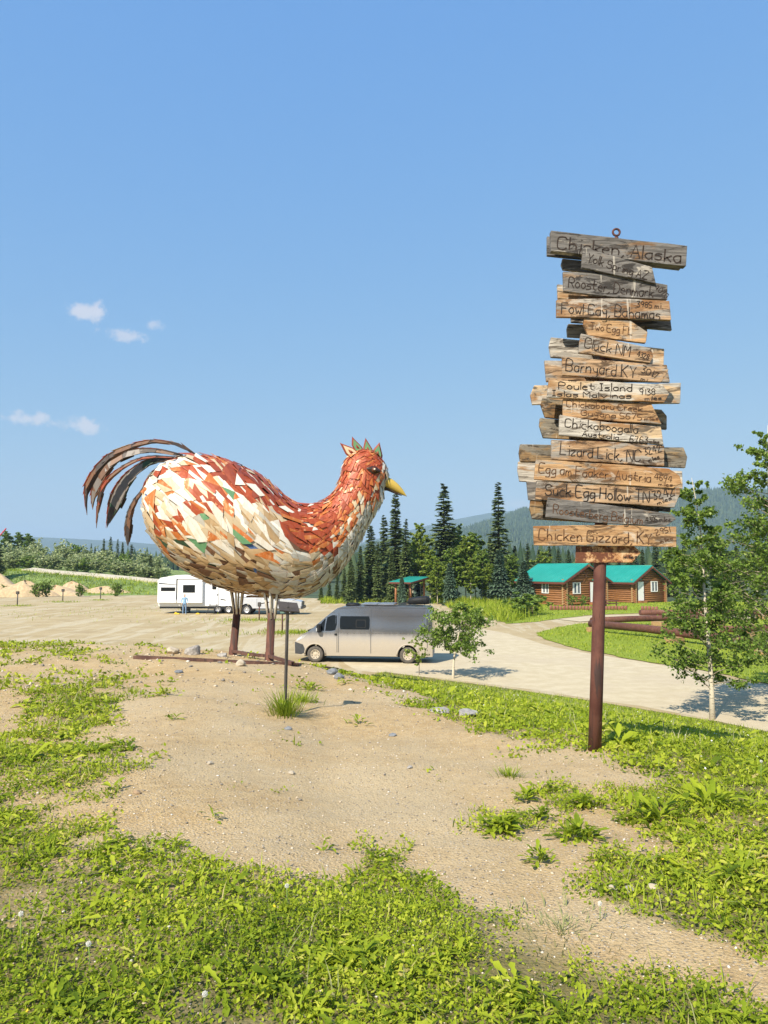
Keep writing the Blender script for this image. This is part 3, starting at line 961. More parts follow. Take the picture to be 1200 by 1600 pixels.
LSP = [(105, 853, 196, 'tiny far spruce, leftmost of a pair above the shrubs'), (111, 852, 205, 'tiny far spruce, right one of a pair above the shrubs'), (143, 848, 190, 'small far spruce with a thin ragged top above the shrubs'), (149, 853, 200, 'short far spruce close beside the ragged one'),
       (162.5, 840, 188, 'leftmost of the four dark spruces left of the tail tip'), (173, 837, 186, 'tallest of the four dark spruces left of the lowest tail feather'), (184, 841, 190, 'third of the four dark spruces, beside the tallest'), (192, 846, 194, 'thinnest of the four dark spruces, just left of the lowest tail feather'), (206, 849, 186, 'broad spruce right below the tip of the lowest tail feather')]
for i, (px, top, Y, lb) in enumerate(LSP): spruce_at(px, top, None, Y, i % 4, lb, 1.1 if i != 8 else 1.7, 2.5, 'far spruces above the willow bank')
spruce_at(236, 866, None, 140, 3, 'dark spruce above the rear end of the white trailer', 1.6, 0.5, None)
spruce_at(250, 874, None, 146, 1, 'spruce half hidden by the metal belly above the trailer roof', 1.6, 0.5, None)
spruce_at(-6, 826, None, 118, 3, 'dark spruce cut by the left edge of the picture', 1.5, 1.0, None)
o = tree('young_spruce', BLU[0], (gnd(781, 942).x, gnd(781, 942).y, 0), 1.0, (1.05, 1.05, 1.22), 'bluish young spruce in front of the ragged tall spruce', 'spruce tree')
o = tree('young_spruce', BLU[1], (gnd(819, 945).x, gnd(819, 945).y, 0), 2.0, (1.0, 1.0, .96), 'bluish young spruce against the left end of the near cabin', 'spruce tree')
o = tree('young_spruce', BLU[0], (gnd(628, 946).x, gnd(628, 946).y, 0), 2.6, (.45, .45, .62), 'little yellow-green spruce left of the shelter posts', 'spruce tree')
o = tree('young_spruce', BLU[1], (gnd(703, 946).x, gnd(703, 946).y, 0), .6, (.75, .75, .9), 'small dark spruce right of the shelter, in the aspens', 'spruce tree')

asp_r = lambda w: (lambda t: w*max(0.05, math.sin(min(1, (t+.05))*math.pi*.92)**.7))
ASP = [decid_meshes(201, 9, .18, asp_r(1.4), 60, 5200, .34, 'light_aspen_leaf', .07), decid_meshes(202, 9, .2, asp_r(1.6), 64, 5600, .34, 'aspen_leaf', .07), decid_meshes(203, 9, .15, asp_r(1.25), 58, 4800, .33, 'light_aspen_leaf', .06)]
for (px, top, Y, v, lb, w) in ((657, 819, 97, 0, 'pale aspen between the beak and the tallest spruce', 1.0), (714, 820, 99, 2, 'pale pointed aspen right beside the tallest spruce', 1.1), (727, 838, 95, 0, 'yellowish aspen midway between the two tall spruces', 1.2),
                               (742, 835, 97, 1, 'rounded aspen left of the ragged spruce', 1.3), (672, 860, 90, 0, 'bright green aspen just right of the teal shelter', 1.4), (683, 872, 86, 2, 'short bright aspen close to the right shelter post', 1.4),
                               (753, 860, 92, 1, 'dull green aspen above the meadow, left of the bluish spruce', 1.4), (705, 858, 92, 1, 'full aspen at the foot of the tallest spruce', 1.5), (735, 872, 89, 0, 'low aspen behind the tall meadow grass', 1.5),
                               (797, 868, 95, 1, 'aspen between the two bluish young spruces', 1.3), (645, 850, 104, 1, 'dark aspen behind the shelter', 1.4), (762, 880, 90, 2, 'small aspen left of the bluish spruce by the meadow', 1.5),
                               (848, 862, 106, 0, 'pale tree tops above the left end of the near cabin roof', 1.5), (1060, 858, 100, 0, 'leafy tree right of the second cabin, behind the birch', 2.0), (1120, 845, 96, 1, 'leafy tree seen through the birch branches', 2.0), (1180, 850, 92, 0, 'leafy tree far right behind the rusty pipes', 2.0)):
    zt = at(px, top, Y).z; s = zt/9.0
    tree('aspen_tree', ASP[v], ((px-600)/F*Y, Y, -.05), random.uniform(0, 6), (s*w, s*w, s), lb, 'aspen tree', 'aspens among the spruces')

# broadleaf tree tops at the far left, willow thicket on the bank
WIL = [decid_meshes(211, 4.6, .05, lambda t: 2.3*max(.1, math.sin((t*.8+.15)*math.pi)), 40, 2300, .40, 'willow_leaf', .06, elev=(.5,1.2), bark='spruce_bark'), decid_meshes(212, 4.6, .05, lambda t: 2.6*max(.1, math.sin((t*.8+.15)*math.pi)), 40, 2500, .42, 'willow_leaf', .06, elev=(.5,1.2), bark='spruce_bark'),
       decid_meshes(213, 4.6, .05, lambda t: 2.0*max(.1, math.sin((t*.8+.15)*math.pi)), 40, 2300, .40, 'aspen_leaf', .06, elev=(.5,1.2), bark='spruce_bark')]
rw = random.Random(5)
def bz(x, y): return float(bankH(np.array(x), np.array(y)))
for row, (Y, topy, n_) in enumerate(((139, 877, 21), (149, 869, 21), (160, 861, 19), (172, 855, 18))):
    for i in range(n_):
        px = -200 + i*470/n_ + rw.uniform(-8, 8)
        drop = max(0, (px-60))*.10
        x = (px-600)/F*Y; z0 = max(bz(x, Y), 0)-.2
        zt = at(px, topy + drop*(1.15 if row > 1 else .9) + rw.uniform(-5, 5), Y).z
        s = max(.5, (zt-z0)/4.6)
        tree('willow_shrub', WIL[rw.choice((0, 0, 1, 1, 2))], (x, Y, z0), rw.uniform(0, 6), (max(.9, s*.9), max(.9, s*.9), s), 'grey-green willow shrub in the thicket on the far left bank', 'shrub', 'willow thicket on the far bank')
for (px, top, Y, lb) in ((10, 832, 178, 'leafy tree top at the left edge above the willow thicket'), (30, 834, 182, 'round tree crown above the thicket, second from the left edge'), (45, 836, 178, 'rightmost round tree crown above the willow thicket')):
    zt = at(px, top, Y).z; tree('broadleaf_tree', ASP[1], ((px-600)/F*Y, Y, 2), 1, ((zt-2)/9*1.2,)*2+((zt-2)/9,), lb, 'tree')

# the birches beside the drive
b1 = decid_meshes(221, 6.75, .12, lambda t: 1.75*(1-t)**.6*(.45+.55*min(1, t/.25)) + .10, 74, 15500, .092, 'aspen_leaf', .074, lean=(-.30, .1), elev=(.0,.75))
p = gnd(1113, 1124)
tree('birch_tree', b1, (p.x, p.y, float(H(np.array(p.x), np.array(p.y)))-.02), 0, 1.0, 'slender white-stemmed birch beside the drive, whole crown in view', 'birch tree')
b2 = decid_meshes(222, 8.6, .10, lambda t: 2.5*(1-t)**.55*(.5+.5*min(1, t/.2)) + .12, 84, 22000, .098, 'aspen_leaf', .11, lean=(-.2, 0), elev=(.05,.8))
p = at(1216, 1075, 24.0)
tree('birch_tree', b2, (p.x, p.y, 0), .7, 1.0, 'taller birch cut by the right edge of the picture', 'birch tree')
b3 = decid_meshes(223, 2.75, .36, lambda t: 1.68*max(.12, math.sin(min(1,(t-.30)/.7+.12)*math.pi*.9)), 48, 7800, .10, 'aspen_leaf', .055, lean=(.55,.2), elev=(-.10,.45), droop=.03)
p = gnd(708, 1060)
tree('birch_sapling', b3, (p.x, p.y, float(H(np.array(p.x), np.array(p.y)))), 0.0, 1.0, 'small spreading birch behind the rear end of the van', 'birch tree')
b4 = decid_meshes(224, 1.35, .25, lambda t: .62*max(.12, math.sin(min(1,(t-.2)/.8+.1)*math.pi*.9)), 16, 900, .08, 'light_aspen_leaf', .016, elev=(.2,.8), bark='spruce_bark')
p = gnd(655, 1054)
tree('birch_sapling', b4, (p.x, p.y, float(H(np.array(p.x), np.array(p.y)))), 0.2, 1.0, 'knee-high leafy sapling in front of the van rear wheel', 'birch tree')

# ================================================================== helpers on the mound
def Hs(x, y): return float(H(np.array(float(x)), np.array(float(y))))
def ghit(px, py, off=0.0):
    """where the line of sight through a photo pixel meets the mound (or the lot)"""
    d = px_ray(px, py); o = Vector((0, 0, EYE)); t = .5; prev = o
    while t < 60:
        p = o + d*t
        if p.z < max(Hs(p.x, p.y), 0.0) + off:
            lo, hi = t-.1, t
            for _ in range(18):
                m = (lo+hi)/2; q = o + d*m
                if q.z < max(Hs(q.x, q.y), 0.0) + off: hi = m
                else: lo = m
            return o + d*hi
        t += .1
    return o + d*t

def catmull(P, f):
    n = len(P); i = min(max(int(f), 0), n-2); t = f-i
    p0 = P[max(i-1, 0)]; p1 = P[i]; p2 = P[i+1]; p3 = P[min(i+2, n-1)]
    return .5*((2*p1) + (p2-p0)*t + (2*p0-5*p1+4*p2-p3)*t*t + (3*p1-p0-3*p2+p3)*t*t*t)

# ================================================================== THE METAL CHICKEN
CY = 17.0
CROOT = Vector((at(400, 1015, CY).x, CY, 2.25))
chicken = empty('chicken_sculpture', CROOT, 0, 'giant metal chicken clad in red, white and cream scrap plates, facing right', 'sculpture')
def cl(px, py, dy=0.0):
    return at(px, py, CY+dy) - CROOT
_sec = [  # top px, bottom px, lateral half width in px
    ((226,782),(226,788),3), ((231,761),(229,806),24), ((243,742),(238,831),45), ((266,724),(257,860),63), ((300,714),(290,889),78),
    ((340,717),(336,912),88), ((380,731),(386,927),90), ((415,751),(434,933),86), ((441,773),(472,930),76), ((466,788),(504,915),62),
    ((490,788),(534,888),50), ((510,781),(556,856),41), ((525,765),(572,827),36), ((533,745),(586,802),33), ((537,727),(597,784),31),
    ((544,713),(600,765),30), ((559,705),(606,751),27), ((578,704),(604,733),20), ((592,712),(598,719),4)]
_U3 = CY/F
_tops = [np.array(cl(*a)) for a, b, w in _sec]; _bots = [np.array(cl(*b)) for a, b, w in _sec]; _wid = [w*_U3 for a, b, w in _sec]
NS = len(_sec)-1
def S(s, th):
    s = min(max(s, 0.0), NS-1e-6)
    T = catmull(_tops, s); B = catmull(_bots, s); w = max(.01, catmull(_wid, s))
    c = (T+B)/2; u = (T-B)/2
    ct, st = math.cos(th), math.sin(th)
    e = .92
    ct = math.copysign(abs(ct)**e, ct); st = math.copysign(abs(st)**e, st)
    return c + u*ct + np.array((0, -w*st, 0))
def Sn(s, th):
    e = .02
    a = S(min(s+e, NS), th)-S(max(s-e, 0), th); b = S(s, th+e)-S(s, th-e)
    n = np.cross(b, a); L = np.linalg.norm(n)
    n = n/L if L > 1e-9 else np.array((0,-1.,0))
    c = (catmull(_tops, s)+catmull(_bots, s))/2
    if np.dot(n, S(s, th)-c) < 0: n = -n
    return n, a/.04, b/.04
# inner shell, dark rusty sheet seen in the cracks
mb = MB(); nu, nv = 72, 40
vs = []
for i in range(nu+1):
    s = NS*i/nu
    for k in range(nv):
        th = 2*math.pi*k/nv - math.pi
        p = S(s, th); n_, _, _ = Sn(s, th); vs.append(p - n_*.035)
mb.add(vs, [(i*nv+k, i*nv+(k+1) % nv, (i+1)*nv+(k+1) % nv, (i+1)*nv+k) for i in range(nu) for k in range(nv)], 0, True)
mb.build('body_shell', M['rust_dark'], chicken)

# scrap plates: the skin is cut again and again by slanting lines until the shards are small enough
crng = random.Random(11)
PLATES = []
def _clip(poly, p, d):
    A, B = [], []
    n = len(poly)
    sd = [(q[0]-p[0])*d[1]-(q[1]-p[1])*d[0] for q in poly]
    for i in range(n):
        a, b = poly[i], poly[(i+1) % n]; sa, sb = sd[i], sd[(i+1) % n]
        if sa >= 0: A.append(a)
        if sa <= 0: B.append(a)
        if sa*sb < 0:
            t = sa/(sa-sb); q = (a[0]+(b[0]-a[0])*t, a[1]+(b[1]-a[1])*t); A.append(q); B.append(q)
    return A, B
def split(poly, depth=0):
    cx = sum(q[0] for q in poly)/len(poly); cy = sum(q[1] for q in poly)/len(poly)
    _, a, b = Sn(cx, cy); a = max(np.linalg.norm(a), 1e-3); b = max(np.linalg.norm(b), 1e-3)
    m = [((q[0]-cx)*a, (q[1]-cy)*b) for q in poly]
    ar = abs(sum(m[i][0]*m[(i+1) % len(m)][1]-m[(i+1) % len(m)][0]*m[i][1] for i in range(len(m))))/2
    if cx < 7.5: tgt = .031
    elif cx < 10: tgt = .031 + (cx-7.5)/2.5*(.011-.031)
    else: tgt = .0092
    if abs(cy) > 2.0 and cx < 9: tgt *= .8
    if depth > 16 or ar < tgt*crng.choice((.35, .5, .8, 1.1, 1.5, 2.0))*crng.uniform(.8, 1.2):
        if ar > .0012 and len(poly) >= 3: PLATES.append((poly, cx, cy, ar))
        return
    sg = 1 if cy >= 0 else -1
    fl = (.62 if cx < 7 else max(.0, .62-(cx-7)*.25))*sg
    if abs(cy) > 2.1: fl *= .3
    f = (math.cos(fl), math.sin(fl)); c_ = (-f[1], f[0])
    lf = max(q[0]*f[0]+q[1]*f[1] for q in m)-min(q[0]*f[0]+q[1]*f[1] for q in m)
    lc = max(q[0]*c_[0]+q[1]*c_[1] for q in m)-min(q[0]*c_[0]+q[1]*c_[1] for q in m)
    if lf > lc*crng.uniform(1.5, 2.6): an = fl + math.pi/2 + crng.choice((-1, 1))*crng.uniform(.15, .85)
    else: an = fl + crng.uniform(-.32, .32)
    o = (crng.uniform(-.16, .16)*lf, crng.uniform(-.16, .16)*lc)
    p = (o[0]*f[0]+o[1]*c_[0], o[0]*f[1]+o[1]*c_[1])
    A, B = _clip(m, p, (math.cos(an), math.sin(an)))
    if len(A) < 3 or len(B) < 3: PLATES.append((poly, cx, cy, ar)); return
    for q in (A, B): split([(x/a+cx, y/b+cy) for x, y in q], depth+1)
NI, NJ = 6, 6
for i in range(NI):
    for j in range(NJ):
        s0, s1 = NS*i/NI, NS*(i+1)/NI; t0, t1 = -math.pi+2*math.pi*j/NJ, -math.pi+2*math.pi*(j+1)/NJ
        split([(s0,t0),(s1,t0),(s1,t1),(s0,t1)])

def topline(px):
    xs_ = [a[0] for a, b, w in _sec[:12]]; ys_ = [a[1] for a, b, w in _sec[:12]]
    return float(np.interp(px, xs_, ys_))
def pick(r, *opts):
    acc_ = 0
    for nme, pr in opts:
        acc_ += pr
        if r < acc_: return nme
    return opts[-1][0]
ACC = {'green': [(357,775),(315,807),(315,841),(378,838),(305,845)], 'dark_green': [(253,845),(285,850),(330,878)], 'blue': [(388,852),(421,762),(232,773),(395,893)], 'brown': [(345,880),(300,890)]}
def plate_colour(s, th, r, px, py):
    q = abs(th)/math.pi
    if s > 10.2:
        front = .66 if s < 13.2 else .80
        if q > front: return pick(r, ('white',.42),('grey',.38),('cream',.2))
        if q > front-.13: return pick(r, ('orange',.34),('cream',.2),('white',.16),('red',.2),('grey',.1))
        if q < .10 and s > 11: return pick(r, ('cream',.35),('red',.45),('white',.2))
        return pick(r, ('red',.74),('orange',.20),('brick',.04),('cream',.02))
    d = py - topline(px)
    cl_ = float(vnoise(np.array(px*.045+3), np.array(py*.06), 5))
    if px > 438 and d < 62 + (px-438)*.28: return pick(r, ('red',.72),('orange',.14),('brick',.06),('white',.08))
    if px > 300 and d < 36: return pick(r, ('red',.44),('brick',.26),('white',.20),('orange',.06),('cream',.04))
    if 278 < px < 352 and 725 < py < 803: return pick(r, ('red',.60 if cl_ > .38 else .28),('orange',.08),('white',.33),('cream',.2))
    if 245 < px <= 300 and 735 < py < 835 and cl_ > .50: return pick(r, ('orange',.35),('red',.25),('white',.3),('cream',.1))
    if 340 < px < 400 and 745 < py < 815 and cl_ > .50: return pick(r, ('red',.42),('orange',.15),('white',.43))
    if 415 < px < 500 and 840 < py < 885 and cl_ > .52: return pick(r, ('orange',.38),('cream',.3),('white',.32))
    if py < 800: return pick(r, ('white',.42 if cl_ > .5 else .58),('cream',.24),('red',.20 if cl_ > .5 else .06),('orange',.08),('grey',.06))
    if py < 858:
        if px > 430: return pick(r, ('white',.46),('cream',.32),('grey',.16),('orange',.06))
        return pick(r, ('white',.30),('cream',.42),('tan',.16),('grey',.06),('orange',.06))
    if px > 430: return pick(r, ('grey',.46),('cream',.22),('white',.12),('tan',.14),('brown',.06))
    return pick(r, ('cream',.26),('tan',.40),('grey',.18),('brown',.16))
KEYS = ['white','cream','tan','grey','red','brick','orange','green','dark_green','blue','brown']
PM = {k: M['plate_'+k] for k in KEYS}
recs = []
for poly, cx, cy, ar in PLATES:
    c = S(cx, cy); n_, a, b = Sn(cx, cy)
    cm = S(cx, abs(cy)) + np.array(CROOT)
    px, py = to_px(cm[0], cm[1], cm[2]); px = float(px); py = float(py)
    cw = c + np.array(CROOT); view = np.array((0,0,EYE))-cw; view /= np.linalg.norm(view)
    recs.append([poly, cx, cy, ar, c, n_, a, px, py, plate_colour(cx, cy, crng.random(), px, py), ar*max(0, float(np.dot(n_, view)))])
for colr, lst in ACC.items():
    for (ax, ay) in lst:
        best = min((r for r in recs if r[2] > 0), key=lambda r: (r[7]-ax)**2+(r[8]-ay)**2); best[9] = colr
for r in recs:   # far flank repeats the near one loosely
    if r[2] < 0 and crng.random() < .012: r[9] = crng.choice(('green','blue'))
def plate_geo(r):
    poly, cx, cy, ar, c, n_, a = r[:7]
    P = np.array([S(*q) for q in poly])
    cc = P.mean(0)
    x = a/np.linalg.norm(a); x = x-n_*np.dot(x, n_); x /= np.linalg.norm(x); y = np.cross(n_, x)
    lx = (P-cc)@x; ly = (P-cc)@y
    grow = 1.10
    k = crng.uniform(.0, .16) if cx < 9 else crng.uniform(.06, .24)     # tail-side edge stands proud like a shingle
    k2 = crng.uniform(-.13, .13)
    sz = math.sqrt(ar)
    base = cc + n_*(crng.uniform(.004, .06)*min(1, sz/.2) + .004)
    dz = -lx*k + ly*k2
    top = base + np.outer(lx*grow, x) + np.outer(ly*grow, y) + np.outer(dz, n_)
    bot = top - n_*.007
    m = len(poly)
    ctr = top.mean(0) + n_*.004
    V = np.concatenate([top, bot, ctr[None]])
    Fs = [(i, (i+1) % m, 2*m) for i in range(m)] + [(i, m+i, m+(i+1) % m, (i+1) % m) for i in range(m)]
    e1 = top[1]-top[0]; e2 = ctr-top[0]
    if np.dot(np.cross(e1, e2), n_) < 0: Fs = [tuple(reversed(f)) for f in Fs]
    E = [1.0]*(2*m) + [0.0]
    return V, Fs, E
def set_attr(me, name, vals):
    a = me.attributes.new(name, 'FLOAT', 'POINT'); a.data.foreach_set('value', np.asarray(vals, dtype=np.float32))
recs.sort(key=lambda r: -r[10])
rest = [[], [], [], [], []]
for i, r in enumerate(recs):
    V, Fs, E = plate_geo(r)
    sh = crng.random()
    if i < 300:
        me = bpy.data.meshes.new('feather_plate'); o_ = V.mean(0)
        me.from_pydata([tuple(p) for p in V], [], Fs); me.materials.append(PM[r[9]])
        set_attr(me, 'edge', E); set_attr(me, 'shade', [sh]*len(E)); me.update()
        link('feather_plate', me, chicken)
    else:
        b = len(rest[0]); rest[0] += [tuple(p) for p in V]; rest[1] += [tuple(b+k for k in f) for f in Fs]
        rest[2] += E; rest[3] += [sh]*len(E); rest[4] += [KEYS.index(r[9])]*len(Fs)
me = bpy.data.meshes.new('small_feather_plates'); me.from_pydata(rest[0], [], rest[1])
for k in KEYS: me.materials.append(PM[k])
me.polygons.foreach_set('material_index', rest[4]); set_attr(me, 'edge', rest[2]); set_attr(me, 'shade', rest[3]); me.update()
tag(link('small_feather_plates', me, chicken), kind='stuff')

# tail feathers: V-folded blades of overlapping sheet pieces along a curved rib
def tail(pts, w, dy, cols, inner, k0=0.0, out_in=(1.0, .8)):
    P = [np.array(cl(a, b, dy + dd)) for (a, b, dd) in pts]
    root = bpy.data.objects.new('tail_feather', None)
    n = 15; L = len(P)-1
    C = [catmull(P, L*i/n) for i in range(n+1)]
    t = MB(); t.tube([Vector(c) for c in C], [.035*(1-i/n*.6) for i in range(n+1)], 6)
    rib = t.build('tail_feather', M['rust_dark'], chicken)
    def wf(u): return w*min(1, .22+1.15*u)*(1 if u < .80 else max(.08, 1-(u-.80)/.20))
    for i in range(n):
        for side in (0, 1, 2):          # outer vane, inner near vane, inner far vane
            u0, u1 = i/n, min(1, (i+1.35)/n)
            a, b = C[i], catmull(P, L*u1)
            tg = b-a; ln = np.linalg.norm(tg)
            if ln < .01: continue
            tg /= ln
            nn = np.cross(np.array((0,-1.,0)), tg)
            if nn[2] < 0 and i < 3: nn = -nn
            # outward = left/up side of the arch
            outw = np.array((tg[2], 0, -tg[0])); outw = outw if outw[0]*-1+outw[2]*.7 > 0 else -outw
            w0, w1 = wf(u0), wf(u1)
            j = crng.uniform(.85, 1.15)
            if side == 0: dv = outw*out_in[0]*.45 + np.array((0,-.15,0))
            else: dv = -outw*out_in[1] + np.array((0, -.30 if side == 1 else .45, 0))
            lift = np.array((0, -.012*(i % 2)-.006*side, 0))
            e = crng.uniform(-.04, .04)
            poly = [a+lift, b+lift, b+lift+dv*w1*j+tg*(.10+e), a+lift+dv*w0*j+tg*(.03+e)]
            mm = MB(); nrm = np.cross(poly[1]-poly[0], poly[3]-poly[0]); nl = np.linalg.norm(nrm)
            if nl < 1e-6: continue
            nrm = nrm/nl*.008
            mm.prism([Vector(q) for q in poly], Vector(nrm))
            me_ = mm.mesh('vane_plate', M['plate_'+(crng.choice(cols) if side == 0 else crng.choice(inner))])  # inner vanes: dark rust tones, with underside shade put into the plate colours
            set_attr(me_, 'edge', [1, .3, .9, 1]*2); set_attr(me_, 'shade', [crng.random()]*8)
            link('vane_plate', me_, rib)
    bpy.data.objects.remove(root)
def zt(pts): return [(110+x/4.0, 670+y/4.0, d) for x, y, d in pts]
tail(zt([(800,178,0),(700,108,0),(620,84,-.05),(530,72,-.1),(440,84,-.15),(350,112,-.2),(240,160,-.3),(160,240,-.35),(105,330,-.4),(90,400,-.4),(100,505,-.4)]), .21, -.05, ['red','brick','tan','red'], ['brown','black','black'], out_in=(.35, .5))
tail(zt([(700,168,.2),(600,140,.2),(500,125,.2),(400,130,.15),(300,165,.15),(215,230,.1),(165,310,.1),(135,390,.1),(135,470,.1)]), .22, .15, ['red','brick','brown'], ['steel','brown','black'], out_in=(.4, .8))
tail(zt([(690,182,-.1),(600,178,-.1),(520,172,-.15),(420,190,-.2),(330,235,-.25),(250,295,-.3),(205,350,-.3),(182,410,-.3),(170,490,-.3),(164,590,-.3)]), .13, -.1, ['red','brick','brown'], ['brick','brown','black'], out_in=(.5, .5))
tail(zt([(640,190,.1),(540,182,0),(460,205,0),(370,265,0),(310,330,0),(270,400,0),(245,480,0),(228,585,0)]), .27, .1, ['red','brick','brown'], ['steel','dark_green','steel','black'], out_in=(.3, 1.0))
tail(zt([(480,330,.1),(445,390,0),(405,440,0),(370,510,0),(355,580,0),(350,650,0),(356,710,0)]), .17, -.1, ['black','brown','steel'], ['black','brown'], out_in=(.5, .6))
tail(zt([(640,200,-.2),(560,240,-.2),(510,280,-.2),(480,330,-.2),(462,380,-.2)]), .18, -.2, ['black','grey','brick'], ['black','brown'], out_in=(.5, .5))

# comb
def comb(tip, b0, b1, outer, inner, dy):
    T_, A_, B_ = (Vector(cl(*q, dy)) for q in (tip, b0, b1))
    m_ = (A_+B_)/2; A_ = A_ + (m_-T_)*.18; B_ = B_ + (m_-T_)*.18
    c_ = (A_+B_+T_)/3; hw = Vector((0, .10, 0))
    s1 = T_.lerp(A_, .6)+(T_.lerp(A_, .6)-c_)*.6; s2 = T_.lerp(B_, .6)+(T_.lerp(B_, .6)-c_)*.6
    mm = MB()
    ring = [T_, s1, A_, B_, s2]
    vs = ring + [c_-hw, c_+hw]
    fs = [(i, (i+1) % 5, 5) for i in range(5)] + [((i+1) % 5, i, 6) for i in range(5)]
    mm.add(vs, fs); me_ = mm.mesh('comb_spike', M['plate_'+outer]); set_attr(me_, 'edge', [1,.8,.6,.6,.8,.3,.3]); set_attr(me_, 'shade', [.6]*7)
    o = link('comb_spike', me_, chicken)
    for sg, cc in ((-1, c_-hw), (1, c_+hw)):
        q = [p.lerp(cc, .30) + Vector((0, sg*.035, 0)) for p in ring]
        m2 = MB(); m2.prism(q[:2]+q[2:4]+q[4:], Vector((0, sg*.008, 0)))
        me_ = m2.mesh('comb_panel', M['plate_'+inner]); set_attr(me_, 'edge', [.5]*10); set_attr(me_, 'shade', [.7]*10)
        link('comb_panel', me_, o)
comb((531,692), (547,716), (560,706), 'brick', 'cream', -.1)
comb((550,682), (553,703), (570,706), 'brick', 'green', .05)
comb((571,684), (569,708), (584,710), 'brick', 'green', -.05)
comb((593,691), (582,710), (597,720), 'brick', 'green', .05)
# beak
def loft(name, rings, mats, parent, n=14, smooth=True):
    mm = MB(); vs = []
    for c, u, hu, hw in rings:
        for k in range(n):
            a = 2*math.pi*k/n; vs.append(Vector(c) + Vector(u)*hu*math.cos(a) + Vector((0, -hw*math.sin(a), 0)))
    fs = [(i*n+k, i*n+(k+1) % n, (i+1)*n+(k+1) % n, (i+1)*n+k) for i in range(len(rings)-1) for k in range(n)]
    fs += [tuple(reversed(range(n))), tuple(range((len(rings)-1)*n, len(rings)*n))]
    mm.add(vs, fs, 0, smooth); return mm.build(name, mats, parent)
def bk_ring(t, b, w):
    T_, B_ = cl(*t), cl(*b); return ((T_+B_)/2, (T_-B_).normalized(), (T_-B_).length/2, w*_U3)
rg_ = [bk_ring((603,744),(595,760),13), bk_ring((608,746),(601,762),11.5), bk_ring((615,750),(610,766),9), bk_ring((622,756),(620,770),6.5), bk_ring((629,764),(628,773.5),3.6), bk_ring((634,772.5),(633.6,775),1.2), bk_ring((635.6,775.4),(635.4,776),.4)]
bo = loft('beak', rg_, M['beak_gold'], chicken)
set_attr(bo.data, 'edge', [.2]*len(bo.data.vertices)); set_attr(bo.data, 'shade', [.9]*len(bo.data.vertices))
lo_ = loft('lower_beak', [bk_ring((596,758),(595,765),10), bk_ring((606,762.5),(606,767),7.5), bk_ring((618,769),(618,772),4), bk_ring((628,774),(628,775),1)], M['rust_dark'], chicken)
# eyes on both sides of the head
def near_param(px, py):
    best = None
    for i in range(130):
        s = 11 + 7*i/130
        for k in range(60):
            th = math.pi*k/60
            p = S(s, th)+np.array(CROOT); x, y = to_px(p[0], p[1], p[2]); d = (x-px)**2+(y-py)**2
            if best is None or d < best[0]: best = (d, s, th)
    return best[1:]
es, et = near_param(584, 735)
for sg in (1, -1):
    c = Vector(S(es, et*sg)); n_ = Vector(Sn(es, et*sg)[0]); c = c + n_*.035
    ax = Vector((1, 0, -.16)); ax = (ax - n_*ax.dot(n_)).normalized(); ay = n_.cross(ax)
    def disc(name, rx, ry, h, mat, parent, off=Vector((0,0,0)), pointy=0.0):
        mm = MB(); N_ = 20; vs = []
        for k in range(N_):
            a = 2*math.pi*k/N_; px_, py_ = math.cos(a), math.sin(a)
            py_ *= (1-pointy*abs(px_)**1.5)
            vs.append(c+off+ax*rx*px_+ay*ry*py_)
        vs += [c+off+n_*h+(p-c-off)*.55 for p in vs[:N_]] + [c+off+n_*h*1.25]
        fs = [(k, (k+1) % N_, N_+(k+1) % N_, N_+k) for k in range(N_)] + [(N_+k, N_+(k+1) % N_, 2*N_) for k in range(N_)]
        if sg < 0: fs = [tuple(reversed(f)) for f in fs]
        mm.add(vs, fs, 0, True); return mm.build(name, mat, parent)
    e_ = disc('eye', .165, .085, .03, M['eye_dark'], chicken, pointy=.55)
    disc('iris', .058, .058, .05, M['eye_ring'], e_, n_*.025)
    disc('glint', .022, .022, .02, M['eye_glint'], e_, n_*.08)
    # brow plate above and pale cheek streak below the eye
# legs
def leg(px0, py0, px1, py1, dy, feet):
    b = at(px0, py0, CY+dy); t = at(px1, py1, CY+dy)
    gz = Hs(b.x, b.y)
    dirv = (t-b).normalized(); b = b + dirv*((gz-.15-b.z)/dirv.z)
    b -= CROOT; t -= CROOT
    m_ = MB(); m_.tube([b, b.lerp(t, .12), b.lerp(t, .125), b.lerp(t, .28), b.lerp(t, .285), t], [.115, .115, .098, .098, .088, .085], 16)
    lg = m_.build('leg', M['rust_leg'], chicken)
    top_c = t
    for k in range(6):
        a = 2*math.pi*k/6 + .5
        p0 = t + Vector((math.cos(a)*.075, math.sin(a)*.075, -.12))
        p1 = t + Vector((math.cos(a)*.19-.02, math.sin(a)*.20, .68))
        r_ = MB(); r_.tube([p0, p1], .024, 7)
        r_.build('rod', M['rod_white'] if k in (1, 3, 4, 5) else M['rust_leg'], lg)
    # sheet-metal thigh funnel above the rods
    f_ = MB(); N_ = 9; vs = []
    for k in range(N_):
        a = 2*math.pi*k/N_
        vs.append(t + Vector((math.cos(a)*.21, math.sin(a)*.21, .44 + .06*math.sin(k*2.3))))
    for k in range(N_):
        a = 2*math.pi*k/N_
        vs.append(t + Vector((math.cos(a)*.50, math.sin(a)*.45, .72)))
    f_.add(vs, [(k, (k+1) % N_, N_+(k+1) % N_, N_+k) for k in range(N_)], 0)
    fo = f_.build('thigh_sheet', M['plate_grey'], lg)
    set_attr(fo.data, 'edge', [.7]*(2*N_)); set_attr(fo.data, 'shade', [.5]*(2*N_))
    return b
nl = leg(421, 1026, 424.5, 958, -.5, 0)
fl_ = leg(365, 1011, 371, 951, .55, 0)
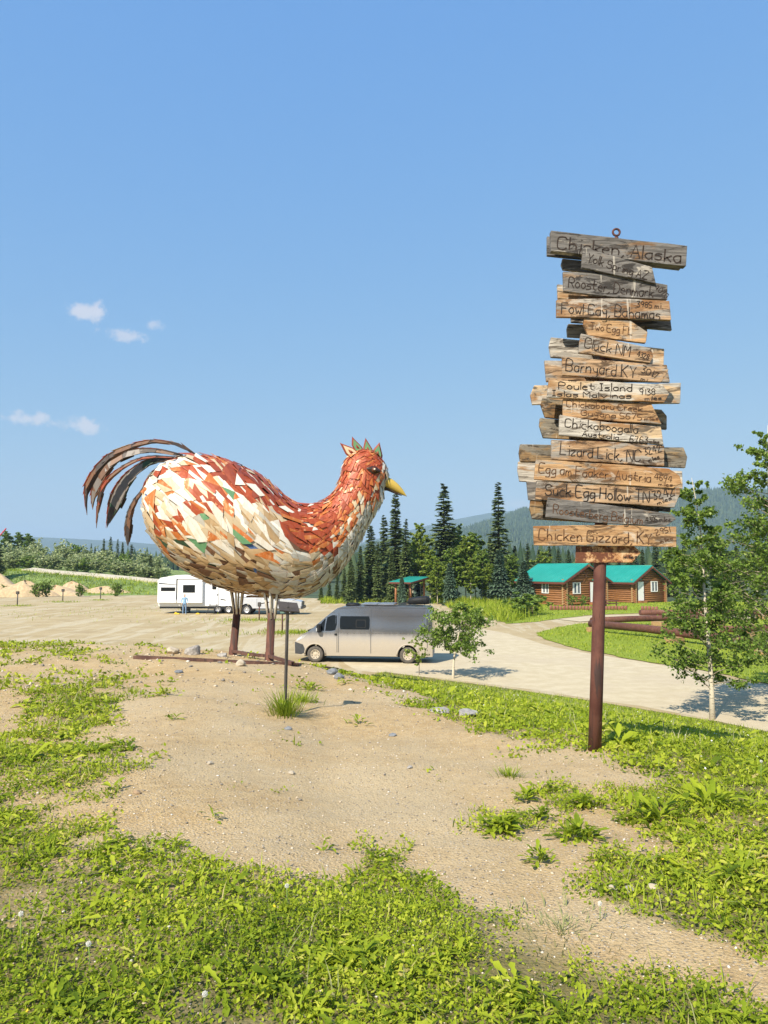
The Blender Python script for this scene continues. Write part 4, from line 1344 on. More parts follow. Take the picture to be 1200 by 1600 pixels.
# welded foot beams on the ground
def beam(name, a, b, w, h, mat, parent=None, origin=Vector((0,0,0)), ends=True):
    a = Vector(a)-origin; b = Vector(b)-origin; d = (b-a); L = d.length; d.normalize()
    s_ = d.cross(Vector((0,0,1))).normalized(); u = s_.cross(d)
    mm = MB()
    # channel section
    prof = [(-w/2,-h/2),(w/2,-h/2),(w/2,h/2),(w/2-.012,h/2),(w/2-.012,-h/2+.012),(-w/2+.012,-h/2+.012),(-w/2+.012,h/2),(-w/2,h/2)]
    mm.prism([a + s_*x - u*y for x, y in prof], d*L)
    return mm.build(name, mat, parent)
def gpt(px, py, off): return ghit(px, py, off)
g0 = Vector(nl)+CROOT
def gz_pt(x, y, off): return Vector((x, y, Hs(x, y)+off))
beam('foot_beam', gz_pt(g0.x, g0.y, .10), gz_pt(g0.x-.66, g0.y+.5, .07), .075, .06, M['rust_beam'], chicken, CROOT)
beam('foot_beam', gz_pt(g0.x+.02, g0.y-.08, .10), gz_pt(g0.x+.62, g0.y-.95, .07), .075, .06, M['rust_beam'], chicken, CROOT)
f0 = Vector(fl_)+CROOT
beam('foot_beam', gz_pt(f0.x, f0.y-.05, .09), gz_pt(f0.x+.60, f0.y-.45, .07), .075, .06, M['rust_beam'], chicken, CROOT)

# long rusty beam lying in front of the feet
bp = [ghit(210, 1027, .03), ghit(300, 1031, .02), ghit(400, 1036, .02), ghit(466, 1039, .03), ghit(528, 1045, .04)]
lb_o = Vector(bp[2]); lb_o.z -= .06
m_ = MB()
pr = [(-.05,-.035),(.05,-.035),(.05,.035),(.038,.035),(.038,-.02),(-.038,-.02),(-.038,.035),(-.05,.035)]
vs = []; A_, B_ = Vector(bp[0]), Vector(bp[4])
for i, p in enumerate(bp):
    p = Vector(p)-lb_o
    for (x, y) in pr: vs.append(p + Vector((x*.2, x, y)))
np_ = len(pr)
m_.add(vs, [(i*np_+k, (i+1)*np_+k, (i+1)*np_+(k+1) % np_, i*np_+(k+1) % np_) for i in range(4) for k in range(np_)] + [tuple(range(np_)), tuple(reversed(range(4*np_, 5*np_)))])
tag(m_.build('steel_beam', M['rust_beam'], None, lb_o), 'long rusty steel beam lying on the dirt in front of the chicken legs', 'beam')

# ================================================================== THE SIGNPOST
SB = ghit(930, 1170); SY = SB.y
sign = empty('signpost', SB, 0, 'tall rusty post stacked with many carved wooden direction boards', 'signpost')
def sl(px, py, dy=0.0): return at(px, py, SY+dy) - SB
pm = MB(); pm.tube([sl(929, 1178), sl(933.2, 1040), sl(937.3, 890), sl(944, 640), sl(952, 378)], [.066, .064, .062, .061, .06], 16)
pm.build('post', M['rust_pole'], sign)
em = MB()
ec = sl(963, 363, -.02)
em.tube([ec + Vector((math.cos(a)*.036, 0, math.sin(a)*.036)) for a in [i*math.pi/9 for i in range(19)]], .0115, 7, caps=False)
em.tube([sl(963, 371, -.02), sl(963, 378, -.02)], [.022, .026], 10)
em.build('eye_bolt', M['rust_pole'], sign)

GLYPH = {}
for ln_ in '''C 47 38 18 07 03 12 32 43
h 08 02|04 15 25 34 32
i 12 15|17 17
c 35 15 04 03 12 32
k 08 02|35 03|14 32
e 04 34 25 15 04 03 12 32
n 05 02|04 15 25 34 32
, 12 01
. 12 12
A 02 28 42|14 34
l 08 02
a 35 15 04 03 12 22 33|35 32
s 35 15 04 24 33 22 02
Y 08 25 48|25 22
o 15 04 03 12 22 33 34 25 15
S 47 38 18 07 06 15 35 44 43 32 12 03
p 05 00|05 25 34 33 22 02
r 05 02|04 15 25
g 35 15 04 03 12 33|35 31 20 00
Z 08 48 02 42
R 02 08 38 47 46 35 05|25 42
t 17 13 22 32|05 35
D 02 08 28 46 44 22 02
m 05 02|04 15 24 22|24 35 44 42
F 48 08 02|05 35
w 05 12 24 32 45
y 05 13 33|35 31 20 00
B 02 08 38 47 46 35 05|35 44 43 32 02
T 08 48|28 22
E 48 08 02 42|05 35
L 08 02 42
u 05 03 12 22 33|35 32
N 02 08 42 48
M 02 08 25 48 42
K 08 02|48 05|15 42
d 35 15 04 03 12 22 33|38 32
P 02 08 38 47 46 35 05
I 08 28|18 12|02 22
v 05 22 45
G 47 38 18 07 03 12 32 43 45 25
b 08 02|04 15 25 34 33 22 12 03
z 05 35 02 32
f 38 28 17 12|05 25
H 08 02|48 42|05 45
0 18 07 03 12 22 33 37 28 18
1 18 12
2 07 18 28 37 36 02 42
3 08 38 15 25 34 33 22 02
4 28 04 44|38 32
5 38 08 05 25 34 33 22 02
6 38 18 05 03 12 22 33 34 25 05
7 08 38 12
8 15 06 07 18 28 37 36 25 15 04 03 12 22 33 34 25
9 36 25 15 06 07 18 28 37 36 22'''.split('\n'):
    k_, rest_ = ln_[0], ln_[2:]
    GLYPH[k_] = [[(int(q[0]), int(q[1])-2) for q in st.split()] for st in rest_.split('|')]
def glyph_w(ch):
    if ch == ' ': return 2.2
    return max(q[0] for st in GLYPH[ch] for q in st) + (1.35 if ch not in 'il1.,I' else 1.2)

def lettering(board, text, p0, p1, hpx, dyf, mat, seed, wgt=1.0):
    """hand-burnt strokes; text runs from pixel p0 (baseline left) to p1 (baseline right), cap height hpx"""
    rn = random.Random(seed)
    mm = MB()
    tot = sum(glyph_w(c) for c in text) - 1.0
    P0 = sl(*p0, dyf); P1 = sl(*p1, dyf); ax = (P1-P0); L = ax.length; ax.normalize(); up = Vector((-ax.z, 0, ax.x)).normalized()
    if up.z < 0: up = -up
    hs = hpx*SY/F/6.0; xs_ = L/tot
    x = 0.0
    w = max(.0034, .0056*wgt)
    for ch in text:
        if ch != ' ':
            jit = rn.uniform(-.25, .25); sz = rn.uniform(.92, 1.08)
            for st in GLYPH[ch]:
                pts = [P0 + ax*((x + q[0])*xs_ + rn.uniform(-.12, .12)*hs) + up*((q[1]*sz+jit)*hs + rn.uniform(-.12, .12)*hs) for q in st]
                if len(pts) > 3:   # round the strokes off
                    arr = [np.array(q) for q in pts]; nn_ = (len(arr)-1)*3
                    pts = [Vector(catmull(arr, (len(arr)-1)*i/nn_)) for i in range(nn_+1)]
                if (pts[0]-pts[-1]).length < 1e-4 and len(pts) <= 2: pts = [pts[0], pts[0]+up*hs*.5]
                vs = []
                for i, p in enumerate(pts):
                    a = pts[max(i-1, 0)]; b = pts[min(i+1, len(pts)-1)]; t = (b-a)
                    if t.length < 1e-6: t = up.copy()
                    t.normalize(); s_ = Vector((-t.z, 0, t.x))*w*rn.uniform(.8, 1.2)
                    if i in (0, len(pts)-1): p = p + t*(w*.6)*(1 if i else -1)
                    vs += [p+s_, p-s_]
                n2 = len(vs); vs += [v + Vector((0, .004, 0)) for v in vs]
                fs = [(2*i, 2*i+1, 2*i+3, 2*i+2) for i in range(len(pts)-1)]
                fs += [(2*i, 2*i+2, n2+2*i+2, n2+2*i) for i in range(len(pts)-1)] + [(2*i+1, n2+2*i+1, n2+2*i+3, 2*i+3) for i in range(len(pts)-1)]
                mm.add(vs, fs)
        x += glyph_w(ch)
    return mm.build('lettering', M[mat], board)

def board(poly, dy0, th, mat, label=None, name='direction_board', seed=0, side=None):
    """poly: outline in photo px; front face at depth SY+dy0"""
    rn = random.Random(seed)
    front = [sl(x, y, dy0) for x, y in poly]
    # split long edges so that they can be slightly uneven
    out = []
    for i in range(len(front)):
        a, b = front[i], front[(i+1) % len(front)]
        k = max(1, int((b-a).length/.18))
        for q in range(k):
            p = a.lerp(b, q/k)
            if q: p = p + Vector((0, 0, rn.uniform(-.004, .004)))
            out.append(p)
    mm = MB(); mm.prism(out, Vector((0, th, 0)))
    me = mm.mesh(name, M[mat])
    bm = bmesh.new(); bm.from_mesh(me)
    bmesh.ops.recalc_face_normals(bm, faces=bm.faces[:])
    bmesh.ops.bevel(bm, geom=[e for e in bm.edges if len(e.link_faces) == 2 and e.calc_face_angle(0) > .8], offset=.0035, segments=1, affect='EDGES')
    bm.to_mesh(me); bm.free()
    o = link(name, me, sign)
    if label: o['label'] = label
    return o
# boards behind the post
BK = [([(855,369),(1063,394),(1063,421),(855,399)], 'board_grey'), ([(879,404),(1000,414),(998,436),(880,421),(877,413)], 'board_grey'), ([(871,444),(1040,462),(1040,486),(872,466)], 'board_white'),
      ([(892,486),(1046,488),(1050,516),(893,503)], 'board_grey'), ([(888,506),(1012,509),(1010,533),(887,526),(886,513)], 'board_back'), ([(861,527),(1038,545),(1037,571),(861,558),(858,541)], 'board_white'),
      ([(851,563),(1042,570),(1047,597),(854,596)], 'board_tan'), ([(835,602),(1064,598),(1063,630),(832,632),(829,617)], 'board_white'), ([(847,622),(1034,640),(1042,650),(1042,671),(852,652),(845,632)], 'board_back'),
      ([(844,653),(1010,666),(1012,694),(849,684),(843,665)], 'board_back'), ([(813,694),(1068,699),(1074,714),(1071,731),(813,721),(811,708)], 'board_back'), ([(810,721),(1066,736),(1067,764),(812,752),(809,735)], 'board_white'),
      ([(823,752),(1048,770),(1048,800),(826,781)], 'board_grey'), ([(829,781),(1030,795),(1028,822),(832,811),(828,795)], 'board_back')]
for i, (pl, mt) in enumerate(BK): board(pl, .066 + .012*(i % 2), .04, mt, None, 'backing_board', i)
FR = [
 ([(861,360),(1074,384),(1072,416),(861,392)], 'board_grey', .075, 0, 'grey top board, wider than the rest', [('Chicken, Alaska', (871,388), (1064,410), 20, 'burnt_ink', 1.15)]),
 ([(911,386),(1019,417),(1025,443),(909,418)], 'board_grey', .04, .05, 'short steeply tilted grey board', [('Yolk Spring AZ', (917,408), (1011,437), 13, 'burnt_ink', .8)]),
 ([(880,424),(958,430),(1043,445),(1043,468),(958,464),(881,455)], 'board_grey', .042, .02, 'dark blotched board third from the top', [('Rooster, Denmark', (888,448), (1021,465), 17, 'burnt_ink', .85), ('4070', (1022,450), (1041,466), 8, 'burnt_ink', .6)]),
 ([(870,468),(950,466),(1046,470),(1049,500),(870,495)], 'board_tan', .045, .035, 'grey and tan board fourth from the top', [('Fowl Cay, Bahamas', (877,489), (1032,499), 17, 'burnt_ink', .85), ('3985 mi.', (995,479), (1036,482), 8.5, 'burnt_ink', .6)]),
 ([(913,496),(985,501),(1012,519),(1009,536),(919,524),(912,507)], 'board_gold', .04, .02, 'short golden arrow board with faded letters', [('Two Egg FL', (922,515), (988,523), 12, 'burnt_brown', .65)]),
 ([(908,521),(1017,544),(1021,557),(1016,567),(904,551)], 'board_tan', .04, .045, 'short grey-edged arrow board', [('Cluck NM', (913,543), (984,557), 16, 'burnt_ink', .8), ('4328', (995,556), (1013,562), 8, 'burnt_ink', .5)]),
 ([(879,557),(935,562),(1032,570),(1045,577),(1034,597),(879,586)], 'board_tan', .042, .03, 'tan board with a slanted distance at its right end', [('Barnyard KY', (884,579), (994,590), 18, 'burnt_ink', .85), ('3017', (1001,581), (1027,592), 10, 'burnt_ink', .65), ('mi', (1001,594), (1011,597), 6, 'burnt_ink', .5)]),
 ([(858,594),(950,596),(1035,601),(1046,615),(1038,629),(855,621)], 'board_white', .042, .045, 'pale board with two lines of lettering and a pointed end', [('Poulet Island', (873,607), (988,611.5), 11, 'burnt_ink', .8), ('Islas Malvinas', (863,618.5), (987,622.5), 8.5, 'burnt_ink', .75), ('9138', (1000,617), (1024,617), 9, 'burnt_ink', .6), ('miles', (1008,626), (1034,624), 6, 'burnt_ink', .5)]),
 ([(880,623),(1018,631),(1034,663),(880,651)], 'board_gold', .04, .02, 'brown golden board with faint two-line lettering', [('Chickabaru Creek', (885,635), (1004,643), 9.5, 'burnt_brown', .7), ('Guyana 5675', (908,648.5), (1003,656), 8.5, 'burnt_brown', .65), ('miles', (1007,657), (1029,656), 5, 'burnt_brown', .45)]),
 ([(875,648),(950,660),(1033,667),(1037,695),(874,680)], 'board_white', .042, .045, 'whitish board with dark stain on its right half', [('Chickaboogalla', (883,667), (997,677), 13, 'burnt_ink', .8), ('Australia', (910,680.5), (967,687), 8.5, 'burnt_ink', .7), ('6763', (984,690), (1013,692), 9, 'burnt_ink', .6), ('miles', (1015,692), (1030,693), 5, 'burnt_ink', .45)]),
 ([(862,687),(950,690),(1038,696),(1038,728),(862,718)], 'board_tan', .045, .03, 'clean tan board with straight ends', [('Lizard Lick, NC.', (875,710), (1006,722), 17, 'burnt_ink', .9), ('3242', (1008,711), (1034,705), 10, 'burnt_ink', .7), ('miles', (1014,722), (1031,716), 6, 'burnt_ink', .5)]),
 ([(838,718),(950,725),(1045,732),(1062,743),(1065,755),(1052,763),(835,749)], 'board_gold', .042, .045, 'long golden board with a weathered rounded end', [('Egg am Faaker, Austria', (842,739), (1017,753), 15, 'burnt_brown', .8), ('4694', (1022,749), (1050,753), 9, 'burnt_brown', .65), ('miles', (1029,759), (1051,760), 5.5, 'burnt_brown', .5)]),
 ([(839,751),(950,756),(1062,762),(1063,771),(1054,793),(950,786),(837,780)], 'board_tan', .042, .03, 'long board with large black letters and scorched right end', [('Suck Egg Hollow TN', (852,773), (1015,785), 17, 'burnt_ink', 1.05), ('3242', (1022,781), (1055,773), 12, 'burnt_ink', .9), ('miles', (1028,789), (1050,780), 6, 'burnt_ink', .55)]),
 ([(856,777),(950,789),(1048,803),(1057,811),(1040,822),(950,818),(853,808)], 'board_grey', .04, .045, 'dark grey tapering board with faint letters', [('Roosterberg Belgium', (864,802), (1004,819), 13, 'burnt_brown', .7), ('4305 miles', (1009,815), (1048,815), 7, 'burnt_ink', .45)]),
 ([(834,822),(950,820),(1057,823),(1057,855),(950,853),(835,852)], 'board_gold', .045, .03, 'lowest wooden board, straight and golden', [('Chicken Gizzard, KY', (842,843), (1019,850), 17, 'burnt_brown', .95), ('2951', (1025,836), (1048,831), 8.5, 'burnt_brown', .65), ('miles', (1032,849), (1052,843), 6, 'burnt_brown', .5)]),
]
for i, (pl, mt, th, fwd, lb, txt) in enumerate(FR):
    d0 = -.066-th-fwd
    bo_ = board(pl, d0, th, mt, lb, 'direction_board', 50+i)
    for j, (t_, a_, b_, h_, m_, w_) in enumerate(txt): lettering(bo_, t_, a_, b_, h_, d0-.003, m_, 100+i*7+j, w_)
    # a hidden spacer block fixes boards that stand off the post
    sp = MB(); c_ = sl((pl[0][0]+pl[-1][0])/2*0+938+(855-pl[0][1])*.022, sum(q[1] for q in pl)/len(pl), 0)
    sp.box(c_.x-.03, c_.x+.03, -.066-fwd-.002, -.05, c_.z-.04, c_.z+.04); sp.build('spacer_block', M['board_back'], bo_)
ar = board([(900,853),(990,853),(1002,863),(988,879),(899,880)], -.080, .012, 'rusty_arrow_sheet', 'rust-eaten metal arrow under the wooden boards', 'arrow_plate', 90)
lettering(ar, 'miles', (975,873), (996,872), 5, -.083, 'burnt_ink', 301, .5)

# ================================================================== INFORMATION LECTERN
IB = ghit(445, 1114)
info = empty('information_stand', IB, 0, 'thin steel post carrying a small tilted brown plaque in front of the chicken', 'sign')
def il(px, py, dy=0): return at(px, py, IB.y+dy) - IB
m_ = MB(); m_.tube([il(445, 1122), il(449.6, 948)], .021, 4, smooth=False); m_.build('post', M['steel_post'], info)
pc = [il(433.5, 939, .09), il(464.5, 942, .09), il(468.5, 956, -.06), il(437, 953.5, -.06)]
nrm = (pc[1]-pc[0]).cross(pc[3]-pc[0]).normalized(); nrm = nrm if nrm.z < 0 else -nrm
for k, (u0, u1) in enumerate(((0, .495), (.505, 1))):
    m_ = MB(); m_.prism([pc[0].lerp(pc[1], u0), pc[0].lerp(pc[1], u1), pc[3].lerp(pc[2], u1), pc[3].lerp(pc[2], u0)], nrm*.02); m_.build('plaque', M['plaque_brown'], info)
m_ = MB(); cc_ = (pc[0]+pc[2])/2; m_.box(cc_.x-.05, cc_.x+.05, cc_.y-.03, cc_.y+.03, cc_.z-.07, cc_.z-.015); m_.build('bracket', M['steel_post'], info)

# ================================================================== VEHICLES
def shell(xs_, zb, zt_, wf, rows=14, cap=True):
    """closed body skin: columns along x, rows from sill to roof, both flanks and the top; x runs to the rear"""
    mm = MB(); n = len(xs_); vs = []
    for sg in (-1, 1):
        for x in xs_:
            for r in range(rows+1):
                f = r/rows; z = zb(x)+(zt_(x)-zb(x))*f
                vs.append((x, sg*wf(x, z), z))
    R1 = rows+1; off = n*R1
    fs = []
    for i in range(n-1):
        for r in range(rows):
            a = i*R1+r; fs.append((a, a+R1, a+R1+1, a+1)); b = off+a; fs.append((b, b+1, b+R1+1, b+R1))
        a = i*R1+rows; fs.append((a, a+R1, off+a+R1, off+a))
        a = i*R1; fs.append((a, off+a, off+a+R1, a+R1))
    for i, flip in ((0, False), (n-1, True)):
        for r in range(rows):
            a = i*R1+r; q = (a, a+1, off+a+1, off+a); fs.append(tuple(reversed(q)) if flip else q)
    mm.add(vs, fs, 0, True)
    return mm
def sharp(o, ang=35):
    me = o.data
    bm = bmesh.new(); bm.from_mesh(me)
    bmesh.ops.recalc_face_normals(bm, faces=bm.faces[:])
    for e in bm.edges:
        if len(e.link_faces) == 2 and e.calc_face_angle(0) > R(ang): e.smooth = False
    bm.to_mesh(me); bm.free()
    return o
def lerp_tab(tab):
    xs_ = [a for a, b in tab]; ys_ = [b for a, b in tab]
    return lambda x: float(np.interp(x, xs_, ys_))
def wheel(parent, x, y, r, w, tyre, rim, side, holes=6):
    m_ = MB(); prof = [(r*.60, w/2*.9), (r*.66, w/2), (r*.93, w/2), (r, w/2*.7), (r, -w/2*.7), (r*.93, -w/2), (r*.6, -w/2)]
    n = 28; vs = []
    for k in range(n):
        a = 2*math.pi*k/n
        for (rr, yy) in prof: vs.append((math.cos(a)*rr, yy*side, math.sin(a)*rr))
    q = len(prof)
    m_.add(vs, [(k*q+i, k*q+i+1, ((k+1) % n)*q+i+1, ((k+1) % n)*q+i) for k in range(n) for i in range(q-1)], 0, True)
    o = m_.build('wheel', M[tyre], parent, (x, y, r))
    d = MB(); prof = [(.0, .30), (r*.16, .30), (r*.20, .26), (r*.40, .24), (r*.52, .42), (r*.62, .44), (r*.62, .0)]
    vs = []
    for k in range(n):
        a = 2*math.pi*k/n
        for (rr, yy) in prof: vs.append((math.cos(a)*rr, yy*w*side, math.sin(a)*rr))
    q = len(prof)
    d.add(vs, [(k*q+i, k*q+i+1, ((k+1) % n)*q+i+1, ((k+1) % n)*q+i) for k in range(n) for i in range(q-1)], 0, True)
    d.build('rim', M[rim], o)
    for k in range(holes):
        a = 2*math.pi*(k+.5)/holes
        h_ = MB(); h_.tube([(math.cos(a)*r*.44, .27*w*side, math.sin(a)*r*.44), (math.cos(a)*r*.44, .345*w*side, math.sin(a)*r*.44)], r*.065, 8); h_.build('rim_hole', M['black_plastic'], o)
    return o

# ---------------------------------------------------------------- camper van, nose to the left
VL, WR, XF, XR = 6.15, .355, 1.0, 5.08
vf = gnd(483, 1034); 
van = empty('camper_van', (0, 0, 0), 0, 'dusty grey high-roofed camper van parked on the gravel drive', 'van')
VA = R(-6.5)
# local origin: nose centre-line on the ground
van.rotation_euler = (0, 0, VA)
nose = at(453, 1031, 35.4)
van.location = (nose.x+.38, 35.15, 0)
v_top = lerp_tab([(0, .86), (.05, .93), (.18, 1.06), (.45, 1.24), (.72, 1.36), (.9, 1.50), (1.2, 1.76), (1.6, 2.10), (1.85, 2.29), (2.0, 2.38), (2.2, 2.43), (2.8, 2.455), (5.6, 2.45), (6.0, 2.42), (6.1, 2.36), (6.15, 2.25)])
def arch(x, sill, specs):
    z = sill
    for xc, rr, zc in specs:
        d = rr*rr-(x-xc)**2
        if d > 0: z = max(z, zc+math.sqrt(d))
    return z
v_bot = lambda x: arch(x, .30 if x > .25 else .30+(.25-x)*.35, ((XF, .435, WR), (XR, .435, WR)))
def v_w(x, z):
    front = min(1, .62+.38*math.sin(min(1, x/.85)*math.pi/2))
    rear = 1 if x < 5.9 else 1-(x-5.9)*.18
    t = max(0, (z-1.1)/1.35)
    hood = 1.0
    if x < 1.9 and z > 1.3: hood = 1-.07*min(1, (z-1.3))
    return 1.02*front*rear*(1-.115*t**1.6)*hood*(.965+.035*min(1, max(0, (z-.3)/.35)))
xs_ = sorted(set([round(VL*i/90, 4) for i in range(91)] + [round(c+d*.435, 4) for c in (XF, XR) for d in (-1, -.995, -.97, -.92, -.85, -.75, -.6, -.4, -.2, 0, .2, .4, .6, .75, .85, .92, .97, .995, 1)]))
sharp(shell(xs_, v_bot, v_top, v_w, 18).build('body', M['van_paint_dusty'], van))
fl = MB(); fl.box(.5, 5.95, -.86, .86, .26, .5); fl.build('underbody', M['black_plastic'], van)
def skin_patch(poly_rows, off, side, wf=v_w):
    """rows of (x,z) points (same count per row) laid onto the flank, proud by off"""
    mm = MB(); n = len(poly_rows[0]); vs = []
    for row in poly_rows:
        for (x, z) in row: vs.append((x, side*(wf(x, z)+off), z))
    fs = []
    for i in range(len(poly_rows)-1):
        for k in range(n-1):
            q = (i*n+k, i*n+k+1, (i+1)*n+k+1, (i+1)*n+k); fs.append(q if side < 0 else tuple(reversed(q)))
    mm.add(vs, fs, 0, True); return mm
def rect_rows(x0, x1, z0, z1, nx=6, nz=5, r=.06, sl0=0.0, sl1=0.0):
    rows = []
    for i in range(nz+1):
        z = z0+(z1-z0)*i/nz
        e = r if i in (0, nz) else 0
        a = x0+sl0*(z-z0)+e; b = x1+sl1*(z-z0)-e
        rows.append([(a+(b-a)*k/nx, z) for k in range(nx+1)])
    return rows
for sd in (1, -1):
    # local +y is the flank facing the photographer after the van is turned nose-left
    skin_patch(rect_rows(2.10, 3.42, 1.45, 2.02, r=.03), .006, sd).build('side_window', M['dark_glass'], van)
    skin_patch(rect_rows(2.80, 3.26, 1.52, 1.88, r=.02), .010, sd).build('pane_frame', M['black_plastic'], van)
    skin_patch(rect_rows(2.84, 3.22, 1.56, 1.84, r=.02), .014, sd).build('sliding_pane', M['dark_glass'], van)
    # cab door glass: quarter light and main pane with a bar between
    skin_patch([[(1.02,1.38),(1.20,1.38),(1.40,1.38)], [(1.19,1.62),(1.31,1.62),(1.42,1.62)], [(1.42,1.90),(1.44,1.90),(1.46,1.90)]], .006, sd).build('quarter_window', M['dark_glass'], van)
    skin_patch([[(1.45,1.38),(1.72,1.38),(1.90,1.42)], [(1.48,1.68),(1.74,1.68),(1.97,1.68)], [(1.53,1.97),(1.76,2.06),(1.96,2.06)]], .006, sd).build('cab_window', M['dark_glass'], van)
    # seams
    for (x, z0, z1) in ((2.05, .45, 2.16), (3.47, .42, 2.32), (5.93, .55, 2.30), (1.98, .45, 1.4)):
        skin_patch([[(x-.012, z0+(z1-z0)*i/8), (x+.012, z0+(z1-z0)*i/8)] for i in range(9)], .003, sd).build('panel_seam', M['dark_grey_plastic'], van)
    skin_patch([[(2.1+3.8*i/30, 1.30), (2.1+3.8*i/30, 1.36)] for i in range(31)][::-1], .014, sd).build('side_crease', M['van_paint_dusty'], van)
    skin_patch([[(2.0+3.9*i/30, 2.03), (2.0+3.9*i/30, 2.05)] for i in range(31)][::-1], .010, sd).build('side_crease', M['van_paint_dusty'], van)
    skin_patch([[(1.75+4.2*i/30, v_top(1.75+4.2*i/30)-.075), (1.75+4.2*i/30, v_top(1.75+4.2*i/30)-.04)] for i in range(31)][::-1], .008, sd).build('roof_gutter', M['dark_grey_plastic'], van)
    skin_patch(rect_rows(1.86, 2.0, 1.19, 1.27, 3, 2, .02), .02, sd).build('door_handle', M['black_plastic'], van)
    # wheel-arch lips
    for xc in (XF, XR):
        m_ = MB(); pts = []
        for k in range(17):
            a = math.pi*k/16; x = xc+math.cos(a)*.47; z = WR+math.sin(a)*.47
            pts.append((x, sd*(v_w(x, max(z, .36))+.006), z))
        m_.tube(pts, .034, 6); m_.build('arch_lip', M['van_paint_dusty'], van)
    # mirror
    mr_ = empty('x', (0, 0, 0)); bpy.data.objects.remove(mr_)
    m_ = MB(); m_.bbox(1.10, 1.28, sd*1.02 if sd > 0 else -1.25, 1.25 if sd > 0 else -1.02, 1.32, 1.68, .04); mo = m_.build('mirror', M['black_plastic'], van)
    m_ = MB(); m_.bbox(1.085, 1.14, sd*1.06 if sd > 0 else -1.24, 1.24 if sd > 0 else -1.06, 1.36, 1.52, .02); m_.build('mirror_cap', M['headlight'], mo)
    # headlamp wraps round the corner
    skin_patch([[(.09,.88),(.26,.97),(.45,1.05)], [(.13,.97),(.30,1.07),(.56,1.16)], [(.22,1.04),(.42,1.15),(.64,1.215)]], .008, sd).build('headlight', M['headlight'], van)
    # dark bumper wing
    skin_patch([[(.03+.5*i/6, .34+(.0 if i < 5 else .05)), (.02+.5*i/6, .62-.0*i), (.02+.42*i/6, .86-.015*i)] for i in range(7)], .012, sd).build('bumper_side', M['dark_grey_plastic'], van)
    m_ = MB(); m_.bbox(5.98, 6.13, sd*.78 if sd > 0 else -.95, .95 if sd > 0 else -.78, .95, 1.45, .03); m_.build('tail_light', M['crane_red'], van)
# front: bumper, grille, windscreen
m_ = MB()
vs = []; NB = 12
for i in range(NB+1):
    y = -.62+1.24*i/NB; xx = -.045+.09*(abs(y)/.62)**2.5
    for z in (.30, .50, .72, .90): vs.append((xx-(.02 if .4 < z < .8 else 0), y, z))
m_.add(vs, [(i*4+k, (i+1)*4+k, (i+1)*4+k+1, i*4+k+1) for i in range(NB) for k in range(3)], 0, True); m_.build('bumper', M['dark_grey_plastic'], van)
m_ = MB(); vs = []
for i in range(9):
    y = -.86+1.72*i/8
    for k in range(6):
        x = .86+.98*k/5; z = v_top(x)+.006; vs.append((x-.0*abs(y), y*(.98-.03*k), z))
m_.add(vs, [(i*6+k, (i+1)*6+k, (i+1)*6+k+1, i*6+k+1) for i in range(8) for k in range(5)], 0, True); m_.build('windscreen', M['dark_glass'], van)
m_ = MB(); m_.bbox(.62, .86, -.8, .8, 1.335, 1.40, .02); m_.build('wiper_cowl', M['black_plastic'], van)
for sd in (-1, 1):
    wheel(van, XF, sd*.86, WR, .24, 'tyre', 'rim_dusty', sd, 8); wheel(van, XR, sd*.86, WR, .24, 'tyre', 'rim_dusty', sd, 8)
# roof gear
m_ = MB(); m_.tube([(2.55,0,2.44),(2.55,0,2.50),(2.55,0,2.56)], [.34,.36,.22], 18); m_.build('roof_fan', M['black_plastic'], van)
for x0 in (3.0, 3.75):
    m_ = MB(); m_.bbox(x0, x0+.70, .02, .80, 2.52, 2.555, .008); m_.build('solar_panel', M['solar_blue'], van)
    m_ = MB(); m_.bbox(x0, x0+.70, -.80, -.02, 2.52, 2.555, .008); m_.build('solar_panel', M['solar_blue'], van)
for y_ in (-.84, .84):
    m_ = MB(); m_.tube([(2.95,y_,2.51),(5.75,y_,2.51)], .022, 7)
    for x_ in (3.0, 4.0, 5.0, 5.7): m_.tube([(x_,y_,2.40),(x_,y_,2.51)], .018, 6)
    m_.build('roof_rail', M['dark_grey_plastic'], van)
m_ = MB()
rg_ = []
for (x, hw, h0, h1) in ((5.02,.22,2.56,2.64),(5.08,.36,2.54,2.78),(5.4,.42,2.53,2.86),(5.85,.42,2.53,2.90),(5.97,.38,2.54,2.88),(6.0,.26,2.58,2.78)):
    rg_.append([(x, -.30+hw*c*1.0, (h0+h1)/2+(h1-h0)/2*s*1.0) for c, s in [(math.copysign(abs(math.cos(a))**.5, math.cos(a)), math.copysign(abs(math.sin(a))**.5, math.sin(a))) for a in [2*math.pi*k/16 for k in range(16)]]])
m_.add([p for r_ in rg_ for p in r_], [(i*16+k, i*16+(k+1) % 16, (i+1)*16+(k+1) % 16, (i+1)*16+k) for i in range(5) for k in range(16)]+[tuple(reversed(range(16))), tuple(range(80, 96))], 0, True)
m_.build('cargo_box', M['black_plastic'], van)

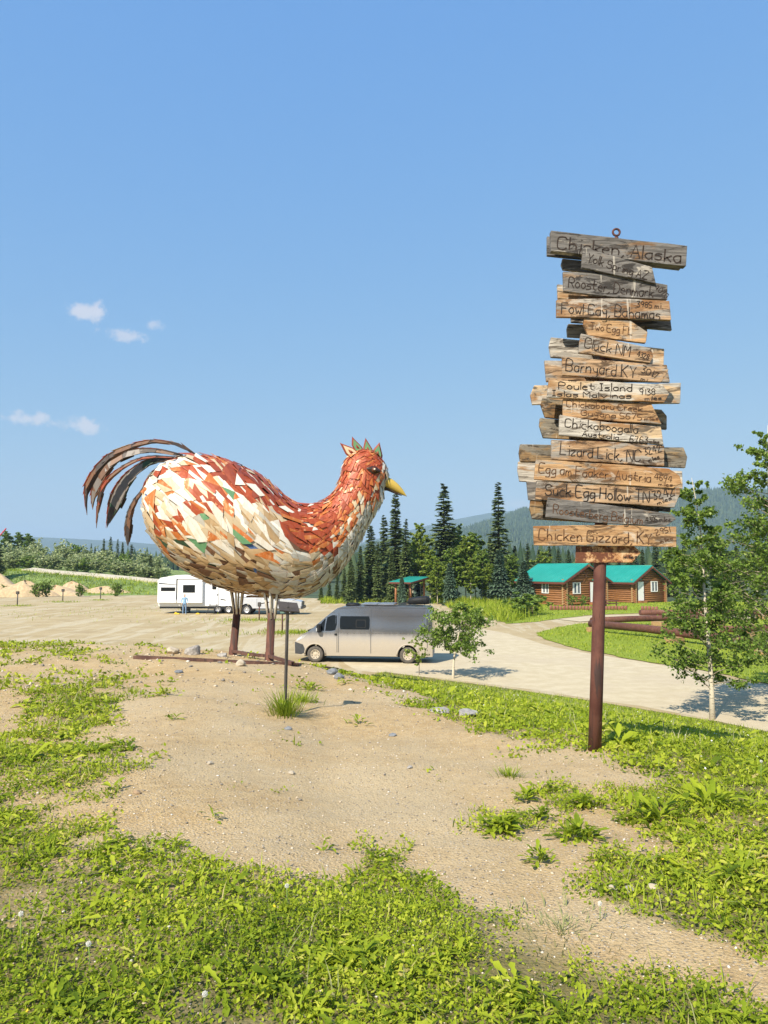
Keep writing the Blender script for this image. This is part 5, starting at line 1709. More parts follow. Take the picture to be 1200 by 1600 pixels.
# ---------------------------------------------------------------- fifth-wheel trailer
RY = 69.0
x0 = at(247, 955, RY).x
rv = empty('travel_trailer', (x0, RY, 0), R(-2), 'large white camping trailer with slide-out at the far side of the lot', 'trailer')
RL, RW = 9.6, 2.5
def prism_y(name, prof, y0, y1, mat, parent, bev=.04):
    mm = MB(); mm.prism([(x, y0, z) for x, z in prof], (0, y1-y0, 0)); me = mm.mesh(name, M[mat])
    bm = bmesh.new(); bm.from_mesh(me); bmesh.ops.recalc_face_normals(bm, faces=bm.faces[:])
    if bev: bmesh.ops.bevel(bm, geom=[e for e in bm.edges if e.calc_face_angle(0) > .3], offset=bev, segments=2, affect='EDGES')
    bm.to_mesh(me); bm.free(); return link(name, me, parent)
prism_y('body', [(0,.62),(7.05,.62),(7.05,1.45),(8.9,1.45),(9.5,1.9),(9.6,2.6),(9.1,3.35),(8.3,3.5),(1.6,3.42),(0,3.15)], 0, RW, 'rv_white', rv, .08)
prism_y('slide_out', [(0.0,.95),(1.72,.95),(1.72,3.02),(0.0,2.95)], -.28, 0.02, 'rv_white', rv, .03)
prism_y('slide_out', [(1.80,.95),(4.05,.95),(4.05,3.06),(1.80,3.06)], -.34, 0.02, 'rv_white', rv, .03)
m_ = MB(); m_.box(1.70, 4.12, -.37, .0, 3.06, 3.10); m_.box(1.70, 1.745, -.372, -.01, 1.25, 3.06); m_.build('slide_trim', M['rv_stripe'], rv)
def winbox(name, x0_, x1_, z0_, z1_, y_, mat, fr=.04):
    m_ = MB(); m_.bbox(x0_-fr, x1_+fr, y_-.02, y_+.01, z0_-fr, z1_+fr, .01); o = m_.build(name, M['black_plastic'], rv)
    m_ = MB(); m_.box(x0_, x1_, y_-.028, y_-.02, z0_, z1_); m_.build('pane', M[mat], o); return o
winbox('window', .35, 1.55, 2.05, 2.30, -.29, 'dark_glass'); winbox('window', 2.35, 3.35, 1.92, 2.52, -.35, 'dark_glass')
m_ = MB(); m_.bbox(4.70, 5.42, -.035, .01, .78, 2.98, .02); dr = m_.build('door', M['rv_white'], rv)
m_ = MB(); m_.box(4.66, 5.46, -.014, .005, .74, 3.02); m_.build('door_frame', M['rv_grey'], dr)
m_ = MB(); m_.bbox(4.85, 5.22, -.05, -.03, 2.15, 2.80, .02); m_.build('door_window', M['dark_glass'], dr)
m_ = MB(); m_.bbox(5.30, 5.37, -.07, -.03, 1.6, 1.75, .01); m_.build('door_handle', M['black_plastic'], dr)
for (a, b) in (((5.5, 1.45, 7.0, 1.22)), ((5.5, 1.25, 6.6, 1.05)), ((5.6, 2.75, 6.6, 2.5))) if False else ():
    pass
for (xa, za, xb, zb_) in ((5.5, 2.72, 6.9, 2.45), (5.5, 2.60, 6.5, 2.45), (5.6, 1.35, 6.6, 1.12), (.1, 2.75, 1.65, 2.6)):
    m_ = MB(); y_ = -.006 if xa > 5 else -.287
    m_.prism([(xa, y_, za), (xb, y_, zb_), (xb, y_, zb_-.04), (xa, y_, za-.12)], (0, .004, 0)); m_.build('decal_stripe', M['rv_stripe'], rv)
m_ = MB(); m_.bbox(.25, 1.15, -.30, -.27, 1.05, 1.85, .01); m_.build('hatch', M['rv_white'], rv)
m_ = MB(); m_.bbox(6.1, 7.0, -.02, .01, .85, 1.55, .01); m_.build('hatch', M['rv_white'], rv)
m_ = MB(); m_.box(.1, 7.0, .1, 2.4, .45, .62); m_.build('chassis', M['black_plastic'], rv)
m_ = MB(); m_.box(7.9, 8.2, 1.1, 1.4, 1.1, 1.46); m_.build('kingpin', M['black_plastic'], rv)
m_ = MB(); m_.bbox(4.2, 4.9, .7, 1.8, 3.44, 3.72, .06); m_.build('air_conditioner', M['rv_white'], rv)
m_ = MB(); m_.tube([(5.15, 1.2, 3.4), (5.15, 1.2, 3.75)], .08, 8); m_.build('roof_vent', M['rv_white'], rv)
for xw in (5.35, 6.3):
    for sd, yw in ((-1, .18), (1, RW-.18)): wheel(rv, xw, yw, .38, .26, 'tyre_black', 'rim_silver', sd, 5)
st = MB()
for k in range(3): st.box(4.65, 5.30, -.30-.27*k-.28, -.30-.27*k, .66-.22*k, .69-.22*k)
for xx in (4.66, 5.29): st.tube([(xx, -.05, .85), (xx, -1.05, .02)], .025, 6)
st.build('entry_steps', M['step_black'], rv)
for yy in (.4, 2.1):
    m_ = MB(); m_.tube([(2.2, yy, .5), (2.2, yy, .06)], .05, 8); m_.box(2.05, 2.35, yy-.15, yy+.15, 0.0, .06); m_.build('stabiliser_jack', M['black_plastic'], rv)
m_ = MB(); m_.tube([(2.0,.3,.42),(2.8,.3,.42)], .18, 12); m_.build('waste_tank', M['black_plastic'], rv)
m_ = MB(); m_.bbox(-.22, .22, -.12, .12, 0, .10, .02); m_.bbox(-.18, .0, -.1, .1, .10, .18, .02)
tag(m_.build('levelling_block', M['block_yellow'], None, (at(277, 957, RY-1).x, RY-1.1, .005)), 'yellow plastic block on the ground beside the trailer steps', 'block')
m_ = MB(); m_.bbox(-.18, .18, -.10, .10, 0, .07, .02); m_.bbox(-.10, .10, -.07, .07, .07, .12, .02)
tag(m_.build('levelling_block', M['block_yellow'], None, (at(309, 957, RY-1).x, RY-1.0, .005)), 'flat yellow block right of the trailer steps', 'block')

# ---------------------------------------------------------------- pickup that tows it, nose to the right
TY = 68.5
trk = empty('pickup_truck', (at(369, 958, TY).x, TY, 0), R(-3), 'silver pickup truck parked in line with the white trailer', 'pickup')
TL = 5.95; tx = (1.15, 4.85); TR_ = .42
t_top = lerp_tab([(0, 1.42), (1.9, 1.44), (1.95, 1.44), (3.9, 1.42), (4.1, 1.36), (5.4, 1.26), (5.75, 1.18), (5.95, 1.0)])
t_bot = lambda x: arch(x, .55, ((tx[0], .53, TR_), (tx[1], .53, TR_)))
t_w = lambda x, z: .98*(1 if x < 5.3 else 1-(x-5.3)*.16)*(1-.03*max(0, z-1))
xs_ = sorted(set([TL*i/60 for i in range(61)] + [c+d*.53 for c in tx for d in (-1,-.99,-.95,-.88,-.75,-.5,0,.5,.75,.88,.95,.99,1)]))
sharp(shell(xs_, t_bot, t_top, t_w, 8).build('body', M['truck_silver'], trk))
c_top = lerp_tab([(1.9, 1.45), (2.1, 1.86), (2.4, 1.95), (3.4, 1.95), (3.7, 1.84), (4.35, 1.36)])
c_w = lambda x, z: .93-.20*max(0, z-1.35)
xs_c = [1.92+2.42*i/30 for i in range(31)]
sharp(shell(xs_c, lambda x: 1.30, c_top, c_w, 6).build('cab', M['truck_silver'], trk))
for sd in (-1, 1):
    for (a, b, c_, d) in ((2.2, 2.95, 2.30, 2.95), (3.02, 3.98, 3.02, 3.62)):
        skin_patch([[(a,1.48),((a+b)/2,1.48),(b,1.48)], [(c_,1.86),((c_+d)/2,1.86),(d,1.86)]], .006, sd, c_w).build('side_window', M['dark_glass'], trk)
    for x_ in (2.05, 2.98, 4.05): skin_patch([[(x_-.01, .7+.7*i/4), (x_+.01, .7+.7*i/4)] for i in range(5)], .004, sd, t_w).build('panel_seam', M['truck_dark'], trk)
    m_ = MB(); m_.bbox(3.75, 3.95, 1.0 if sd > 0 else -1.22, 1.22 if sd > 0 else -1.0, 1.38, 1.66, .03); m_.build('mirror', M['truck_dark'], trk)
    m_ = MB(); m_.bbox(5.80, 5.97, .52 if sd > 0 else -.86, .86 if sd > 0 else -.52, .93, 1.12, .03); m_.build('headlight', M['headlight'], trk)
    m_ = MB(); m_.tube([(2.0, sd*.95, .50), (4.2, sd*.95, .50)], .05, 7); m_.build('side_step', M['truck_dark'], trk)
    for x_ in tx: wheel(trk, x_, sd*.82, TR_, .28, 'tyre_black', 'rim_silver', sd, 6)
m_ = MB(); m_.bbox(5.86, 5.99, -.50, .50, .82, 1.14, .03); m_.build('grille', M['truck_dark'], trk)
m_ = MB(); m_.bbox(5.84, 6.10, -.92, .92, .50, .78, .05); m_.build('bumper', M['truck_dark'], trk)
m_ = MB(); m_.box(.5, 5.6, -.7, .7, .42, .75); m_.build('chassis', M['black_plastic'], trk)

# ---------------------------------------------------------------- person by the trailer door
pp_ = gnd(288, 960.5)
person = empty('person', (pp_.x, pp_.y, 0.005), R(200), 'person in light blue shirt and jeans standing with back to the camera at the trailer', 'person')
def skin_body(verts, edges, sub=2):
    me = bpy.data.meshes.new('b'); me.from_pydata([v[:3] for v in verts], edges, [])
    o = bpy.data.objects.new('b', me); COL.objects.link(o)
    sm = o.modifiers.new('s', 'SKIN'); ss = o.modifiers.new('u', 'SUBSURF'); ss.levels = sub; ss.render_levels = sub
    for i, v in enumerate(verts): me.skin_vertices[0].data[i].radius = (v[3], v[4] if len(v) > 4 else v[3])
    me.skin_vertices[0].data[0].use_root = True
    dg = bpy.context.evaluated_depsgraph_get(); dg.update()
    out = bpy.data.meshes.new_from_object(o.evaluated_get(dg))
    bpy.data.objects.remove(o); return out
bv = [(0,0,.98,.16,.12),(0,0,1.15,.15,.11),(0,0,1.32,.17,.12),(0,0,1.46,.13,.10),(0,0,1.55,.06,.06),(0,.01,1.62,.085,.095),(0,.01,1.72,.085,.10),(0,.01,1.79,.05,.06),
      (.10,0,.90,.095),(.115,.01,.50,.065),(.12,-.02,.10,.05),(.13,.09,.045,.042),(-.10,0,.90,.095),(-.115,.01,.50,.065),(-.12,-.02,.10,.05),(-.13,.09,.045,.042),
      (.21,0,1.42,.07),(.27,-.02,1.14,.05),(.24,.12,.96,.04),(.225,.19,.90,.03),(-.21,0,1.42,.07),(-.27,-.02,1.14,.05),(-.24,.12,.96,.04),(-.225,.19,.90,.03)]
be = [(0,1),(1,2),(2,3),(3,4),(4,5),(5,6),(6,7),(0,8),(8,9),(9,10),(10,11),(0,12),(12,13),(13,14),(14,15),(3,16),(16,17),(17,18),(18,19),(3,20),(20,21),(21,22),(22,23)]
bm_ = skin_body(bv, be)
bm_.materials.clear()
for k in ('jeans','shirt_blue','skin','hair_grey','shoe'): bm_.materials.append(M[k])
for f in bm_.polygons:
    c = f.center; f.use_smooth = True
    if c.z < .09: f.material_index = 4
    elif c.z < .97 and abs(c.x) < .205 and not (c.y > .1 and c.z > .8): f.material_index = 0
    elif c.z < 1.52 and not (abs(c.x) > .19 and c.z < 1.03): f.material_index = 1
    elif c.z > 1.60 and (c.z > 1.73 or c.y < .06): f.material_index = 3
    else: f.material_index = 2
link('body', bm_, person)
m_ = MB(); m_.tube([(0,.0,1.78),(0,.0,1.80),(0,.0,1.86)], [.105,.105,.07], 14); m_.build('hair', M['hair_grey'], person)

# ================================================================== LOG CABINS
def cabin(name, px, Y, L, W, wall, apex, psi, label, items, nlog=11):
    c = at(px, 944, Y)
    o = empty(name, (c.x, Y, 0), psi, label, 'cabin')
    # local frame: near corner at origin; x axis runs from the far left end to the gable (gable plane x=0), y axis across the gable
    r = wall/nlog/2
    lm_x = MB(); lm_x.tube([(-L-.35,0,0),(.35,0,0)], r*1.06, 9, 0); lmx = lm_x.mesh('log', [M['log_stain'], M['log_end']]); lmx.polygons[-1].material_index = 1; lmx.polygons[-2].material_index = 1
    lm_y = MB(); lm_y.tube([(0,-.35,0),(0,W+.35,0)], r*1.06, 9, 0); lmy = lm_y.mesh('log', [M['log_stain'], M['log_end']]); lmy.polygons[-1].material_index = 1; lmy.polygons[-2].material_index = 1
    for k in range(nlog):
        z = r*(2*k+1)
        link('log', lmx, o, (0, 0, z)); link('log', lmx, o, (0, W, z))
        link('log', lmy, o, (0, 0, min(z+r, wall))); link('log', lmy, o, (-L, 0, min(z+r, wall)))
    z = wall + r
    while z < apex-.15:      # gable logs shorten towards the ridge
        hw = (W/2+.1)*(apex-z)/(apex-wall)
        for xx in (0, -L):
            m_ = MB(); m_.tube([(xx, W/2-hw, z), (xx, W/2+hw, z)], r*1.04, 8); m_.build('log', M['log_stain'], o)
        z += 2*r
    inner = MB(); inner.box(-L+.05, -.05, .05, W-.05, .0, wall); inner.build('inner_wall', M['trim_brown'], o)
    # roof
    ov, oe, th = .55, .62, .07
    sl_ = (apex-wall)/(W/2)
    for sg in (0, 1):
        yb = -oe if sg == 0 else W+oe; zb = wall-oe*sl_+.12
        a = [(-L-ov, W/2, apex+.14), (ov, W/2, apex+.14), (ov, yb, zb+.02), (-L-ov, yb, zb+.02)]
        m_ = MB(); m_.prism(a if sg else a[::-1], (0, 0, th)); rf = m_.build('roof', M['roof_teal'], o)
        n = int((L+2*ov)/.45)
        dy = yb-W/2; dz = zb-apex-.12
        rb = MB(); rb.tube([(0, W/2, apex+.14+th), (0, yb, zb+.02+th)], .018, 5); rbm = rb.mesh('roof_rib', M['roof_teal'])
        for k in range(n+1): link('roof_rib', rbm, rf, (-L-ov+.02+(L+2*ov-.04)*k/n, 0, 0))
        m_ = MB()
        m_.prism([(ov+.004, W/2, apex+.13), (ov+.004, yb, zb+.01), (ov+.004, yb, zb-.22), (ov+.004, W/2, apex-.12)], (.05, 0, 0)); m_.build('barge_board', M['trim_brown'], rf)
        m_ = MB(); yy = yb-.05 if sg == 0 else yb
        m_.box(-L-ov, ov, yy, yy+.05, zb-.2, zb+.015); m_.build('fascia', M['trim_brown'], rf)
    m_ = MB(); m_.tube([(-L-ov, W/2, apex+.20), (ov, W/2, apex+.20)], .05, 6); m_.build('ridge_cap', M['roof_teal'], o)
    m_ = MB(); m_.box(ov+.005, ov+.09, W/2-.10, W/2+.10, apex-.12, apex+.08); m_.build('ridge_log_end', M['post_log'], o)
    for it in items:
        kind, wallside, p, z0, w, h = it
        if wallside == 'x':     # on the long flank (y=0), p = distance left of the corner
            def bx(m, a0, a1, d0, d1, z0_, z1_, mi=0): m.box(-p+a0, -p+a1, -r-d1, -r-d0, z0_, z1_, mi)
        else:
            def bx(m, a0, a1, d0, d1, z0_, z1_, mi=0): m.box(r+d0, r+d1, p+a0, p+a1, z0_, z1_, mi)
        if kind == 'window':
            m_ = MB(); f_ = .08
            bx(m_, -w/2-f_, w/2+f_, .0, .06, z0-f_, z0); bx(m_, -w/2-f_, w/2+f_, .0, .06, z0+h, z0+h+f_)
            bx(m_, -w/2-f_, -w/2, .0, .06, z0, z0+h); bx(m_, w/2, w/2+f_, .0, .06, z0, z0+h); bx(m_, -.03, .03, .0, .055, z0, z0+h)
            wd_ = m_.build('window', M['white_paint'], o)
            for (a0, a1) in ((-w/2, -.03), (.03, w/2)):
                m_ = MB(); bx(m_, a0, a1, .005, .02, z0, z0+h); m_.build('pane', M['house_glass'], wd_)
                m_ = MB(); bx(m_, a0+.02, a0+.14, .021, .026, z0+.02, z0+h-.02); m_.build('curtain', M['white_paint'], wd_)
        elif kind == 'door':
            m_ = MB(); bx(m_, -w/2, w/2, .0, .05, z0, z0+h); d_ = m_.build('door', M['white_paint'], o)
            m_ = MB(); bx(m_, -w/2-.1, -w/2, .0, .06, z0, z0+h+.1); bx(m_, w/2, w/2+.1, .0, .06, z0, z0+h+.1); bx(m_, -w/2, w/2, .0, .06, z0+h, z0+h+.1); m_.build('door_frame', M['trim_brown'], d_)
            m_ = MB(); bx(m_, w/2-.14, w/2-.07, .05, .10, z0+.95, z0+1.02); m_.build('handle', M['rim_silver'], d_)
            m_ = MB(); bx(m_, -w/2-.1, w/2+.1, .0, .45, z0-.30, z0-.03); m_.build('step', M['post_log'], o)
            m_ = MB(); bx(m_, -.12, .12, .0, .12, z0+h+.18, z0+h+.32); m_.build('porch_lamp', M['roof_teal'], o)
        elif kind == 'skis':
            for sg in (-1, 1):
                m_ = MB(); a_ = Vector((r+.05, p-sg*.32, z0)); b_ = Vector((r+.05, p+sg*.32, z0+1.15)); m_.tube([a_, b_], .05, 6); m_.build('crossed_ski', M['post_log'], o)
    return o
cabin('log_cabin', 883, 82, 7.0, 5.9, 2.72, 4.30, R(-60), 'left log cabin with teal metal roof and crossed poles on its gable', [('window','x',2.9,1.35,.95,1.05), ('window','y',1.55,1.35,.95,1.05), ('door','y',4.0,.35,1.0,2.15), ('skis','y',2.9,2.55,0,0)])
cabin('log_cabin', 991, 88, 6.2, 5.0, 2.60, 4.10, R(-60), 'right log cabin with teal metal roof and white door at its corner', [('door','y',.95,.30,.95,2.15), ('window','y',3.2,1.35,.95,1.05)])
# stake edging and shrubs in front of the cabins
def edging(px0, px1, py, lb):
    a = gnd(px0, py+.5); b = gnd(px1, py+.5)
    o = empty('stake_edging', (a.x, a.y, 0), 0, lb, 'garden edging')
    n = int((b-a).length/.30)
    m_ = MB(); m_.tube([(0,0,-.05),(0,0,.38),(0,0,.42)], [.14,.14,.10], 8); me = m_.mesh('stake', M['edging_red'])
    for k in range(n+1):
        p = (b-a)*(k/n); link('stake', me, o, (p.x, p.y, random.uniform(-.04, .04)))
edging(861, 978, 953, 'long row of short red-brown stakes edging the bed before the cabins')
edging(1004, 1026, 954, 'short row of red-brown stakes right of the second cabin door')
BSH = decid_meshes(231, 1.0, .05, lambda t: .55*max(.15, math.sin((t*.8+.15)*math.pi)), 18, 700, .14, 'aspen_leaf', .02, elev=(.5,1.2), bark='spruce_bark')
for (px, s, lb) in ((894, 1.0, 'dark round shrub under the gable window of the left cabin'), (912, .95, 'dark round shrub left of the white cabin door')):
    p = at(px, 945, 79.5); tree('garden_shrub', BSH, (p.x, p.y, 0), px, (1.1*s, 1.1*s, s), lb, 'shrub')
p = gnd(832, 961); tree('garden_shrub', BSH, (p.x, p.y, 0), 2.0, (3.0, 2.6, 1.5), 'low spreading dark shrub at the edge of the lawn left of the cabins', 'shrub')
p = gnd(812, 964); tree('garden_shrub', BSH, (p.x, p.y, 0), 4.0, (2.6, 2.6, 1.3), 'low shrub at the right edge of the tall meadow grass', 'shrub')
# picnic bench by the second cabin
p = gnd(955, 950)
bench = empty('picnic_table', (p.x, p.y, 0), R(-20), 'small dark red picnic table beside the second cabin', 'table')
m_ = MB(); m_.box(-.7, .7, -.35, .35, .70, .75); m_.build('table_top', M['trim_brown'], bench)
for s_ in (-1, 1):
    m_ = MB(); m_.box(-.7, .7, s_*.62-.12, s_*.62+.12, .42, .46); m_.build('seat', M['trim_brown'], bench)
    m_ = MB(); m_.tube([(s_*.5,-.6,0),(s_*.5,.15,.70)], .04, 5); m_.tube([(s_*.5,.6,0),(s_*.5,-.15,.70)], .04, 5); m_.tube([(s_*.5,-.7,.42),(s_*.5,.7,.42)], .035, 5); m_.build('leg_frame', M['trim_brown'], bench)

# ================================================================== OPEN SHELTER
p = gnd(641, 944)
shl = empty('open_shelter', (p.x, p.y, 0), R(52), 'open shelter with sloping teal roof on log posts behind the van', 'shelter')
for (x, y, z) in ((-1.35,-1.0,2.35),(1.25,-1.0,2.75),(-1.35,1.0,2.35),(1.25,1.0,2.75)):
    m_ = MB(); m_.tube([(x,y,-.1),(x,y,z*.5),(x+.01,y,z)], [.13,.12,.11], 9); m_.build('post', M['post_log'], shl)
for y in (-1.0, 1.0):
    m_ = MB(); m_.tube([(-1.7,y,2.33),(1.6,y,2.83)], .10, 8); m_.build('beam', M['post_log'], shl)
m_ = MB(); m_.prism([(-1.95,-1.5,2.42),(1.9,-1.5,3.0),(1.9,1.5,3.0),(-1.95,1.5,2.42)], (0,0,.06)); rf = m_.build('roof', M['roof_teal'], shl)
for k in range(8):
    x = -1.95; y = -1.48+2.96*k/7
    m_ = MB(); m_.tube([(-1.95,y,2.485),(1.9,y,3.065)], .02, 5); m_.build('roof_rib', M['roof_teal'], rf)
m_ = MB(); m_.box(-1.98,-1.95,-1.5,1.5,2.30,2.47); m_.prism([(-1.95,-1.53,2.30),(1.9,-1.53,2.88),(1.9,-1.53,3.04),(-1.95,-1.53,2.46)], (0,.028,0)); m_.build('fascia', M['trim_brown'], rf)
m_ = MB(); m_.box(-1.2,1.1,-.2,.2,.42,.47); m_.box(-1.0,-.9,-.15,.15,0,.42); m_.box(.8,.9,-.15,.15,0,.42); m_.build('bench', M['post_log'], shl)

# ================================================================== RUSTY PIPES
def pipe(name, pts, r, lb, props=()):
    P = [gnd(x, y) for x, y in pts]; o_ = P[0]
    root = empty(name, (o_.x, o_.y, 0), 0, lb, 'pipe')
    m_ = MB()
    q = [Vector((p.x-o_.x, p.y-o_.y, r+h)) for p, (x, y, h) in zip(P, [(0, 0, .28)]*len(P))]
    m_.tube(q, r, 16, caps=True)
    d = (q[1]-q[0]).normalized()
    m_.build('pipe_run', M['rust_pipe'], root)
    for t in props:
        c = q[0].lerp(q[-1], t); b = MB(); s_ = d.cross(Vector((0,0,1))).normalized()
        b.prism([c - d*.3 - s_*.45 - Vector((0,0,r+.30)), c + d*.3 - s_*.45 - Vector((0,0,r+.30)), c + d*.3 + s_*.45 - Vector((0,0,r+.30)), c - d*.3 + s_*.45 - Vector((0,0,r+.30))], (0, 0, .34)); b.build('timber_block', M['log_end'], root)
    return root
pipe('rusty_pipe', [(923, 987), (1010, 996), (1100, 1009), (1240, 1030)], .235, 'long rusty pipe lying on blocks from the post towards the right edge', (.03, .5, .9))
pipe('rusty_pipe', [(925, 981), (985, 978), (1050, 976), (1130, 976)], .215, 'rusty pipe running behind the nearer one to the right', (.5, .95))
pipe('rusty_pipe', [(1128, 996), (1180, 994), (1260, 992)], .20, 'thinner rusty pipe at the right edge behind the birch', (.3, .8))
pipe('rusty_pipe', [(1000, 967), (1090, 966), (1240, 968)], .22, 'farthest rusty pipe along the footpath behind the birch', (.3, .8))

# ================================================================== HOOKUP POSTS, PILES, CRANE
def hookup(px, py, h, lb, kind=0):
    p = gnd(px, py)
    o = empty('hookup_post', (p.x, p.y, 0), 0, lb, 'hookup post')
    m_ = MB(); m_.tube([(0,0,-.1),(0,0,h)], .065 if kind == 0 else .05, 8); m_.build('post', M['steel_post'] if kind == 0 else M['rust_leg'], o)
    m_ = MB(); m_.bbox(-.16, .16, -.12, .12, h-.05, h+.28, .03) if kind == 0 else m_.bbox(-.13, .13, -.1, .1, h-.1, h+.25, .03)
    m_.build('outlet_box', M['steel_post'] if kind != 2 else M['pedestal_green'], o)
    if kind == 1:
        m_ = MB(); m_.tube([(0,0,h+.1),(.5,0,h+.22),(.95,-.05,h+.26)], .045, 6); m_.build('arm', M['steel_post'], o)
    return o
hookup(27, 946, 1.25, 'leftmost hookup post at the far edge of the gravel lot')
hookup(98, 939.5, 1.2, 'middle one of three hookup posts at the far left of the lot')
hookup(157, 936, 1.25, 'hookup post nearest the white trailer in the far left row')
hookup(405, 969, 1.15, 'rusty post with an arm standing before the pickup', 1)
hookup(441, 987, 1.25, 'post with a green outlet box left of the van nose', 2)
def pile(px, py, w, h, d, seed, lb):
    p = gnd(px, py); rn = random.Random(seed)
    V = []; n, k_ = 30, 10
    for i in range(k_+1):
        t = i/k_
        for q in range(n):
            a = 2*math.pi*q/n
            rr = (1-t)**.8*(1+.22*math.sin(a*2+seed)+.12*math.sin(a*5+seed*2)); 
            V.append((math.cos(a)*w*rr+rn.uniform(-.1,.1), math.sin(a)*d*rr+rn.uniform(-.1,.1), -.15+h*(t**.9)*(1+.12*math.sin(a*3+t*6+seed))))
    m_ = MB(); m_.add(V, [(i*n+q, i*n+(q+1) % n, (i+1)*n+(q+1) % n, (i+1)*n+q) for i in range(k_) for q in range(n)], 0, True)
    m_.add([V[-1]], [])
    return tag(m_.build('dirt_pile', M['pile_sand'], None, (p.x, p.y, 0)), lb, 'dirt pile')
pile(38, 931, 4.2, 2.2, 2.4, 1, 'rounded tan dirt pile at the far left of the lot')
pile(-8, 930, 4.5, 3.2, 2.6, 2, 'large dirt pile cut by the left edge of the picture')
pile(86, 930, 5.0, 1.5, 2.2, 3, 'low pale dirt pile behind the middle hookup post')
pile(113, 929, 4.0, 2.0, 2.2, 4, 'tan dirt heap sloping right, against the grassy bank')
pile(165, 929, 6.5, 1.3, 1.8, 5, 'long low bank of pale dirt left of the trailer')
for i, (px, s, lb) in enumerate(((60, 1.2, 'dark leafy bush on top of the dirt heaps'), (74, 1.3, 'upright bush beside the dirt heaps under the pale road'), (128, 1.1, 'bush growing on the grassy bank above the dirt'), (185, 1.2, 'low bush on the bank near the trailer'), (12, 1.0, 'bush at the foot of the left dirt piles'), (45, .8, 'small bush between the two left dirt piles'))):
    Y = 106+i; x = (px-600)/F*Y; tree('bank_bush', WIL[2], (x, Y, max(0, bz(x, Y))-.5), i, (.38*s, .38*s, .36*s), lb, 'bush')
# pale road along the bank
rd = []
for px, py in ((40, 888.5), (80, 893), (140, 897.5), (200, 903), (262, 909)): rd.append(at(px, py, 131))
m_ = MB(); vs = []
for q in rd: vs += [(q.x, 129.5, q.z-.08), (q.x, 134.5, q.z+.15), (q.x, 134.5, q.z-4), (q.x, 129.5, q.z-4)]
m_.add(vs, [(i*4+k, (i+1)*4+k, (i+1)*4+(k+1) % 4, i*4+(k+1) % 4) for i in range(4) for k in range(4)]); tag(m_.build('bank_road', M['far_gravel']), kind='structure')
cr = empty('crane', ((2-600)/F*170, 170, 0), 0, 'red crane boom sticking up at the left edge above the trees', 'crane')
m_ = MB(); m_.tube([(-2.0,0,9.0),(1.0,0,12.6)], .16, 4); m_.tube([(-2.0,0,9.0),(-2.2,0,2.4)], .35, 6); m_.build('boom', M['crane_red'], cr)
m_ = MB(); m_.box(-3.4,-1.0,-.8,.8,1.5,3.4); m_.build('cab', M['crane_red'], cr)

# ================================================================== GROUND COVER
def sstep(v, a, b):
    t = np.clip((v-a)/(b-a), 0, 1); return t*t*(3-2*t)
def scatter(n_per_m2, r0, r1, thr=(.22, .72), widen=.95, seed=1, noise=1.35, freq=2.1):
    rg = np.random.default_rng(seed)
    area = (r1*r1-r0*r0)/2*2*math.atan(widen)
    N = int(area*n_per_m2)
    ph = rg.uniform(-math.atan(widen), math.atan(widen), N); r = np.sqrt(rg.uniform(r0*r0, r1*r1, N))
    x = r*np.sin(ph); y = r*np.cos(ph); z = H(x, y)
    cv = cover(x, y, z); cv = cv - .10*(cv < .9)*(y > 4.5) - .16*(y <= 4.5) + (fbm(x*freq, y*freq, 77, 4)-.5)*noise + (vnoise(x*6, y*6, 78)-.5)*.55*(y > 4.5)
    k = (rg.uniform(0, 1, N) < sstep(cv, *thr)) & (z > .06)
    return x[k], y[k], z[k], cv[k], rg
def yellow_zone(x, y, z):
    px, py = to_px(x, y, z)
    a = np.exp(-(((px-700)/250)**2 + ((py-1430)/60)**2)); b = np.exp(-(((px-40)/70)**2 + ((py-1420)/30)**2)); c = np.exp(-(((px-950)/220)**2 + ((py-1105)/40)**2))*.8
    return np.clip(np.maximum(np.maximum(a, b), c)*1.3, 0, 1)

# broad-leaved weeds (dandelion, plantain) in rosettes
def rosettes(n, r0, r1, L0, L1, seed, nl=8, thr=(.35, .85)):
    x, y, z, cv, rg = scatter(n, r0, r1, thr, seed=seed)
    k = (rg.uniform(0, 1, len(x)) > yellow_zone(x, y, z)*.85) & (fbm(x*1.1+9, y*1.1, 55, 3)+rg.uniform(-.2, .2, len(x)) > .40)
    x, y, z = x[k], y[k], z[k]
    N = len(x)
    X = np.repeat(x, nl); Y = np.repeat(y, nl); Z = np.repeat(z, nl)
    sz = np.repeat(rg.uniform(L0, L1, N), nl)
    az = np.tile(np.arange(nl)*2*np.pi/nl, N) + np.repeat(rg.uniform(0, 6, N), nl) + rg.normal(size=N*nl)*.3
    L = sz*rg.uniform(.6, 1.2, N*nl)
    ti = np.clip(np.repeat(rg.uniform(-.1, .6, N) + fbm(x*.9, y*.9, 66, 2)*.45, nl) + rg.normal(size=N*nl)*.16, 0, .96)
    ti = np.where(rg.uniform(0, 1, N*nl) < .012, 1.0, ti)
    P = np.stack([X + rg.normal(size=N*nl)*.008, Y + rg.normal(size=N*nl)*.008, Z + rg.uniform(-.008, .035, N*nl)], -1)
    big = np.repeat(rg.uniform(0, 1, N) < .3, nl); L = np.where(big, L*1.35, L)
    return leaf_batch('dent' if r0 < 6 else 'broad', P, az, L, L*rg.uniform(.20, .34, N*nl), rg.uniform(.05, .85, N*nl), rg.uniform(.3, 1.3, N*nl), ti, rg.uniform(-.45, .45, N*nl))
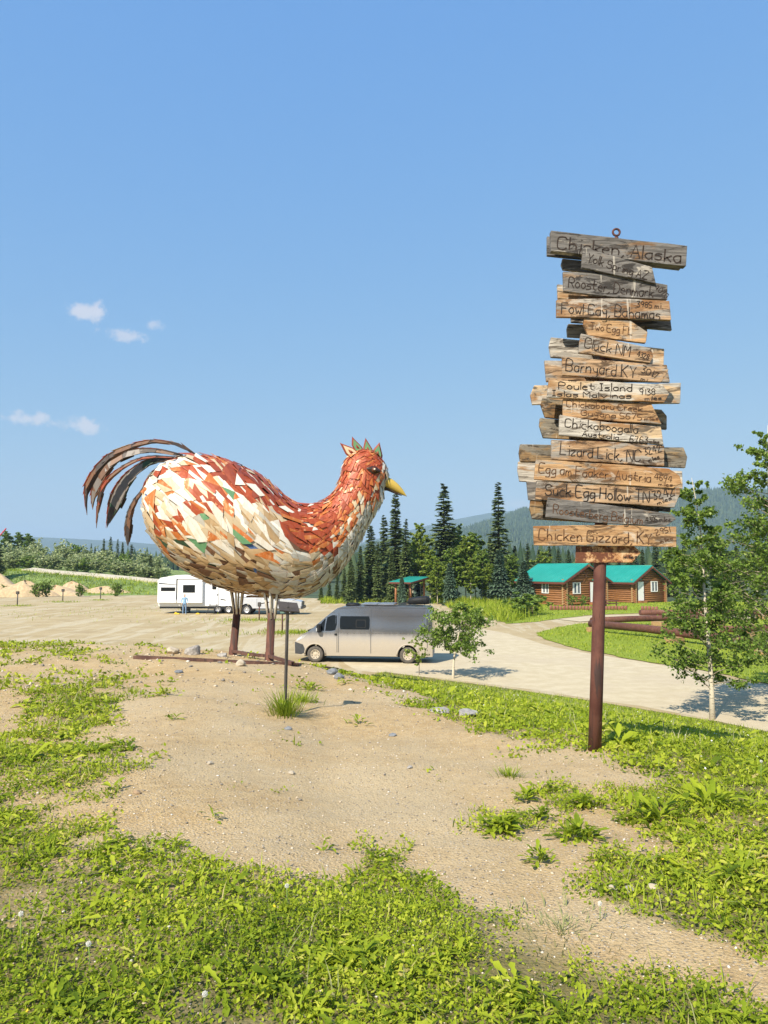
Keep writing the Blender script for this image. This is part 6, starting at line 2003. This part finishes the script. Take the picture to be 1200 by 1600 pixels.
def blades(n, r0, r1, h0, h1, w, seed, thr=(.3, .8), clump=0):
    x, y, z, cv, rg = scatter(n, r0, r1, thr, seed=seed)
    N = len(x)
    L = rg.uniform(h0, h1, N); ti = np.clip(rg.normal(size=N)*.2+.42, 0, 1); ti = np.where(rg.uniform(0, 1, N) < .03, 1, ti)
    return leaf_batch('blade', np.stack([x, y, z-.01], -1), rg.uniform(0, 6.28, N), L, np.full(N, w)*rg.uniform(.7, 1.3, N), rg.uniform(.6, 1.5, N), rg.uniform(.2, 1.3, N), ti)
def mats(n, r0, r1, s, hh, seed, thr=(.25, .7), only_yellow=False):
    x, y, z, cv, rg = scatter(n, r0, r1, thr, seed=seed)
    yz = yellow_zone(x, y, z)
    k = (rg.uniform(0, 1, len(x)) < yz) if only_yellow else np.ones(len(x), bool)
    x, y, z = x[k], y[k], z[k]; N = len(x)
    P = np.stack([x, y, z + rg.uniform(.0, 1, N)**1.5*hh], -1)
    patch = fbm(x*1.7, y*1.7, 99, 3)
    ti = np.clip(.0 + patch*.75 + rg.normal(size=N)*.14 + (P[:, 2]-z)/hh*.2, 0, .9)  # low leaves tinted darker, painting shade into the understory
    return cards(P, rg.uniform(.6, 1.3, N)*s, .55, ti, .7, rg)

V, Fq, T = join_batches([rosettes(280, 1.2, 3.6, .035, .085, 1, 9), rosettes(130, 3.6, 6.0, .045, .10, 2, 8), rosettes(36, 6.0, 11.0, .08, .15, 3, 7), rosettes(10, 11, 20, .10, .2, 4, 6)])
tag(link('broadleaf_weeds', fast_mesh('broadleaf_weeds', V, Fq, M['weed_leaf'], T)), 'broad-leaved green weeds covering the near ground', 'weeds', kind='stuff')
V, Fq, T = join_batches([mats(6500, 1.2, 4.0, .019, .045, 11), mats(2600, 4.0, 7.0, .026, .05, 12), mats(900, 7.0, 12.0, .042, .06, 13), mats(240, 12, 21, .075, .08, 14)])
tag(link('small_weeds', fast_mesh('small_weeds', V, Fq, M['weed_leaf'], T)), 'low small-leaved weeds between the broader leaves', 'weeds', kind='stuff')
V, Fq, T = join_batches([mats(5200, 1.2, 4.2, .014, .03, 21, (.2, .6), True), mats(2600, 4.2, 7.0, .020, .035, 22, (.2, .6), True), mats(700, 7, 26, .05, .06, 23, (.2, .6), True)])
tag(link('yellow_green_mat', fast_mesh('yellow_green_mat', V, Fq, M['mat_leaf'], T)), 'yellow-green mossy mat of tiny leaves on the ground', 'ground cover', kind='stuff')
V, Fq, T = join_batches([blades(750, 1.2, 4.0, .05, .14, .0055, 31), blades(420, 4.0, 8.0, .06, .16, .008, 32), blades(330, 8.0, 14.0, .06, .17, .013, 33, (.4, .9)), blades(260, 14, 33, .07, .18, .022, 34, (.5, 1.0))])
tag(link('grass', fast_mesh('grass', V, Fq, M['grass_blade'], T)), 'short green grass on the mound and its right-hand slope', 'grass', kind='stuff')
V, Fq, T = join_batches([blades(26, 1.2, 9.0, .08, .22, .005, 41, (.2, .9)), blades(30, 9, 31, .1, .26, .012, 42, (.3, .9))])
tag(link('dry_grass', fast_mesh('dry_grass', V, Fq, M['dry_grass'], T)), 'thin dry straw-coloured stems scattered among the weeds', 'grass', kind='stuff')

# grass on the lawns and the tall meadow
def in_poly(x, y, poly):
    c = np.zeros(len(x), bool); n = len(poly); j = n-1
    for i in range(n):
        xi, yi = poly[i][:2]; xj, yj = poly[j][:2]
        t = ((yi > y) != (yj > y)) & (x < (xj-xi)*(y-yi)/(yj-yi+1e-12)+xi); c ^= t; j = i
    return c
def lawn_grass(poly, n, h0, h1, w, seed):
    rg = np.random.default_rng(seed); P = np.array([p[:2] for p in poly])
    x = rg.uniform(P[:, 0].min(), P[:, 0].max(), n); y = rg.uniform(P[:, 1].min(), P[:, 1].max(), n)
    k = in_poly(x, y, poly) & (fbm(x*.4, y*.4, seed)+rg.uniform(-.25, .25, n) > .38); x, y = x[k], y[k]; N = len(x)
    return leaf_batch('blade', np.stack([x, y, np.full(N, .02)], -1), rg.uniform(0, 6.28, N), rg.uniform(h0, h1, N), np.full(N, w), rg.uniform(.6, 1.5, N), rg.uniform(.2, 1.2, N), np.clip(.5+.5*(fbm(x*.5, y*.5, seed+3)-.5)+rg.normal(size=N)*.2, 0, 1))
V, Fq, T = join_batches([lawn_grass(LA, 52000, .08, .2, .035, 51), lawn_grass(LB, 26000, .1, .24, .05, 52)])
tag(link('lawn_grass', fast_mesh('lawn_grass', V, Fq, M['grass_blade'], T)), 'mown bright green grass around the pipes and before the cabins', 'grass', kind='stuff')
meadow = [gnd(*p)[:2] for p in [(690, 938), (700, 950), (745, 962), (790, 974), (825, 966), (850, 955), (835, 946), (800, 943), (740, 940)]]
V, Fq, T = join_batches([lawn_grass(meadow, 16000, .5, 1.15, .05, 53)])
tag(link('meadow_grass', fast_mesh('meadow_grass', V, Fq, M['grass_blade'], T)), 'tall unmown meadow grass between the shelter and the cabins', 'grass', kind='stuff')
# rough grass on the far bank and along the back edge of the lot
rg = np.random.default_rng(61)
x = rg.uniform(-150, -17, 30000); y = rg.uniform(100, 134, 30000); z = bankH(x, y); k = z > .05
x, y, z = x[k], y[k], z[k]; N = len(x)
b1_ = leaf_batch('blade', np.stack([x, y, z-.05], -1), rg.uniform(0, 6.28, N), rg.uniform(.3, .8, N), np.full(N, .10), rg.uniform(.6, 1.5, N), rg.uniform(.2, 1, N), np.clip(fbm(x*.15, y*.15, 4)+rg.normal(size=N)*.15-.1, 0, .9))
pb = [gnd(px_, 940+rg.uniform(-2, 4)) for px_ in rg.uniform(500, 720, 5000)]
pb = np.array([(p.x, p.y + rg.uniform(0, 4), 0) for p in pb]); N = len(pb)
b2_ = leaf_batch('blade', pb, rg.uniform(0, 6.28, N), rg.uniform(.2, .8, N), np.full(N, .09), rg.uniform(.6, 1.5, N), rg.uniform(.2, 1, N), np.clip(rg.normal(size=N)*.2+.4, 0, 1))
pw = []
for (cx_, cy_, sp_, n_) in ((460, 989, 1.0, 700), (398, 969, 1.3, 500), (27, 947, 1.0, 250), (98, 941, 1.0, 250), (157, 938, .8, 200), (410, 990, 2.6, 200), (350, 972, 3.0, 160), (230, 952, 5, 200), (80, 962, 6, 200)):
    c_ = gnd(cx_, cy_); q = rg.normal(size=(n_, 2))*np.array((sp_, sp_*.6)); pw.append(np.stack([c_.x+q[:, 0], c_.y+q[:, 1], np.zeros(n_)], -1))
pw = np.concatenate(pw); N = len(pw)
b3_ = leaf_batch('blade', pw, rg.uniform(0, 6.28, N), rg.uniform(.08, .35, N), np.full(N, .04), rg.uniform(.4, 1.5, N), rg.uniform(.2, 1, N), np.clip(rg.normal(size=N)*.2+.45, 0, 1))
V, Fq, T = join_batches([b1_, b2_, b3_])
tag(link('rough_grass', fast_mesh('rough_grass', V, Fq, M['grass_blade'], T)), 'rough grass on the far bank and in tufts on the gravel lot', 'grass', kind='stuff')

# ------------------------------------------------------------------ single plants one can point at
def grass_clump(px, py, n, h, spread, lb, mat='grass_blade', w=.007, name='grass_clump', seed=0):
    p = ghit(px, py); rg = np.random.default_rng(seed+n)
    a = rg.uniform(0, 6.28, n); rr = np.abs(rg.normal(size=n))*spread*.5
    P = np.stack([np.sin(a)*rr, np.cos(a)*rr, np.full(n, -.01)], -1)
    V, Q, T = leaf_batch('blade', P, a+rg.normal(size=n)*.5, rg.uniform(.5, 1.1, n)*h, np.full(n, w), rg.uniform(.75, 1.5, n), rg.uniform(.2, 1.1, n), np.clip(rg.normal(size=n)*.2+.35, 0, 1))
    return tag(link(name, fast_mesh(name, V, [Q], M[mat], T), None, (p.x, p.y, Hs(p.x, p.y))), lb, 'grass clump', kind='stuff' if spread > .39 else None)
def herb(px, py, n, spread, L, lb, seed=0, hgt=.08, name='weed_plant', cat='weed', wr=.34, mat='weed_leaf', t0=.4):
    p = ghit(px, py); rg = np.random.default_rng(seed+n)
    a = rg.uniform(0, 6.28, n); rr = np.abs(rg.normal(size=n))*spread*.45
    x = np.sin(a)*rr; y = np.cos(a)*rr; g = H(p.x+x, p.y+y)-Hs(p.x, p.y)
    P = np.stack([x, y, g + rg.uniform(-.005, hgt, n)*np.exp(-(rr/spread)**2)], -1)
    LL = rg.uniform(.5, 1.2, n)*L
    V, Q, T = leaf_batch('broad', P, a+rg.normal(size=n)*.6, LL, LL*wr*rg.uniform(.8, 1.2, n), rg.uniform(.1, 1.2, n), rg.uniform(.3, 1.3, n), np.clip(rg.normal(size=n)*.15+t0, 0, .95), rg.uniform(-.4, .4, n))
    return tag(link(name, fast_mesh(name, V, [Q], M[mat], T), None, (p.x, p.y, Hs(p.x, p.y))), lb, cat)
grass_clump(445, 1116, 240, .42, .22, 'tall spiky grass clump at the foot of the plaque post', w=.011, seed=1)
grass_clump(475, 1097, 130, .24, .25, 'yellowish grass tuft right of the plaque post', w=.010, seed=2)
grass_clump(340, 1012, 150, .5, .5, 'grass and weeds growing beside the far chicken leg', w=.018, seed=3)
grass_clump(207, 1083, 60, .16, .2, 'lone small grass tuft on bare dirt left of the path', w=.009, seed=4)
grass_clump(880, 1455, 160, .09, .40, 'pale feathery grass patch at the edge of the gravel path', 'dry_grass', .006, seed=5)
grass_clump(795, 1212, 110, .12, .16, 'small grassy tuft below the left side of the post', w=.007, seed=6)
herb(785, 1300, 170, .16, .085, 'bright leafy weed patch alone on the dirt path', 1)
herb(823, 1252, 60, .10, .07, 'small round weed left of the post on bare dirt', 2)
herb(843, 1283, 70, .12, .07, 'dark little weed below the signpost', 3, t0=.25)
herb(912, 1262, 90, .16, .08, 'leafy weed on the dirt in line below the post', 4)
herb(843, 1348, 50, .09, .07, 'small weed at the lower right of the path', 5)
herb(905, 1310, 110, .20, .09, 'dark weed clump below the post, left of the big rosettes', 6, t0=.25)
herb(1030, 1285, 90, .34, .15, 'large dandelion rosette with long leaves at the right', 7, wr=.24, t0=.45)
herb(1105, 1262, 90, .36, .16, 'largest dandelion rosette near the right edge', 8, wr=.24, t0=.5)
herb(968, 1165, 26, .14, .22, 'broad-leaved plant at the right foot of the signpost', 9, wr=.32, t0=.5)
herb(255, 1086, 50, .22, .09, 'small flat weed on the dirt in the middle distance', 10, t0=.65)
herb(330, 1281, 14, .06, .06, 'tiny weed on the bare dirt left of centre', 11)
herb(560, 1133, 16, .12, .09, 'flat sparse weed on dirt right of the plaque post', 12, t0=.55)
herb(481, 1078, 90, .32, .10, 'green weed patch behind the plaque post', 13)
herb(395, 1028, 30, .22, .14, 'leafy weed growing through the long rusty beam', 14, t0=.6)
herb(505, 1330, 12, .06, .06, 'tiny weed standing on gravel near the lower weeds', 15)
# dandelion clocks
SH = MB()
for k in range(70):
    z = 1-2*(k+.5)/70; a = k*2.4; r_ = math.sqrt(1-z*z); d = Vector((math.cos(a)*r_, math.sin(a)*r_, z))
    SH.tube([d*.002, d*.012], [.0003, .0003], 3, caps=False)
    SH.tube([d*.009, d*.014*random.uniform(.8, 1.15)], [.0006, .0016], 4)
shm = SH.mesh('seed_head', M['seed_white'])
for i, (px, py, hh, lb) in enumerate(((30, 1490, .16, 'white dandelion clock near the left edge, largest'), (138, 1525, .12, 'white dandelion clock among leaves at the lower left'), (449, 1425, .12, 'white dandelion clock right of the middle of the weeds'), 
                                       (320, 1590, .08, 'white dandelion clock at the bottom edge'), (1190, 1230, .2, 'white dandelion clock on the slope at the right edge'), (937, 1440, .08, 'white dandelion clock beside the gravel path'))):
    p = ghit(px, py); o = empty('dandelion', (p.x, p.y, Hs(p.x, p.y)), i, lb, 'dandelion')
    m_ = MB(); m_.tube([(0,0,-.01),(.005,.0,hh*.5),(.0,.004,hh)], .0022, 5); m_.build('stem', M['flower_stem'], o)
    link('seed_head', shm, o, (0, .004, hh+.004)).scale = (.8, .8, .8)
# tiny yellow flowers
x, y, z, cv, rg = scatter(5, 1.4, 8, (.5, 1.0), seed=91)
N = len(x); P = np.stack([x, y, z+rg.uniform(.04, .09, N)], -1)
Vy, Qy, Ty = join_batches([cards(P, np.full(N, .014), 1.5, None, 1.0, rg), cards(P, np.full(N, .014), 1.5, None, 1.0, rg)])
tag(link('yellow_flowers', fast_mesh('yellow_flowers', Vy, Qy, M['flower_yellow'], Ty)), 'tiny yellow flowers dotted through the weeds', 'flowers', kind='stuff')
x, y, z, cv, rg = scatter(2, 6, 25, (.5, 1.0), seed=92)
N = len(x); P = np.stack([x, y, z+rg.uniform(.06, .16, N)], -1)
Vy, Qy, Ty = cards(P, np.full(N, .022), 1.5, None, 1.0, rg)
tag(link('white_flowers', fast_mesh('white_flowers', Vy, [Qy], M['seed_white'], Ty)), 'small white flower heads scattered on the grassy slope', 'flowers', kind='stuff')

# ------------------------------------------------------------------ pebbles and rocks
t = NT('pebble'); a_ = t.attr('tint')
M['pebble'] = t.fin(t.ramp(a_, [(0,(.16,.15,.14)),(.25,(.30,.26,.21)),(.6,(.46,.37,.25)),(.85,(.58,.50,.38)),(1,(.66,.62,.56))]), .9, 0, .2)
def pebbles(n, r0, r1, s0, s1, seed):
    rg = np.random.default_rng(seed)
    ph = rg.uniform(-.75, .75, n); r = np.sqrt(rg.uniform(r0*r0, r1*r1, n)); x = r*np.sin(ph); y = r*np.cos(ph); z = H(x, y)
    s = s0*(s1/s0)**(rg.uniform(0, 1, n)**2.5)
    base = np.array([(1,0,0),(0,1,0),(-1,0,0),(0,-1,0),(0,0,.7),(0,0,-.5),(.65,.65,.25),(-.65,.65,.2),(-.65,-.65,.25),(.65,-.65,.2)])
    V = base[None]*rg.uniform(.7, 1.25, (n, 10, 1))*s[:, None, None]*rg.uniform(.6, 1.2, (n, 1, 3))
    rt = rg.uniform(0, 6.28, n); c, s_ = np.cos(rt), np.sin(rt)
    V = np.stack([V[..., 0]*c[:, None]-V[..., 1]*s_[:, None], V[..., 0]*s_[:, None]+V[..., 1]*c[:, None], V[..., 2]], -1)
    V += np.stack([x, y, z+s*.15], -1)[:, None]
    f = np.array([(0,6,4),(6,1,4),(1,7,4),(7,2,4),(2,8,4),(8,3,4),(3,9,4),(9,0,4),(6,0,5),(1,6,5),(7,1,5),(2,7,5),(8,2,5),(3,8,5),(9,3,5),(0,9,5)])
    Q = (f[None]+(np.arange(n)*10)[:, None, None]).reshape(-1, 3)
    return V.reshape(-1, 3), Q, np.repeat(rg.uniform(0, 1, n), 10)
V, Fq, T = join_batches([pebbles(12000, 1.5, 6, .003, .012, 1), pebbles(13000, 6, 13, .005, .016, 2), pebbles(2500, 12, 20, .012, .05, 3)])
tag(link('pebbles', fast_mesh('pebbles', V, Fq, M['pebble'], T)), 'loose pebbles and grit strewn over the bare dirt', 'pebbles', kind='stuff')
def rock(px, py, w, h, mat, lb, seed):
    p = ghit(px, py); rg = np.random.default_rng(seed)
    bm = bmesh.new(); bmesh.ops.create_icosphere(bm, subdivisions=3, radius=1.0)
    dirs = rg.normal(size=(12, 3)); dirs /= np.linalg.norm(dirs, axis=1)[:, None]; cut = rg.uniform(.62, .95, 12)
    for v in bm.verts:
        c = np.array(v.co)
        for d, k in zip(dirs, cut):
            q = c@d
            if q > k: c = c - d*(q-k)*.92
        c = c*(1+.05*math.sin(c[0]*9+seed)*math.cos(c[1]*8))
        v.co = Vector((c[0]*w/2, c[1]*w*.4, c[2]*h/2+h*.25))
    me = bpy.data.meshes.new('rock'); bm.to_mesh(me); bm.free(); me.materials.append(M[mat])
    return tag(link('rock', me, None, (p.x, p.y, Hs(p.x, p.y)), (0, 0, rg.uniform(0, 3))), lb, 'rock')
for i, r_ in enumerate(((302, 1022, .55, .28, 'rock_grey', 'grey boulder behind the left part of the rusty beam'), (376, 1040, .24, .16, 'rock_pale', 'pale rock just in front of the rusty beam'), (279, 1052, .17, .09, 'rock_slate', 'dark slate stone on the dirt below the beam'),
    (347, 1026, .25, .12, 'rock_grey', 'flat grey rock between the beam and the far leg'), (380, 1014, .32, .16, 'rock_brown', 'brown rock beside the far chicken leg'), (270, 1020, .35, .2, 'rock_pale', 'pale rock at the left behind the beam'),
    (518, 1053, .34, .16, 'rock_slate', 'dark rock at the right end of the beam'), (530, 1060, .26, .14, 'rock_slate', 'dark rock lower right of the beam end'), (432, 1026, .20, .14, 'rock_pale', 'pale stone at the foot of the near chicken leg'),
    (613, 1150, .10, .05, 'rock_slate', 'dark flat stone on the dirt right of centre'), (688, 1113, .30, .10, 'rock_grey', 'grey rocks edge at the crest of the grassy slope'), (730, 1118, .35, .12, 'rock_grey', 'flat grey rock on the crest left of the signpost'),
    (456, 1209, .07, .035, 'rock_pale', 'white chip of stone in the middle of the dirt'), (328, 1194, .07, .04, 'rock_pale', 'pale stone beside the tiny weed on the dirt'), (214, 1240, .07, .04, 'rock_brown', 'brown stone at the left edge of the dirt'),
    (958, 1392, .055, .045, 'rock_pale', 'white stone, left of three among the right-hand weeds'), (983, 1393, .06, .04, 'rock_grey', 'grey stone, middle of three among the right-hand weeds'), (1020, 1388, .065, .035, 'rock_pale', 'white stone, right of three among the right-hand weeds'),
    (450, 1140, .09, .05, 'rock_slate', 'dark stone on the dirt below the plaque post'), (640, 1200, .06, .03, 'rock_grey', 'small grey stone in the middle of the path'))):
    rock(*r_[:5], r_[5], 300+i)

# ================================================================== HAZE
m_ = MB(); m_.box(-9300, 9300, -9300, 9300, -1.4, 470)
hz = m_.build('haze', [])
t = bpy.data.materials.new('haze_air'); t.use_nodes = True
nd = t.node_tree.nodes; nd.clear(); ou = nd.new('ShaderNodeOutputMaterial'); pv = nd.new('ShaderNodeVolumePrincipled')
pv.inputs['Color'].default_value = (.58, .80, 1.0, 1); pv.inputs['Density'].default_value = 2.0e-4; pv.inputs['Anisotropy'].default_value = .0
t.node_tree.links.new(pv.outputs[0], ou.inputs['Volume'])
hz.data.materials.append(t); tag(hz, kind='stuff')
SC.cycles.volume_bounces = 0
SC.cycles.max_bounces = 8
SC.cycles.transparent_max_bounces = 8
SC.cycles.use_denoising = True
